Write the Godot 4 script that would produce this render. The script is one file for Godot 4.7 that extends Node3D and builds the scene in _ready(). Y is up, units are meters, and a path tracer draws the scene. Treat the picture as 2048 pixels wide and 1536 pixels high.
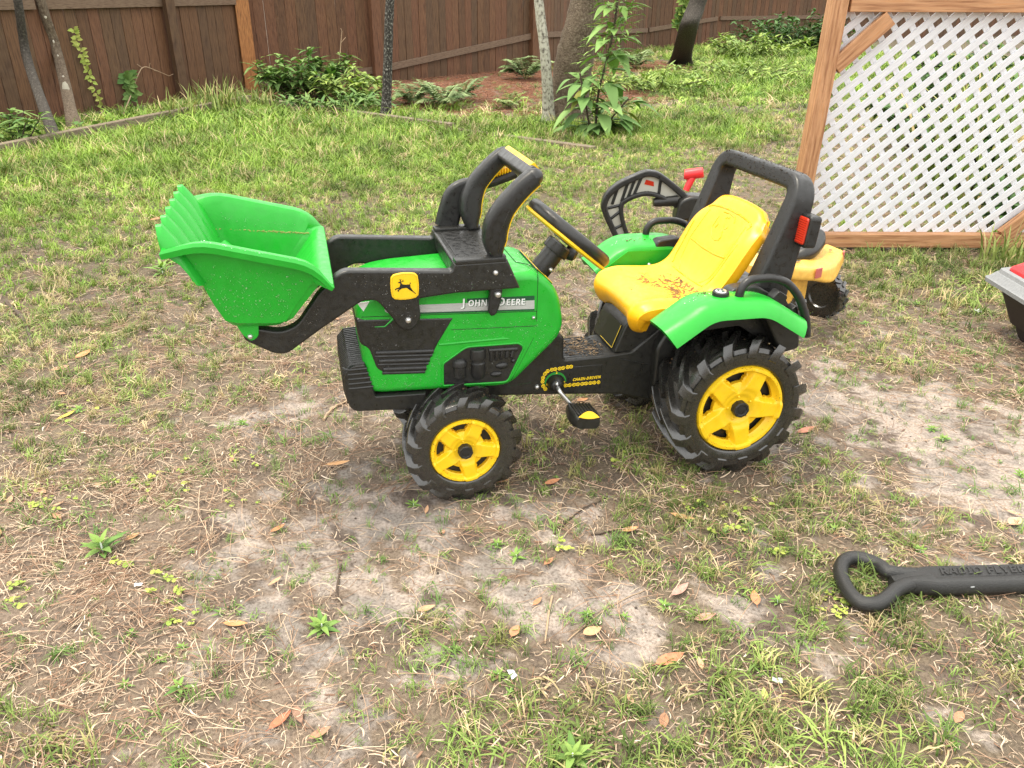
extends Node3D

var rng := RandomNumberGenerator.new()
var M := {}
var used := {}


# ---------------------------------------------------------------- mesh collector: a soup of triangles, welded for smooth normals on commit
class MB:
	var v := PackedVector3Array()
	var c := PackedColorArray()
	var capped := PackedByteArray()     # 1 for the flat faces that keep their own normal
	var flat_now := 0
	var col := Color.WHITE

	func tri(a: Vector3, b: Vector3, d: Vector3) -> void:
		v.append(a); v.append(b); v.append(d)
		c.append(col); c.append(col); c.append(col)
		capped.append(flat_now)

	func quad(a: Vector3, b: Vector3, d: Vector3, e: Vector3) -> void:
		tri(a, b, d)
		tri(a, d, e)

	func loft(rings: Array, closed := true, cap0 := false, cap1 := false) -> void:
		var n: int = rings[0].size()
		var last := n if closed else n - 1
		for k in rings.size() - 1:
			var p: PackedVector3Array = rings[k]
			var q: PackedVector3Array = rings[k + 1]
			for i in last:
				var j := (i + 1) % n
				quad(p[i], p[j], q[j], q[i])
		if cap0: fan(rings[0], true)
		if cap1: fan(rings[rings.size() - 1], false)

	func fan(r: PackedVector3Array, flip: bool) -> void:
		var m := Vector3.ZERO
		for p in r: m += p
		m /= r.size()
		for i in r.size():
			var j := (i + 1) % r.size()
			if flip: tri(m, r[j], r[i])
			else: tri(m, r[i], r[j])

	func tube(path: Array, radius, n := 8, caps := true) -> void:
		var rings := []
		var up := Vector3.UP
		var t0: Vector3 = (path[1] - path[0]).normalized()
		if absf(t0.dot(up)) > 0.9: up = Vector3.RIGHT
		var s: Vector3 = t0.cross(up).normalized()
		for k in path.size():
			var a: Vector3 = path[maxi(k - 1, 0)]
			var b: Vector3 = path[mini(k + 1, path.size() - 1)]
			var t := (b - a).normalized()
			s = (s - t * s.dot(t)).normalized()
			var w := s.cross(t)
			var r: float = radius[k] if radius is Array or radius is PackedFloat32Array else radius
			var ring := PackedVector3Array()
			for i in n:
				var an := TAU * i / n
				ring.append(path[k] + (s * cos(an) + w * sin(an)) * r)
			rings.append(ring)
		loft(rings, true, caps, caps)

	# a closed 2D profile (x along side, y along side x tangent) carried along a path; side is fixed
	func sweep(path: Array, profiles: Array, side: Vector3, caps := true) -> void:
		var rings := []
		for k in path.size():
			var a: Vector3 = path[maxi(k - 1, 0)]
			var b: Vector3 = path[mini(k + 1, path.size() - 1)]
			var t := (b - a).normalized()
			var nn := side.cross(t).normalized()
			var ring := PackedVector3Array()
			for q: Vector2 in profiles[mini(k, profiles.size() - 1)]:
				ring.append(path[k] + side * q.x + nn * q.y)
			rings.append(ring)
		loft(rings, true, caps, caps)

	# profile of (axial, radius) turned round an axis
	func lathe(profile: Array, x: Transform3D, n := 24, cap0 := false, cap1 := false) -> void:
		var rings := []
		for q: Vector2 in profile:
			var ring := PackedVector3Array()
			for i in n:
				var an := TAU * i / n
				ring.append(x * Vector3(cos(an) * q.y, sin(an) * q.y, q.x))
			rings.append(ring)
		loft(rings, true, cap0, cap1)

	static func inset(p: PackedVector2Array, d: float) -> PackedVector2Array:
		var out := PackedVector2Array()
		var sgn := -1.0 if Geometry2D.is_polygon_clockwise(p) else 1.0
		for i in p.size():
			var a := p[(i - 1 + p.size()) % p.size()]
			var b := p[i]
			var e := p[(i + 1) % p.size()]
			var d1 := (b - a).normalized()
			var d2 := (e - b).normalized()
			var n1 := Vector2(-d1.y, d1.x) * sgn
			var n2 := Vector2(-d2.y, d2.x) * sgn
			out.append(b + (n1 + n2) / maxf(1.0 + n1.dot(n2), 0.35) * d)
		return out

	# outline in x,y drawn out from z0 to z1 with rounded edges, placed by x
	func extrude(p: PackedVector2Array, z0: float, z1: float, bevel := 0.0, segs := 2, x := Transform3D()) -> void:
		if not Geometry2D.is_polygon_clockwise(p):
			p = p.duplicate()
			p.reverse()
		var rings := []
		var put := func(q: PackedVector2Array, z: float):
			var ring := PackedVector3Array()
			for s in q: ring.append(x * Vector3(s.x, s.y, z))
			rings.append(ring)
		# the flat face: the outline drawn in by the bevel, by less where a tight corner would fold over
		var flat := p.duplicate()
		var cap := p.duplicate()
		var t := PackedInt32Array()
		var draw := bevel
		for attempt in 7:
			flat = inset(p, draw) if draw > 0.0 else p.duplicate()
			if draw > 0.0:
				for again in 8:
					var folded := false
					for i in p.size():
						var j := (i + 1) % p.size()
						var e := flat[j] - flat[i]
						if e.length_squared() > 1e-14 and e.dot(p[j] - p[i]) < 0.0:
							var w := (flat[i] + flat[j]) / 2.0
							flat[i] = w
							flat[j] = w
							folded = true
					if not folded: break
			cap = PackedVector2Array()
			for q in flat:
				if cap.is_empty() or (q - cap[cap.size() - 1]).length_squared() > 1e-12: cap.append(q)
			if (cap[0] - cap[cap.size() - 1]).length_squared() <= 1e-12: cap.remove_at(cap.size() - 1)
			var big := cap.duplicate()
			for i in big.size(): big[i] *= 1000.0
			t = Geometry2D.triangulate_polygon(big)
			var whole := 0.0
			var sum := 0.0
			for i in big.size(): whole += big[i].cross(big[(i + 1) % big.size()]) / 2.0
			for k in range(0, t.size(), 3): sum += absf((big[t[k + 1]] - big[t[k]]).cross(big[t[k + 2]] - big[t[k]])) / 2.0
			if t.size() and absf(sum - absf(whole)) < 0.002 * absf(whole) + 0.01: break
			draw = draw * 0.7 if attempt < 5 else 0.0
		var between := func(t: float) -> PackedVector2Array:
			var q := p.duplicate()
			for i in q.size(): q[i] = p[i].lerp(flat[i], t)
			return q
		if bevel > 0.0:
			for k in segs: put.call(between.call(1.0 - sin(PI / 2 * k / segs)), z0 + bevel * (1.0 - cos(PI / 2 * k / segs)))
		put.call(p, z0 + bevel)
		put.call(p, z1 - bevel)
		if bevel > 0.0:
			for k in range(segs - 1, -1, -1): put.call(between.call(1.0 - sin(PI / 2 * k / segs)), z1 - bevel * (1.0 - cos(PI / 2 * k / segs)))
		loft(rings)
		if t.is_empty(): push_error("outline cannot be filled")
		flat_now = 1
		for k in range(0, t.size(), 3):
			var a := cap[t[k]]; var b := cap[t[k + 1]]; var d := cap[t[k + 2]]
			if (b - a).cross(d - a) > 0.0:
				var w := b; b = d; d = w
			tri(x * Vector3(a.x, a.y, z1), x * Vector3(b.x, b.y, z1), x * Vector3(d.x, d.y, z1))
			tri(x * Vector3(a.x, a.y, z0), x * Vector3(d.x, d.y, z0), x * Vector3(b.x, b.y, z0))
		flat_now = 0

	func box(size: Vector3, x: Transform3D, bevel := 0.0) -> void:
		var h := size / 2
		extrude(PackedVector2Array([Vector2(-h.x, -h.y), Vector2(h.x, -h.y), Vector2(h.x, h.y), Vector2(-h.x, h.y)]), -h.z, h.z, bevel, 2, x)

	func ball(at: Vector3, r: Vector3, n := 12, m := 8) -> void:
		var prof := []
		for k in m + 1:
			var an := -PI / 2 + PI * k / m
			prof.append(Vector2(sin(an), maxf(cos(an), 0.001)))
		lathe(prof, Transform3D(Basis.from_scale(r), at), n)

	func blob(at: Vector3, b: Basis, n := 6) -> void:
		lathe([Vector2(-1.0, 0.001), Vector2(-0.5, 0.85), Vector2(0.5, 0.85), Vector2(1.0, 0.001)], Transform3D(b, at), n)

	func commit(crease := 38.0) -> ArrayMesh:
		var normals := PackedVector3Array()
		normals.resize(v.size())
		var fn := PackedVector3Array()
		var count := v.size() / 3
		fn.resize(count)
		for t in count:
			fn[t] = (v[3 * t + 2] - v[3 * t]).cross(v[3 * t + 1] - v[3 * t])
		if crease <= 0.0:
			for t in count:
				var n := fn[t].normalized()
				normals[3 * t] = n; normals[3 * t + 1] = n; normals[3 * t + 2] = n
		else:
			var at := {}
			for i in v.size():
				var key := Vector3i((v[i] * 30000.0).round())
				if at.has(key): at[key].append(i / 3)
				else: at[key] = [i / 3]
			var lim := cos(deg_to_rad(crease))
			for i in v.size():
				var own := fn[i / 3].normalized()
				if capped[i / 3]:
					normals[i] = own if own.length_squared() > 0.0 else Vector3.UP
					continue
				var sum := Vector3.ZERO
				for t: int in at[Vector3i((v[i] * 30000.0).round())]:
					var f := fn[t]
					if f.normalized().dot(own) >= lim:
						if capped[t]:
							sum = f
							break
						sum += f
				normals[i] = sum.normalized() if sum.length_squared() > 0.0 else (own if own.length_squared() > 0.0 else Vector3.UP)
		var arr := []
		arr.resize(Mesh.ARRAY_MAX)
		arr[Mesh.ARRAY_VERTEX] = v
		arr[Mesh.ARRAY_NORMAL] = normals
		arr[Mesh.ARRAY_COLOR] = c
		var m := ArrayMesh.new()
		m.add_surface_from_arrays(Mesh.PRIMITIVE_TRIANGLES, arr)
		return m


# ---------------------------------------------------------------- naming
func numbered(called: String) -> String:
	var k: int = used.get(called, 0)
	used[called] = k + 1
	return called if k == 0 else "%s_%03d" % [called, k]


func thing(called: String, label: String, category: String, group := "", at := Transform3D()) -> Node3D:
	var o := Node3D.new()
	o.name = numbered(called)
	add_child(o)
	o.transform = at
	tag(o, label, category, group)
	return o


func tag(o: Node, label: String, category: String, group := "") -> void:
	o.set_meta("label", label)
	o.set_meta("category", category)
	if group: o.set_meta("group", group)


func put(called: String, mesh: Mesh, mat: Material, parent: Node = null, x := Transform3D()) -> MeshInstance3D:
	var o := MeshInstance3D.new()
	o.mesh = mesh
	o.material_override = mat
	o.transform = x
	if parent == null:
		o.name = numbered(called)
		add_child(o)
	else:
		var k := 0
		var n := called
		while parent.has_node(NodePath(n)):
			k += 1
			n = "%s_%03d" % [called, k]
		o.name = n
		parent.add_child(o, true)
	return o


func shape(called: String, mb: MB, mat: Material, parent: Node = null, crease := 38.0) -> MeshInstance3D:
	return put(called, mb.commit(crease), mat, parent)


func many(called: String, mesh: Mesh, mat: Material, xs: Array, cols: Array, parent: Node = null) -> MultiMeshInstance3D:
	var mm := MultiMesh.new()
	mm.transform_format = MultiMesh.TRANSFORM_3D
	mm.use_colors = cols.size() > 0
	mm.mesh = mesh
	mm.instance_count = xs.size()
	for i in xs.size():
		mm.set_instance_transform(i, xs[i])
		if cols.size(): mm.set_instance_color(i, cols[i])
	var o := MultiMeshInstance3D.new()
	o.multimesh = mm
	o.material_override = mat
	o.name = called if parent else numbered(called)
	(parent if parent else self).add_child(o, true)
	o.set_meta("kind", "stuff")
	return o


# ---------------------------------------------------------------- outlines
func V(a: Array) -> PackedVector2Array:
	var p := PackedVector2Array()
	for k in range(0, a.size(), 2): p.append(Vector2(a[k], a[k + 1]))
	return p


func rounded(p: PackedVector2Array, r, seg := 4) -> PackedVector2Array:
	var out := PackedVector2Array()
	for i in p.size():
		var a := p[(i - 1 + p.size()) % p.size()]
		var b := p[i]
		var e := p[(i + 1) % p.size()]
		var rr: float = r[i] if r is Array else r
		if rr <= 0.0:
			out.append(b)
			continue
		var d := minf(rr, minf((a - b).length(), (e - b).length()) * 0.48)
		var s := b + (a - b).normalized() * d
		var t := b + (e - b).normalized() * d
		for k in seg + 1:
			var f := float(k) / seg
			out.append(s.lerp(b, f).lerp(b.lerp(t, f), f))
	return out


func rrect(w: float, h: float, r: float, seg := 3) -> PackedVector2Array:
	return rounded(V([-w, -h, w, -h, w, h, -w, h]), r, seg)


func smooth(pts: Array, per := 6) -> Array:
	var out := []
	var n := pts.size()
	for i in n - 1:
		var p0: Vector3 = pts[maxi(i - 1, 0)]
		var p1: Vector3 = pts[i]
		var p2: Vector3 = pts[i + 1]
		var p3: Vector3 = pts[mini(i + 2, n - 1)]
		for k in per: out.append(p1.cubic_interpolate(p2, p0, p3, float(k) / per))
	out.append(pts[n - 1])
	return out


func corner_path(pts: Array, r: float, seg := 5) -> Array:
	var out := [pts[0]]
	for i in range(1, pts.size() - 1):
		var a: Vector3 = pts[i - 1]
		var b: Vector3 = pts[i]
		var e: Vector3 = pts[i + 1]
		var d := minf(r, minf((a - b).length(), (e - b).length()) * 0.48)
		var s := b + (a - b).normalized() * d
		var t := b + (e - b).normalized() * d
		for k in seg + 1:
			var f := float(k) / seg
			out.append(s.lerp(b, f).lerp(b.lerp(t, f), f))
	out.append(pts[pts.size() - 1])
	return out


func facing(at: Vector3, z: Vector3, up := Vector3.UP) -> Transform3D:
	var zz := z.normalized()
	if absf(zz.dot(up)) > 0.98: up = Vector3.RIGHT
	var xx := up.cross(zz).normalized()
	return Transform3D(Basis(xx, zz.cross(xx), zz), at)


func noise(freq: float, seed_: int, oct := 4, type := FastNoiseLite.TYPE_SIMPLEX_SMOOTH) -> FastNoiseLite:
	var n := FastNoiseLite.new()
	n.noise_type = type
	n.frequency = freq
	n.seed = seed_
	n.fractal_octaves = oct
	return n


func tex(n: FastNoiseLite, cols: Array, size := 512, as_normal := false, bump := 4.0) -> NoiseTexture2D:
	var t := NoiseTexture2D.new()
	t.width = size
	t.height = size
	t.seamless = true
	t.noise = n
	if as_normal:
		t.as_normal_map = true
		t.bump_strength = bump
	elif cols.size():
		var g := Gradient.new()
		g.offsets = PackedFloat32Array(range(cols.size()).map(func(k): return float(k) / (cols.size() - 1)))
		g.colors = PackedColorArray(cols)
		t.color_ramp = g
	return t


func lin(r: float, g: float, b: float) -> Color:
	return Color(r, g, b).linear_to_srgb()


func mat(albedo: Color, rough := 0.5, metal := 0.0) -> StandardMaterial3D:
	var m := StandardMaterial3D.new()
	m.albedo_color = albedo
	m.roughness = rough
	m.metallic = metal
	return m


func textured(m: StandardMaterial3D, albedo: Texture2D, scale: Vector3, rough: Texture2D = null, normal: Texture2D = null, nscale := 1.0, world := false) -> StandardMaterial3D:
	m.uv1_triplanar = true
	m.uv1_world_triplanar = world
	m.uv1_scale = scale
	if albedo: m.albedo_texture = albedo
	if rough:
		m.roughness_texture = rough
		m.roughness_texture_channel = BaseMaterial3D.TEXTURE_CHANNEL_RED
	if normal:
		m.normal_enabled = true
		m.normal_texture = normal
		m.normal_scale = nscale
	return m


func tinted(albedo: Color, rough := 0.7, back := Color.BLACK) -> StandardMaterial3D:
	var m := mat(albedo, rough)
	m.vertex_color_use_as_albedo = true
	m.cull_mode = BaseMaterial3D.CULL_DISABLED
	if back != Color.BLACK:
		m.backlight_enabled = true
		m.backlight = back
	return m


func materials() -> void:
	var g := Color.WHITE
	var soft := tex(noise(0.012, 3, 5), [Color(0.93, 0.93, 0.93), Color(1, 1, 1)])
	var rough_mid := tex(noise(0.02, 5, 5), [Color(0.22, 0.22, 0.22), Color(0.55, 0.55, 0.55)])
	var rough_wet := tex(noise(0.02, 6, 5), [Color(0.12, 0.12, 0.12), Color(0.75, 0.75, 0.75)])
	var fine_n := tex(noise(0.12, 8, 3), [], 512, true, 3.0)
	M.green = textured(mat(lin(0.012, 0.365, 0.024), 1.0), soft, Vector3(3, 3, 3), rough_mid, fine_n, 0.06)
	M.yellow = textured(mat(lin(0.90, 0.57, 0.012), 1.0), soft, Vector3(3, 3, 3), rough_mid, fine_n, 0.06)
	M.seat = textured(mat(lin(0.90, 0.45, 0.008), 1.0), soft, Vector3(4, 4, 4), rough_mid, fine_n, 0.05)
	M.black = textured(mat(lin(0.016, 0.016, 0.015), 1.0), tex(noise(0.03, 9, 5), [Color(0.7, 0.7, 0.7), Color(1, 1, 1), Color(1, 0.97, 0.9)]), Vector3(4, 4, 4), rough_mid, fine_n, 0.12)
	M.black_wet = textured(mat(lin(0.014, 0.014, 0.014), 1.0), null, Vector3(5, 5, 5), rough_wet, fine_n, 0.1)
	M.rubber = textured(mat(Color.WHITE, 1.0), tex(noise(0.025, 11, 6), [lin(0.012, 0.012, 0.012), lin(0.017, 0.016, 0.015), lin(0.019, 0.018, 0.016), lin(0.034, 0.026, 0.019)]), Vector3(5, 5, 5), tex(noise(0.02, 6, 5), [Color(0.14, 0.14, 0.14), Color(0.42, 0.42, 0.42)]), fine_n, 0.15)
	M.rubber.metallic_specular = 0.75
	M.black_wet.metallic_specular = 0.5
	M.decal_black = mat(lin(0.012, 0.012, 0.012), 0.35)
	M.decal_yellow = mat(lin(0.9, 0.62, 0.02), 0.4)
	M.decal_green = mat(lin(0.02, 0.22, 0.03), 0.4)
	M.decal_dark_green = mat(lin(0.008, 0.07, 0.03), 0.4)
	M.decal_white = mat(lin(0.72, 0.74, 0.74), 0.4)
	M.decal_silver = textured(mat(lin(0.52, 0.54, 0.52), 0.4), tex(noise(0.05, 12, 3), [Color(0.75, 0.75, 0.75), Color(1, 1, 1)], 256), Vector3(1.5, 120, 1.5))
	M.seam = mat(lin(0.004, 0.03, 0.006), 0.7)
	M.steel = mat(lin(0.6, 0.6, 0.6), 0.32, 0.9)
	M.lens_red = mat(lin(0.45, 0.03, 0.012), 0.15)
	M.chrome = mat(lin(0.7, 0.7, 0.7), 0.2, 0.8)
	M.red = textured(mat(lin(0.75, 0.03, 0.035), 1.0), soft, Vector3(4, 4, 4), rough_mid)
	M.pale_yellow = textured(mat(lin(0.85, 0.52, 0.10), 1.0), tex(noise(0.02, 15, 5), [Color(0.85, 0.82, 0.78), Color(1, 1, 1)]), Vector3(5, 5, 5), rough_mid)
	M.grey_plastic = textured(mat(lin(0.27, 0.28, 0.29), 0.55), tex(noise(0.03, 16, 5), [Color(0.8, 0.8, 0.8), Color(1, 1, 1)]), Vector3(6, 6, 6))
	M.dark_plastic = textured(mat(lin(0.02, 0.012, 0.012), 0.6), soft, Vector3(4, 4, 4))
	M.handle = textured(mat(lin(0.02, 0.02, 0.02), 0.42), tex(noise(0.35, 17, 2), [Color(0.7, 0.7, 0.7), Color(1.3, 1.3, 1.3)], 256), Vector3(9, 9, 9), null, tex(noise(0.3, 18, 2), [], 256, true, 6.0), 0.7)
	M.mud = tinted(Color.WHITE, 0.85)
	M.drop = mat(Color(1, 1, 1, 0.03), 0.0)
	M.drop.refraction_enabled = true
	M.drop.refraction_scale = 0.033
	# timber
	var grain := noise(0.02, 21, 5)
	var g_dark := tex(grain, [Color(0.45, 0.42, 0.4), Color(0.85, 0.8, 0.78), Color(1, 1, 1), Color(1.0, 0.96, 0.92)])
	var g_n := tex(noise(0.035, 23, 4), [], 512, true, 5.0)
	M.boards = []
	for c in [lin(0.130, 0.064, 0.027), lin(0.108, 0.052, 0.022), lin(0.100, 0.055, 0.026), lin(0.145, 0.068, 0.030), lin(0.115, 0.062, 0.028), lin(0.140, 0.062, 0.028)]:
		var b := textured(mat(c, 0.75), g_dark, Vector3(7, 0.45, 7), null, g_n, 0.5, true)
		b.uv1_offset = Vector3(M.boards.size() * 0.37, M.boards.size() * 0.21, 0.1)
		M.boards.append(b)
	M.rail = textured(mat(lin(0.17, 0.115, 0.075), 0.8), g_dark, Vector3(1.2, 9, 1.2), null, g_n, 0.5, true)
	M.new_wood = textured(mat(lin(0.42, 0.19, 0.06), 0.65), tex(noise(0.018, 24, 5), [Color(0.5, 0.46, 0.42), Color(0.9, 0.85, 0.8), Color(1, 1, 1)]), Vector3(8, 0.7, 8), null, g_n, 0.3, true)
	M.cedar_up = textured(mat(lin(0.50, 0.25, 0.10), 0.6), tex(noise(0.018, 26, 5), [Color(0.7, 0.64, 0.58), Color(0.9, 0.87, 0.83), Color(1, 1, 1), Color(1.0, 0.95, 0.88)]), Vector3(5, 0.5, 5), null, g_n, 0.3, false)
	M.cedar_across = textured(mat(lin(0.46, 0.245, 0.120), 0.6), tex(noise(0.018, 27, 5), [Color(0.66, 0.58, 0.52), Color(0.88, 0.84, 0.80), Color(1, 1, 1), Color(1.0, 0.95, 0.88)]), Vector3(0.35, 5, 5), null, g_n, 0.3, false)
	M.edging = textured(mat(lin(0.20, 0.165, 0.115), 0.8), g_dark, Vector3(1, 8, 8), null, g_n, 0.6, false)
	M.lattice = textured(mat(lin(0.80, 0.81, 0.84), 0.45), tex(noise(0.03, 28, 4), [Color(0.84, 0.84, 0.85), Color(1, 1, 1)], 256), Vector3(1.2, 40, 1.2), null, tex(noise(0.06, 29, 2), [], 256, true, 4.0), 0.3, false)
	# bark
	M.bark_dark = textured(mat(Color.WHITE, 0.85), tex(noise(0.03, 31, 5), [lin(0.014, 0.011, 0.009), lin(0.028, 0.022, 0.017), lin(0.05, 0.042, 0.033), lin(0.20, 0.19, 0.16)]), Vector3(3, 2, 3), null, tex(noise(0.05, 33, 5), [], 512, true, 9.0), 1.0)
	M.bark_brown = textured(mat(Color.WHITE, 0.85), tex(noise(0.025, 34, 6), [lin(0.04, 0.027, 0.017), lin(0.075, 0.05, 0.032), lin(0.11, 0.08, 0.052), lin(0.15, 0.115, 0.08), lin(0.34, 0.30, 0.24)]), Vector3(3, 1.6, 3), null, tex(noise(0.05, 35, 5), [], 512, true, 9.0), 1.0)
	M.bark_pale = textured(mat(Color.WHITE, 0.8), tex(noise(0.022, 36, 6), [lin(0.03, 0.026, 0.02), lin(0.10, 0.085, 0.07), lin(0.42, 0.40, 0.33), lin(0.48, 0.46, 0.39), lin(0.5, 0.48, 0.42)]), Vector3(3, 1.7, 3), null, tex(noise(0.06, 37, 4), [], 512, true, 6.0), 0.8)
	M.bark_black = textured(mat(Color.WHITE, 0.85), tex(noise(0.028, 38, 6), [lin(0.010, 0.008, 0.007), lin(0.016, 0.013, 0.011), lin(0.022, 0.018, 0.015), lin(0.03, 0.026, 0.022), lin(0.32, 0.31, 0.28), lin(0.4, 0.39, 0.36)]), Vector3(4, 2, 4), null, tex(noise(0.06, 39, 4), [], 512, true, 9.0), 1.0)
	M.lichen = mat(lin(0.5, 0.46, 0.38), 0.9)
	# foliage and litter (colour in the vertices or copies)
	M.leaf = tinted(Color.WHITE, 0.62, lin(0.20, 0.28, 0.07))
	M.leaf.metallic_specular = 0.35
	M.grass = tinted(Color.WHITE, 0.6, lin(0.12, 0.15, 0.03))
	M.grass.metallic_specular = 0.35
	M.litter = tinted(Color.WHITE, 0.7)
	# ground
	var sand_grain := tex(noise(0.045, 41, 7), [Color(0.58, 0.55, 0.53), Color(0.84, 0.82, 0.80), Color(0.97, 0.96, 0.95), Color(1.0, 0.98, 0.95)], 1024)
	M.soil = textured(mat(Color.WHITE, 0.9), sand_grain, Vector3(2.2, 2.2, 2.2), null, tex(noise(0.14, 42, 5), [], 1024, true, 8.0), 0.9, true)
	M.soil.vertex_color_use_as_albedo = true
	M.paper = mat(lin(0.75, 0.77, 0.8), 0.6)
	M.twig = textured(mat(Color.WHITE, 0.85), tex(noise(0.05, 44, 4), [lin(0.04, 0.028, 0.02), lin(0.12, 0.085, 0.06)], 256), Vector3(6, 6, 6))
	M.twig_pale = mat(lin(0.38, 0.27, 0.17), 0.8)


func _ready() -> void:
	# camera
	var cam := Camera3D.new()
	cam.name = "camera"
	cam.position = Vector3(-0.26338736, 1.13777471, 1.86234954)
	cam.rotation = Vector3(deg_to_rad(-25.78484924), deg_to_rad(-14.41162992), deg_to_rad(0.23864821))
	cam.fov = 50.888
	cam.near = 0.02
	cam.far = 1500.0
	add_child(cam)
	# overcast sky
	var sky_mat := ProceduralSkyMaterial.new()
	sky_mat.sky_top_color = lin(0.90, 0.90, 0.88)
	sky_mat.sky_horizon_color = lin(0.65, 0.635, 0.60)
	sky_mat.sky_curve = 0.25
	sky_mat.ground_bottom_color = lin(0.10, 0.09, 0.06)
	sky_mat.ground_horizon_color = lin(0.30, 0.31, 0.26)
	sky_mat.sun_angle_max = 0.0
	var cover_noise := noise(0.006, 2, 5)
	sky_mat.sky_cover = tex(cover_noise, [Color(0.0, 0.0, 0.0), Color(0.10, 0.10, 0.10)], 512)
	var sky := Sky.new()
	sky.sky_material = sky_mat
	var env := Environment.new()
	env.background_mode = Environment.BG_SKY
	env.sky = sky
	env.tonemap_mode = Environment.TONE_MAPPER_LINEAR
	env.tonemap_exposure = 3.0
	env.sdfgi_enabled = true
	env.ssao_enabled = true
	env.ssil_enabled = true
	var we := WorldEnvironment.new()
	we.name = "environment"
	we.environment = env
	add_child(we)
	# the sun, soft behind the cloud
	var sun := DirectionalLight3D.new()
	sun.name = "sun"
	sun.light_energy = 0.5
	sun.light_color = Color(1.0, 0.965, 0.90)
	sun.light_angular_distance = 24.0
	sun.shadow_enabled = true
	sun.basis = Basis.looking_at(Vector3(0.32, -1.0, 0.12).normalized(), Vector3.RIGHT)
	add_child(sun)

	rng.seed = 7
	materials()
	ground_map()
	ground()
	fences()
	edging()
	trunks()
	lattice()
	tractor()
	digger()
	wagon()
	wagon_handle()
	shrubs()
	litter()
	lawn()


# ---------------------------------------------------------------- what grows and lies where (grass, height, green, straw, sand) at places on the ground
var spots: Array = []
const GX0 := -8.0
const GZ0 := -16.0
const GSTEP := 0.125
const GW := 176
const GH := 148
var gmap := PackedFloat32Array()
var wob: FastNoiseLite
var wob2: FastNoiseLite
var wob3: FastNoiseLite


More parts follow.
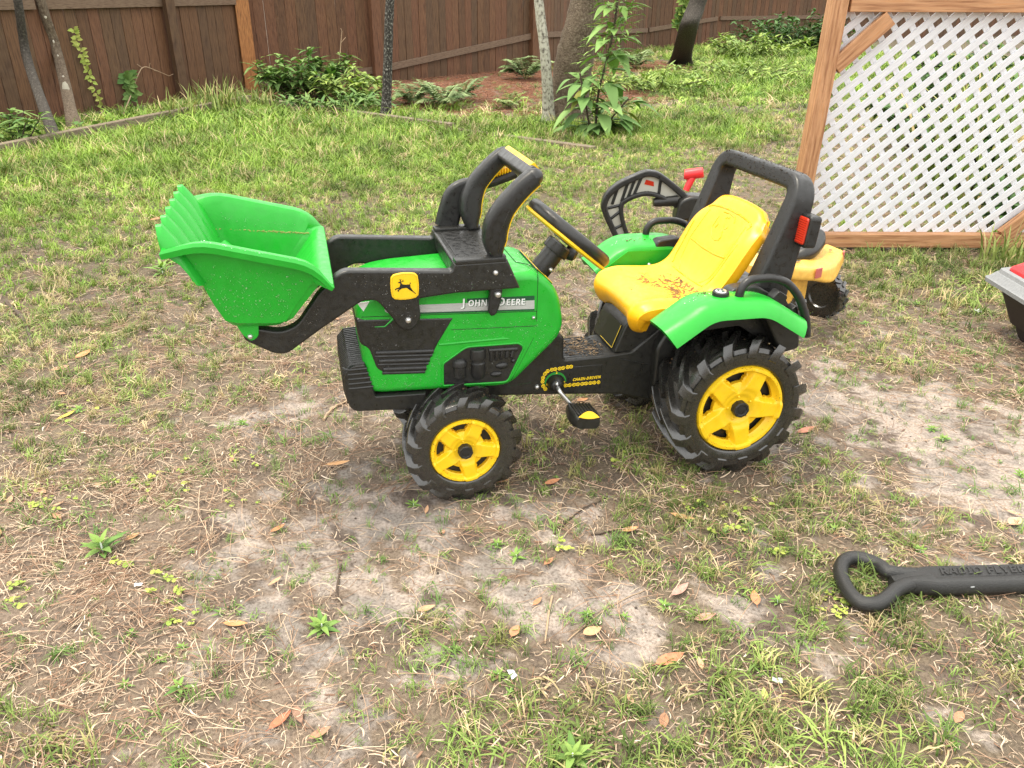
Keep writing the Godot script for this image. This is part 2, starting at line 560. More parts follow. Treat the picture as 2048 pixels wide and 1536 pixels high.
func ground_map() -> void:
	wob = noise(1.6, 71, 3)
	wob2 = noise(5.5, 72, 3)
	wob3 = noise(0.7, 73, 2)
	spots = [
		[-1.769, -3.583, .80, .085, .75, .35, 0], [-1.341, -4.629, .95, .10, .95, .2, 0], [-0.276, -4.38, 1, .10, .95, .1, 0], [-0.247, -6.052, .95, .11, .95, .1, 0],
		[0.617, -4.171, .95, .085, .85, .15, 0], [1.797, -6.707, .3, .08, .7, .8, 0], [1.276, -8.442, .06, .05, .6, 1, 0], [3.621, -8.5, .1, .05, .6, 1, 0], [1.092, -5.746, .8, .1, .9, .3, 0], [2.058, -3.834, .85, .055, .6, .3, 0], [3.379, -5.288, .9, .08, .85, .2, 0],
		[5.956, -8.975, 1, .12, 1, .1, 0], [2.827, -3.102, .45, .045, .4, .5, .15], [1.985, -8.855, .08, .05, .6, 1, 0], [-0.027, -2.787, .8, .065, .7, .3, 0],
		[3.05, -10.337, .05, .05, .6, 1, 0], [6.162, -12.552, .2, .06, .6, 1, 0], [-1.233, -2.189, .75, .07, .7, .4, 0], [-1.422, -1.665, .65, .07, .65, .6, 0],
		[-0.56, -2.381, .8, .07, .7, .3, 0], [-0.893, -1.304, .5, .06, .65, .7, .1], [-1.131, -0.808, .55, .06, .55, .8, 0], [-0.652, -0.614, .4, .055, .55, .8, .1],
		[-0.404, -0.346, .06, .04, .5, .5, .8], [-0.303, -0.858, .3, .05, .55, .8, .1], [-0.885, -0.285, .4, .055, .6, .9, .05], [-0.606, -0.083, .2, .045, .6, .95, .15],
		[-0.916, 0.127, .10, .045, .6, 1, .1], [-0.714, 0.389, .05, .03, .6, 1, .2], [-0.523, 0.264, .08, .03, .7, .5, .8], [-0.339, 0.417, .10, .03, .7, .45, .7],
		[-0.813, 0.576, .12, .04, .6, 1, .1], [-0.807, 0.737, .45, .07, .7, .8, .1], [-0.582, 0.695, .12, .04, .6, .9, .35], [-0.325, 0.805, .08, .03, .7, .45, .75],
		[-0.449, 0.848, .18, .05, .6, .8, .3], [-0.184, 0.25, .08, .035, .65, .4, .9], [0.035, 0.365, .2, .04, .7, .45, .6], [-0.167, 0.588, .35, .05, .7, .5, .5],
		[-0.106, 0.814, .45, .06, .7, .6, .3], [0.162, 0.336, .2, .04, .7, .5, .65], [0.04, 0.95, .5, .07, .75, .7, .1], [0.225, 0.655, .08, .04, .6, .3, .85],
		[0.468, 0.512, .6, .05, .65, .5, .2], [0.355, 0.869, .7, .065, .75, .6, .1], [0.578, 0.774, .4, .055, .7, .4, .6], [0.495, 1.054, .65, .065, .75, .5, 0.1],
		[0.687, 0.927, .25, .05, .7, .4, .75], [0.748, 1.052, .6, .06, .7, .5, .2], [0.93, 0.906, .5, .06, .7, .5, .3], [0.919, 0.416, .45, .05, .65, .6, .25],
		[1.075, 0.585, .3, .045, .6, .5, .5], [1.291, 0.106, .10, .04, .5, .35, .9], [1.372, 0.409, .10, .04, .5, .35, .95], [1.766, -0.397, .4, .05, .7, .6, .4],
		[2.427, -0.924, .65, .09, .85, .5, .1], [2.151, -1.062, .5, .07, .75, .6, .2], [1.742, -0.658, .4, .05, .6, .6, .4], [0.475, 0.186, .5, .05, .7, .6, .15],
		[0.321, 0.014, .5, .055, .7, .6, .1], [1.502, -2.421, .8, .055, .6, .4, .05], [-0.037, 0.307, .06, .03, .6, .35, .9], [0.996, 0.182, .35, .05, .7, .5, .4],
		[0.772, 0.729, .55, .06, .7, .5, .2], [-0.475, 0.069, .15, .04, .6, .8, .3], [2.014, -0.289, .2, .05, .6, .8, .3], [-0.212, -0.176, .25, .05, .6, .6, .4], [4.4, -4.2, .35, .06, .3, .5, 0], [3.3, -2.6, .4, .06, .4, .6, .0], [5.2, -5.4, .3, .06, .3, .4, 0], [6.0, -6.5, .6, .07, .5, .7, 0], [10.018, -14.185, .9, .12, .9, .3, 0], [7.435, -12.531, .8, .12, .9, .5, 0], [8.012, -11.616, .95, .13, 1, .2, 0], [4.965, -8.518, .9, .11, .95, .2, 0]]
	gmap.resize(GW * GH * 5)
	for j in GH:
		for i in GW:
			var x := GX0 + i * GSTEP
			var z := GZ0 + j * GSTEP
			var px := x + wob.get_noise_2d(x * 1.3, z * 1.3) * 0.16
			var pz := z + wob.get_noise_2d(x * 1.3 + 40.0, z * 1.3) * 0.16
			var tw := 0.0
			var s0 := 0.0; var s1 := 0.0; var s2 := 0.0; var s3 := 0.0; var s4 := 0.0
			for s: Array in spots:
				var dx: float = px - s[0]
				var dz: float = pz - s[1]
				var d2 := dx * dx + dz * dz + 0.003
				var w := 1.0 / (d2 * d2)
				tw += w
				s0 += w * s[2]; s1 += w * s[3]; s2 += w * s[4]; s3 += w * s[5]; s4 += w * s[6]
			var k := (j * GW + i) * 5
			gmap[k] = s0 / tw; gmap[k + 1] = s1 / tw; gmap[k + 2] = s2 / tw; gmap[k + 3] = s3 / tw; gmap[k + 4] = s4 / tw


func gq(x: float, z: float, ch: int) -> float:
	var fx := clampf((x - GX0) / GSTEP, 0.0, GW - 1.001)
	var fz := clampf((z - GZ0) / GSTEP, 0.0, GH - 1.001)
	var i := int(fx)
	var j := int(fz)
	fx -= i
	fz -= j
	var k := (j * GW + i) * 5 + ch
	return lerpf(lerpf(gmap[k], gmap[k + 5], fx), lerpf(gmap[k + GW * 5], gmap[k + GW * 5 + 5], fx), fz)


func sandy(x: float, z: float) -> float:
	return gq(x, z, 4) * 0.85 + wob2.get_noise_2d(x * 1.2, z * 1.2) * 0.50 + wob2.get_noise_2d(x * 3.1 + 9.0, z * 3.1) * 0.18


func gh(x: float, z: float) -> float:
	return (wob.get_noise_2d(x * 1.7, z * 1.7) * 0.010 + wob2.get_noise_2d(x * 2.0, z * 2.0) * 0.005 + wob2.get_noise_2d(x * 7.0 + 3.0, z * 7.0) * 0.0035) - 0.004


func axis(fine0: float, fine1: float, step: float, far: float) -> PackedFloat32Array:
	var lo := []
	var p := fine0
	var s := step
	while p > -far:
		s *= 1.22
		p -= s
		lo.append(p)
	lo.reverse()
	var out := PackedFloat32Array(lo)
	p = fine0
	while p < fine1:
		out.append(p)
		p += step
	s = step
	while p < far:
		out.append(p)
		s *= 1.22
		p += s
	out.append(p)
	return out


func ground() -> void:
	var xs := axis(-1.7, 2.5, 0.012, 500.0)
	var zs := axis(-1.3, 1.6, 0.012, 500.0)
	var v := PackedVector3Array()
	var c := PackedColorArray()
	var idx := PackedInt32Array()
	var nx := xs.size()
	var sand_c := Vector3(0.45, 0.385, 0.34)
	var grey_c := Vector3(0.27, 0.24, 0.217)
	var dark_c := Vector3(0.115, 0.088, 0.070)
	var straw_c := Vector3(0.26, 0.20, 0.155)
	var lawn_c := Vector3(0.10, 0.085, 0.042)
	for z in zs:
		for x in xs:
			var near := 1.0 if absf(x) < 14.0 and absf(z) < 18.0 else 0.0
			v.append(Vector3(x, gh(x, z) * near, z))
			var n2 := wob2.get_noise_2d(x * 3.1 + 9.0, z * 3.1)
			var n4 := wob2.get_noise_2d(x * 11.0 + 60.0, z * 11.0)
			var n3 := wob.get_noise_2d(x * 2.2 + 31.0, z * 2.2) * 0.6 + wob2.get_noise_2d(x * 3.3 + 60.0, z * 3.3) * 0.4 + n4 * 0.4
			var sand := smoothstep(0.42, 0.58, sandy(x, z) + n4 * 0.12)
			var base := straw_c.lerp(lawn_c, clampf(gq(x, z, 0), 0, 1)).lerp(dark_c, smoothstep(-0.05, 0.35, n3 + n2 * 0.3) * 0.7)
			var sc := sand_c.lerp(grey_c, smoothstep(-0.25, 0.3, n3 + n2 * 0.4))
			sc = sc.lerp(dark_c * 1.2, smoothstep(0.16, 0.40, wob2.get_noise_2d(x * 0.8 + 15.0, z * 0.8) * 0.8 + n2 * 0.15 + n4 * 0.25))
			var col := base.lerp(sc, sand)
			c.append(Color(col.x, col.y, col.z))
	for j in zs.size() - 1:
		for i in nx - 1:
			var a := j * nx + i
			idx.append_array(PackedInt32Array([a, a + 1, a + nx + 1, a, a + nx + 1, a + nx]))
	var normals := PackedVector3Array()
	normals.resize(v.size())
	for k in v.size():
		var i := k % nx
		var l := v[k - 1] if i > 0 else v[k]
		var r := v[k + 1] if i < nx - 1 else v[k]
		var u := v[k - nx] if k >= nx else v[k]
		var d := v[k + nx] if k + nx < v.size() else v[k]
		normals[k] = (d - u).cross(r - l).normalized()
	var arr := []
	arr.resize(Mesh.ARRAY_MAX)
	arr[Mesh.ARRAY_VERTEX] = v
	arr[Mesh.ARRAY_NORMAL] = normals
	arr[Mesh.ARRAY_COLOR] = c
	arr[Mesh.ARRAY_INDEX] = idx
	var m := ArrayMesh.new()
	m.add_surface_from_arrays(Mesh.PRIMITIVE_TRIANGLES, arr)
	put("ground", m, M.soil).set_meta("kind", "structure")


# ---------------------------------------------------------------- board fence in straight runs
func fence_run(called: String, label: String, corners: Array, rails: Array, skip_first_post := false) -> void:
	var o := thing(called, label, "fence", "board fence sections round the yard", Transform3D(Basis(), corners[0]))
	var org: Vector3 = corners[0]
	var bm := []
	for k in 4:
		var b := MB.new()
		var w := 0.067
		var warp := rng.randf_range(-0.004, 0.004)
		var rings := []
		for s in 6:
			var y := -0.05 + 1.95 * s / 5.0
			var ox := sin(s * 1.3 + k) * 0.0015 + warp * s * 0.2
			var oz := sin(s * 0.9 + k * 2.0) * 0.003
			rings.append(PackedVector3Array([Vector3(-w + ox, y, -0.009 + oz), Vector3(-w + ox, y, 0.006 + oz), Vector3(-w + 0.003 + ox, y, 0.009 + oz), Vector3(w - 0.003 + ox, y, 0.009 + oz), Vector3(w + ox, y, 0.006 + oz), Vector3(w + ox, y, -0.009 + oz)]))
		b.loft(rings, true, true, true)
		bm.append(b.commit(20.0))
	for k in corners.size() - 1:
		var a: Vector3 = corners[k]
		var b: Vector3 = corners[k + 1]
		var d := b - a
		var len := d.length()
		var t := d / len
		var out := t.cross(Vector3.UP).normalized()
		if out.dot(Vector3(0.2, 0, 1)) < 0.0: out = -out
		var turn := Basis(t, Vector3.UP, t.cross(Vector3.UP))
		if turn.z.dot(out) < 0.0: turn = Basis(-t, Vector3.UP, -t.cross(Vector3.UP))
		var n := int(round(len / 0.1385))
		for i in n:
			var p := a + t * (i + 0.5) * len / n - org
			p += out * rng.randf_range(-0.005, 0.004)
			p.y = rng.randf_range(-0.03, 0.02)
			put("board", bm[rng.randi() % 4], M.boards[rng.randi() % 6], o, Transform3D(turn * Basis(Vector3.BACK, rng.randf_range(-0.004, 0.004)), p))
		# rails: height at both ends
		for r: Array in rails[k]:
			var q := MB.new()
			var p0: Vector3 = a - org + Vector3.UP * r[0] + out * 0.034
			var p1: Vector3 = b - org + Vector3.UP * r[1] + out * 0.034
			var dir := (p1 - p0).normalized()
			var x := Transform3D(Basis(dir, out.cross(dir).normalized(), out), (p0 + p1) / 2)
			q.box(Vector3((p1 - p0).length() - 0.1, 0.088, 0.04), x, 0.004)
			shape("rail", q, M.rail, o)


func fence_post(at: Vector3, width: float, depth: float, label: String, m: Material, turn: float, lean := 0.0) -> void:
	var o := thing("fence_post", label, "fence post", "", Transform3D(Basis(Vector3.UP, turn) * Basis(Vector3.BACK, lean), at))
	var q := MB.new()
	q.box(Vector3(width, 2.05, depth), Transform3D(Basis(), Vector3(0, 0.925, 0)), 0.006)
	shape("post_shaft", q, m, o)
	var cap := MB.new()
	cap.box(Vector3(width + 0.02, 0.03, depth + 0.02), Transform3D(Basis(), Vector3(0, 1.966, 0)), 0.006)
	shape("post_cap", cap, m, o)


func fences() -> void:
	var p1 := Vector3(-0.787, 0, -9.886)
	var p2 := Vector3(0.907, 0, -10.338)
	var p3 := Vector3(3.716, 0, -12.279)
	var p4 := Vector3(7.746, 0, -17.019)
	var p5 := Vector3(10.05, 0, -18.04)
	var p6 := Vector3(13.687, 0, -19.057)
	var left_dir := Vector3(-0.62, 0, 0.785)
	var p0 := p1 + left_dir * 2.9
	var pl := p1 + left_dir * 12.0
	fence_run("board_fence", "dark brown board fence left of the orange-brown post, behind the thin leaning trunks", [pl, p0, p1 + left_dir * 0.1], [[[1.02, 1.03]], [[1.03, 1.05]]])
	fence_run("board_fence", "reddish brown board fence between the orange-brown post and the thick tree trunk", [p1, p2, p3], [[[0.04, 0.18]], [[0.18, 0.52]]])
	fence_run("board_fence", "reddish board fence running away from the thick trunk to behind the white lattice", [p3, p4, p5, p6, p6 + (p6 - p5) * 2.6], [[[0.52, 0.40]], [[0.40, 0.62]], [[0.62, 0.62]], [[0.62, 0.62]]])
	fence_post(p1 + Vector3(0.0, 0, 0.10), 0.17, 0.09, "orange-brown fence post, newest of the fence, where the two fence colours meet", M.new_wood, 0.2, 0.0)
	fence_post(p1 + left_dir * 1.32 + Vector3(0.08, 0, 0.06), 0.11, 0.09, "dark brown fence post in the left fence, between vine and orange-brown post", M.boards[2], 0.65)
	fence_post(p2 + Vector3(0.0, 0, 0.09), 0.14, 0.09, "reddish brown fence post right behind the thin black trunk", M.boards[5], 0.4)
	fence_post(p3 + Vector3(-0.02, 0, 0.09), 0.12, 0.09, "reddish brown fence post behind the white trunk", M.boards[3], 0.5)


func edging() -> void:
	var a := Vector3(-2.622, 0, -4.968)
	var b := Vector3(-0.76, 0, -8.185)
	var e := Vector3(2.041, 0, -4.447)
	for k in 2:
		var p: Vector3 = a if k == 0 else b + Vector3(0.03, 0, -0.02)
		var q: Vector3 = b if k == 0 else e
		var o := thing("edging_timber", ["weathered grey timber edging of the lawn along the left fence", "weathered timber edging half sunk in grass, before the white trunk"][k], "timber", "", Transform3D(Basis(), (p + q) / 2))
		var t := (q - p).normalized()
		var side := Vector3.UP.cross(t).normalized()
		var n := 3
		for i in n:
			var m := MB.new()
			var l := (q - p).length() / n
			m.box(Vector3(l - 0.012, 0.16, 0.075), Transform3D(Basis(t, Vector3.UP, side), t * (i - 1) * l + Vector3(0, 0.02 if k == 0 else [-0.002, -0.006, -0.045][i], 0)), 0.008)
			shape("timber", m, M.edging, o)


func trunks() -> void:
	# base, point at a height of about 1.1, radii at base and there
	var list := [
		["thin dark trunk with pale lichen, leftmost, leaning over the left fence", Vector3(-2.245, 0, -5.859), Vector3(-2.594, 0.578, -6.924), Vector3(-2.557, 1.074, -6.915), 0.044, 0.036, M.bark_dark],
		["thin brown trunk with a pale patch, second from the left, before the left fence", Vector3(-2.232, 0, -6.505), Vector3(-2.491, 0.531, -7.6), Vector3(-2.543, 1.069, -7.613), 0.052, 0.044, M.bark_brown],
		["thin black trunk flecked with white, before the middle fence", Vector3(0.619, 0, -6.778), Vector3(0.671, 0.546, -6.756), Vector3(0.723, 1.082, -6.743), 0.048, 0.041, M.bark_black],
		["slim pale grey-white trunk standing beside the thick tree trunk", Vector3(2.13, 0, -6.037), Vector3(2.069, 0.536, -5.974), Vector3(1.99, 1.09, -5.994), 0.056, 0.043, M.bark_pale],
		["thick brown tree trunk behind the broad-leaved plant", Vector3(2.357, 0, -6.2), Vector3(2.388, 0.613, -6.078), Vector3(2.479, 1.091, -6.054), 0.205, 0.155, M.bark_brown],
		["dark leaning trunk against the right-hand fence, left of the lattice", Vector3(6.618, 0, -12.695), Vector3(5.775, 0.645, -10.731), Vector3(5.89, 1.067, -10.701), 0.17, 0.13, M.bark_dark]]
	for l: Array in list:
		var base: Vector3 = l[1]
		var o := thing("tree_trunk", l[0], "tree", "", Transform3D(Basis(), base))
		var p1: Vector3 = l[2] - base
		var p2: Vector3 = l[3] - base
		var up := (p2 - p1).normalized()
		var ctrl := [Vector3(0, -0.15, 0), p1 * 0.12 + Vector3(0, 0, 0), p1, p2, p2 + up * 1.0 + Vector3(rng.randf_range(-0.05, 0.05), 0, 0), p2 + up * 2.4 + Vector3(rng.randf_range(-0.15, 0.15), 0, 0)]
		var path := smooth(ctrl, 12)
		var m := MB.new()
		var nn := noise(3.0, 100 + int(l[4] * 1000), 3)
		var rings := []
		for k in path.size():
			var f := clampf(path[k].y / 1.1, -0.1, 3.2)
			var r: float = lerpf(l[4], l[5], clampf(f, 0, 1)) * (1.0 + 0.45 * exp(-maxf(f, 0.0) * 11.0)) * (1.0 - 0.12 * maxf(f - 1.0, 0.0))
			var ring := PackedVector3Array()
			for i in 20:
				var an := TAU * i / 20
				var w := 1.0 + 0.10 * nn.get_noise_3d(cos(an) * 0.5, sin(an) * 0.5, path[k].y * 1.2) + 0.06 * nn.get_noise_3d(cos(an) * 2.0, sin(an) * 2.0, path[k].y * 3.0)
				ring.append(path[k] + Vector3(cos(an) * r * w, 0, sin(an) * r * w))
			rings.append(ring)
		m.loft(rings, true, false, true)
		shape("trunk", m, l[6], o, 60.0)
		# lichen on the two left-hand ones
		if l[6] == M.bark_brown and l[4] < 0.1:
			for q: Array in [[0.30, 0.055, 0.075], [0.395, 0.018, 0.014], [0.57, 0.014, 0.012], [0.70, 0.016, 0.02], [0.92, 0.02, 0.016]]:
				var s := MB.new()
				var at: Vector3 = path[0]
				for k in path.size() - 1:
					if path[k + 1].y >= q[0]:
						at = path[k].lerp(path[k + 1], (q[0] - path[k].y) / (path[k + 1].y - path[k].y))
						break
				s.ball(at + Vector3(0.010, 0, 0.041), Vector3(q[1] * 0.6, q[2], 0.009), 9, 5)
				shape("lichen", s, M.lichen, o)


func lattice() -> void:
	var u := Vector3(0.9685, 0, 0.2489)          # along the panel
	var n := Vector3(-0.2489, 0, 0.9685)         # towards the yard
	var at := Vector3(2.017, 0, -1.601)
	at += u * 0.0
	var o := thing("lattice_panel", "white lattice screen in an orange-brown timber frame, standing at the right", "lattice screen", "", Transform3D(Basis(u, Vector3.UP, n), at))
	var w := 1.36
	var h := 1.165
	var lean := 0.028
	var sh := Basis(Vector3(1, 0, 0), Vector3(lean, 1, 0), Vector3(0, 0, 1))
	# frame: one upright at each side, rails above and below, two corner braces
	var bar := func(called: String, a: Vector2, b: Vector2, wide: float, thick: float, z: float, m: Material):
		var q := MB.new()
		var d := Vector3(b.x - a.x, b.y - a.y, 0)
		var dir := sh * d
		var mid := sh * Vector3((a.x + b.x) / 2, (a.y + b.y) / 2, 0)
		dir = dir.normalized()
		var x := Transform3D(Basis(dir, Vector3(-dir.y, dir.x, 0), Vector3(0, 0, 1)), Vector3(mid.x, mid.y, z))
		q.box(Vector3((sh * d).length(), wide, thick), Transform3D(), 0.004)
		put(called, q.commit(), m, o, x)
	bar.call("upright", Vector2(0.045, 0.0), Vector2(0.045, h - 0.002), 0.070, 0.088, 0.0, M.cedar_across)
	bar.call("upright", Vector2(w - 0.045, 0.0), Vector2(w - 0.045, h - 0.002), 0.088, 0.088, 0.0, M.cedar_across)
	bar.call("bottom_rail", Vector2(0.0915, 0.05), Vector2(w - 0.0915, 0.05), 0.066, 0.06, 0.008, M.cedar_across)
	bar.call("top_rail", Vector2(0.0915, h - 0.048), Vector2(w - 0.0915, h - 0.048), 0.088, 0.06, 0.008, M.cedar_across)
	bar.call("brace", Vector2(0.075, h - 0.318), Vector2(0.278, h - 0.115), 0.068, 0.04, 0.022, M.cedar_across)
	bar.call("brace", Vector2(w - 0.30, 0.075), Vector2(w - 0.07, 0.30), 0.068, 0.04, 0.022, M.cedar_across)
	# slats, the front set rising to the right, the back set falling to the right
	for layer in 2:
		var dir := Vector2(0.0497, 0.045) if layer == 0 else Vector2(-0.0335, 0.048)
		dir = dir.normalized()
		var nrm := Vector2(-dir.y, dir.x)
		var step := 0.0818
		var lo := Vector2(0.06, 0.03)
		var hi := Vector2(w - 0.06, h - 0.02)
		for k in range(-20, 38):
			var base := Vector2(0.075 + (0.0 if layer == 0 else 0.052) + k * step, 0.05)
			# clip to the panel
			var t0 := -10.0
			var t1 := 10.0
			for ax in 2:
				var a := (lo[ax] - base[ax]) / dir[ax]
				var b := (hi[ax] - base[ax]) / dir[ax]
				t0 = maxf(t0, minf(a, b))
				t1 = minf(t1, maxf(a, b))
			if t1 - t0 < 0.02: continue
			var q := MB.new()
			var len := t1 - t0
			var hw := 0.0155 if layer == 0 else 0.0134
			q.extrude(V([-len / 2, -hw, len / 2, -hw, len / 2, hw, -len / 2, hw]), -0.003, 0.003, 0.0008, 1)
			var mid := base + dir * (t0 + t1) / 2
			put("slat", q.commit(20.0), M.lattice, o, Transform3D(Basis(Vector3(dir.x, dir.y, 0), Vector3(nrm.x, nrm.y, 0), Vector3(0, 0, 1)), Vector3(mid.x, mid.y, -0.020 if layer == 0 else -0.0265)))


# ---------------------------------------------------------------- the pedal tractor: front to the left, the photographer on its right-hand side (+z)
var T: Node3D
var wet: Array = []        # places where rain drops sit: [transform, size]


func drops_on_plate(poly: PackedVector2Array, z: float, count: int, big := 1.0) -> void:
	var lo := poly[0]
	var hi := poly[0]
	for p in poly:
		lo = lo.min(p)
		hi = hi.max(p)
	var tries := 0
	while count > 0 and tries < 20000:
		tries += 1
		var p := Vector2(rng.randf_range(lo.x, hi.x), rng.randf_range(lo.y, hi.y))
		if not Geometry2D.is_point_in_polygon(p, poly): continue
		count -= 1
		drop(Vector3(p.x, p.y, z), Vector3.BACK, big)


func drop(at: Vector3, n: Vector3, big := 1.0) -> void:
	var s := (0.00048 + 0.0010 * pow(rng.randf(), 3.0)) * big
	var x := facing(at, n)
	wet.append(Transform3D(x.basis * Basis.from_scale(Vector3(s, s * rng.randf_range(0.9, 1.5), s * 0.55)), at))


func bolt(parent: Node, at: Vector3, n: Vector3, r := 0.0058) -> void:
	var m := MB.new()
	m.lathe([Vector2(-0.002, r * 1.15), Vector2(0.0012, r * 1.1), Vector2(0.002, r), Vector2(0.0045, r * 0.8), Vector2(0.0058, r * 0.35), Vector2(0.006, 0.0003)], facing(at, n), 12)
	shape("bolt", m, M.steel, parent)


func tractor() -> void:
	T = thing("toy_tractor", "green and yellow toy pedal tractor with raised front bucket, parked in mid yard", "toy tractor")
	hood()
	chassis()
	loader()
	bucket()
	steering()
	seat()
	fender(1.0)
	fender(-1.0)
	rollbar()
	var fw := make_wheel("front_wheel", 0.145, 0.0855, 0.095, 14)
	var rw := make_wheel("rear_wheel", 0.191, 0.1195, 0.150, 15)
	wheel_at(fw, Vector3(0.047, 0.145, 0.163), -0.14, false)
	wheel_at(fw.duplicate(), Vector3(0.047, 0.145, -0.163), 1.1, true)
	wheel_at(rw, Vector3(0.752, 0.190, 0.176), -0.14, false)
	wheel_at(rw.duplicate(), Vector3(0.702, 0.190, -0.226), 0.9, true)
	pedals()
	var d := MB.new()
	d.ball(Vector3.ZERO, Vector3.ONE, 8, 6)
	many("rain_drops", d.commit(80.0), M.drop, wet, [], T)


func hood() -> void:
	var body := MB.new()
	var outline := rounded(V([-0.174, 0.392, -0.173, 0.281, 0.179, 0.262, 0.319, 0.394, 0.300, 0.501, 0.248, 0.553, -0.09, 0.541, -0.150, 0.531, -0.183, 0.490]),
		[0.0, 0.04, 0.03, 0.04, 0.03, 0.03, 0.03, 0.04, 0.03])
	body.extrude(outline, -0.1215, 0.1215, 0.018, 5)
	var hb := shape("hood", body, M.green, T)
	# black grille panel let into the nose
	var g := MB.new()
	var gp := rounded(V([-0.1845, 0.477, 0.048, 0.4605, 0.006, 0.394, -0.031, 0.323, -0.122, 0.328, -0.146, 0.345, -0.161, 0.400, -0.177, 0.412]), [0.012, 0.0, 0.0, 0.006, 0.02, 0.01, 0.01, 0.008])
	g.extrude(gp, -0.1235, 0.1235, 0.012, 4)
	var gr := shape("grille", g, M.black, T)
	for r: Array in [[-0.143, 0.388, -0.008, 0.378], [-0.137, 0.3665, -0.018, 0.3575], [-0.128, 0.3445, -0.027, 0.3365]]:
		var m := MB.new()
		m.tube([Vector3(r[0], r[1], 0.1215), Vector3(r[2], r[3], 0.1215)], 0.0062, 10)
		m.tube([Vector3(r[0] - 0.003, r[1] - 0.0095, 0.1195), Vector3(r[2] - 0.003, r[3] - 0.0095, 0.1195)], 0.0052, 8)
		shape("louvre", m, M.black_wet, gr)
	# thin green lines in the grille
	var l := MB.new()
	l.tube([Vector3(-0.141, 0.4525, 0.1235), Vector3(-0.118, 0.4515, 0.1235), Vector3(-0.1, 0.4665, 0.1235), Vector3(-0.085, 0.478, 0.1235)], [0.0007, 0.0015, 0.0025, 0.0026], 6)
	shape("trim_line", l, M.green, gr)
	# seams of the hood moulding
	for s: Array in [[-0.168, 0.4785, 0.246, 0.4555], [0.036, 0.428, 0.245, 0.418]]:
		var m := MB.new()
		m.tube([Vector3(s[0], s[1], 0.1213), Vector3(s[2], s[3], 0.1213)], 0.0009, 5)
		shape("seam", m, M.seam, hb)
	var sv := MB.new()
	sv.tube([Vector3(0.244, 0.43, 0.1213), Vector3(0.246, 0.534, 0.1213), Vector3(0.247, 0.548, 0.1155), Vector3(0.247, 0.5535, 0.100), Vector3(0.238, 0.5532, 0.06), Vector3(0.215, 0.5525, 0.03), Vector3(0.215, 0.5525, -0.09)], 0.0009, 5)
	shape("seam", sv, M.seam, hb)
	var sl := MB.new()
	sl.tube([Vector3(0.233, 0.268, 0.1213), Vector3(0.174, 0.264, 0.1213), Vector3(0.238, 0.388, 0.1213)], 0.0006, 5)
	shape("seam", sl, M.seam, hb)
	var ridge := MB.new()
	ridge.tube([Vector3(0.006, 0.393, 0.120), Vector3(0.16, 0.393, 0.120), Vector3(0.19, 0.390, 0.119)], [0.004, 0.004, 0.001], 8)
	shape("moulded_ridge", ridge, M.green, hb)
	# headlight print and side stripe
	var hl := MB.new()
	hl.extrude(V([-0.176, 0.513, -0.148, 0.514, -0.163, 0.492]), 0.1205, 0.1222)
	shape("headlight", hl, M.decal_white, hb, 0.0)
	var st := MB.new()
	st.extrude(rounded(V([-0.112, 0.500, -0.117, 0.488, -0.105, 0.481, 0.238, 0.4625, 0.238, 0.484]), [0.004, 0.006, 0.004, 0.0, 0.0]), 0.1205, 0.1223)
	var stripe := shape("side_stripe", st, M.decal_silver, T, 0.0)
	var s2 := MB.new()
	s2.extrude(V([-0.10, 0.4815, 0.238, 0.4625, 0.238, 0.4585, -0.10, 0.4775]), 0.1205, 0.1225)
	shape("stripe_edge", s2, M.decal_dark_green, stripe, 0.0)
	var s3 := MB.new()
	s3.extrude(V([0.075, 0.502, 0.238, 0.4955, 0.238, 0.4845, 0.075, 0.4925]), 0.1205, 0.1220)
	shape("stripe_shade", s3, M.decal_dark_green, stripe, 0.0)
	lettering(stripe, "J", Vector3(0.0625, 0.4835, 0.1232), 0.0265, -0.052, M.decal_white)
	lettering(stripe, "OHN", Vector3(0.0765, 0.4830, 0.1232), 0.0208, -0.052, M.decal_white)
	lettering(stripe, "D", Vector3(0.1480, 0.4785, 0.1232), 0.0265, -0.052, M.decal_white)
	lettering(stripe, "EERE", Vector3(0.1675, 0.4776, 0.1232), 0.0208, -0.052, M.decal_white)
	lettering(stripe, "J", Vector3(0.0640, 0.4822, 0.1228), 0.0265, -0.052, M.decal_dark_green)
	lettering(stripe, "OHN", Vector3(0.0780, 0.4817, 0.1228), 0.0208, -0.052, M.decal_dark_green)
	lettering(stripe, "D", Vector3(0.1495, 0.4772, 0.1228), 0.0265, -0.052, M.decal_dark_green)
	lettering(stripe, "EERE", Vector3(0.1690, 0.4763, 0.1228), 0.0208, -0.052, M.decal_dark_green)
	# dashboard sticker on the slope before the wheel
	var dx := Transform3D(Basis(Vector3(0.707, -0.707, 0), Vector3(0, 0, -1), Vector3(0.707, 0.707, 0)), Vector3(0.273, 0.528, 0.0))
	var ds := MB.new()
	ds.extrude(V([-0.027, -0.085, 0.027, -0.085, 0.027, 0.085, -0.027, 0.085]), -0.001, 0.0014, 0.0, 1, dx)
	var dash := shape("dash_sticker", ds, M.decal_black, T, 0.0)
	for k in 4:
		var m := MB.new()
		var e: Array = [[-0.027, -0.085, 0.027, -0.079], [-0.027, 0.079, 0.027, 0.085], [-0.027, -0.079, -0.023, 0.079], [0.023, -0.079, 0.027, 0.079]][k]
		m.extrude(V([e[0], e[1], e[2], e[1], e[2], e[3], e[0], e[3]]), 0.001, 0.0022, 0.0, 1, dx)
		shape("sticker_border", m, M.decal_yellow, dash, 0.0)
	# engine bay
	var eb := MB.new()
	var ep := rounded(V([0.012, 0.300, 0.013, 0.343, 0.071, 0.381, 0.201, 0.378, 0.214, 0.366, 0.172, 0.277, 0.012, 0.285]), [0.002, 0.006, 0.012, 0.008, 0.008, 0.012, 0.004])
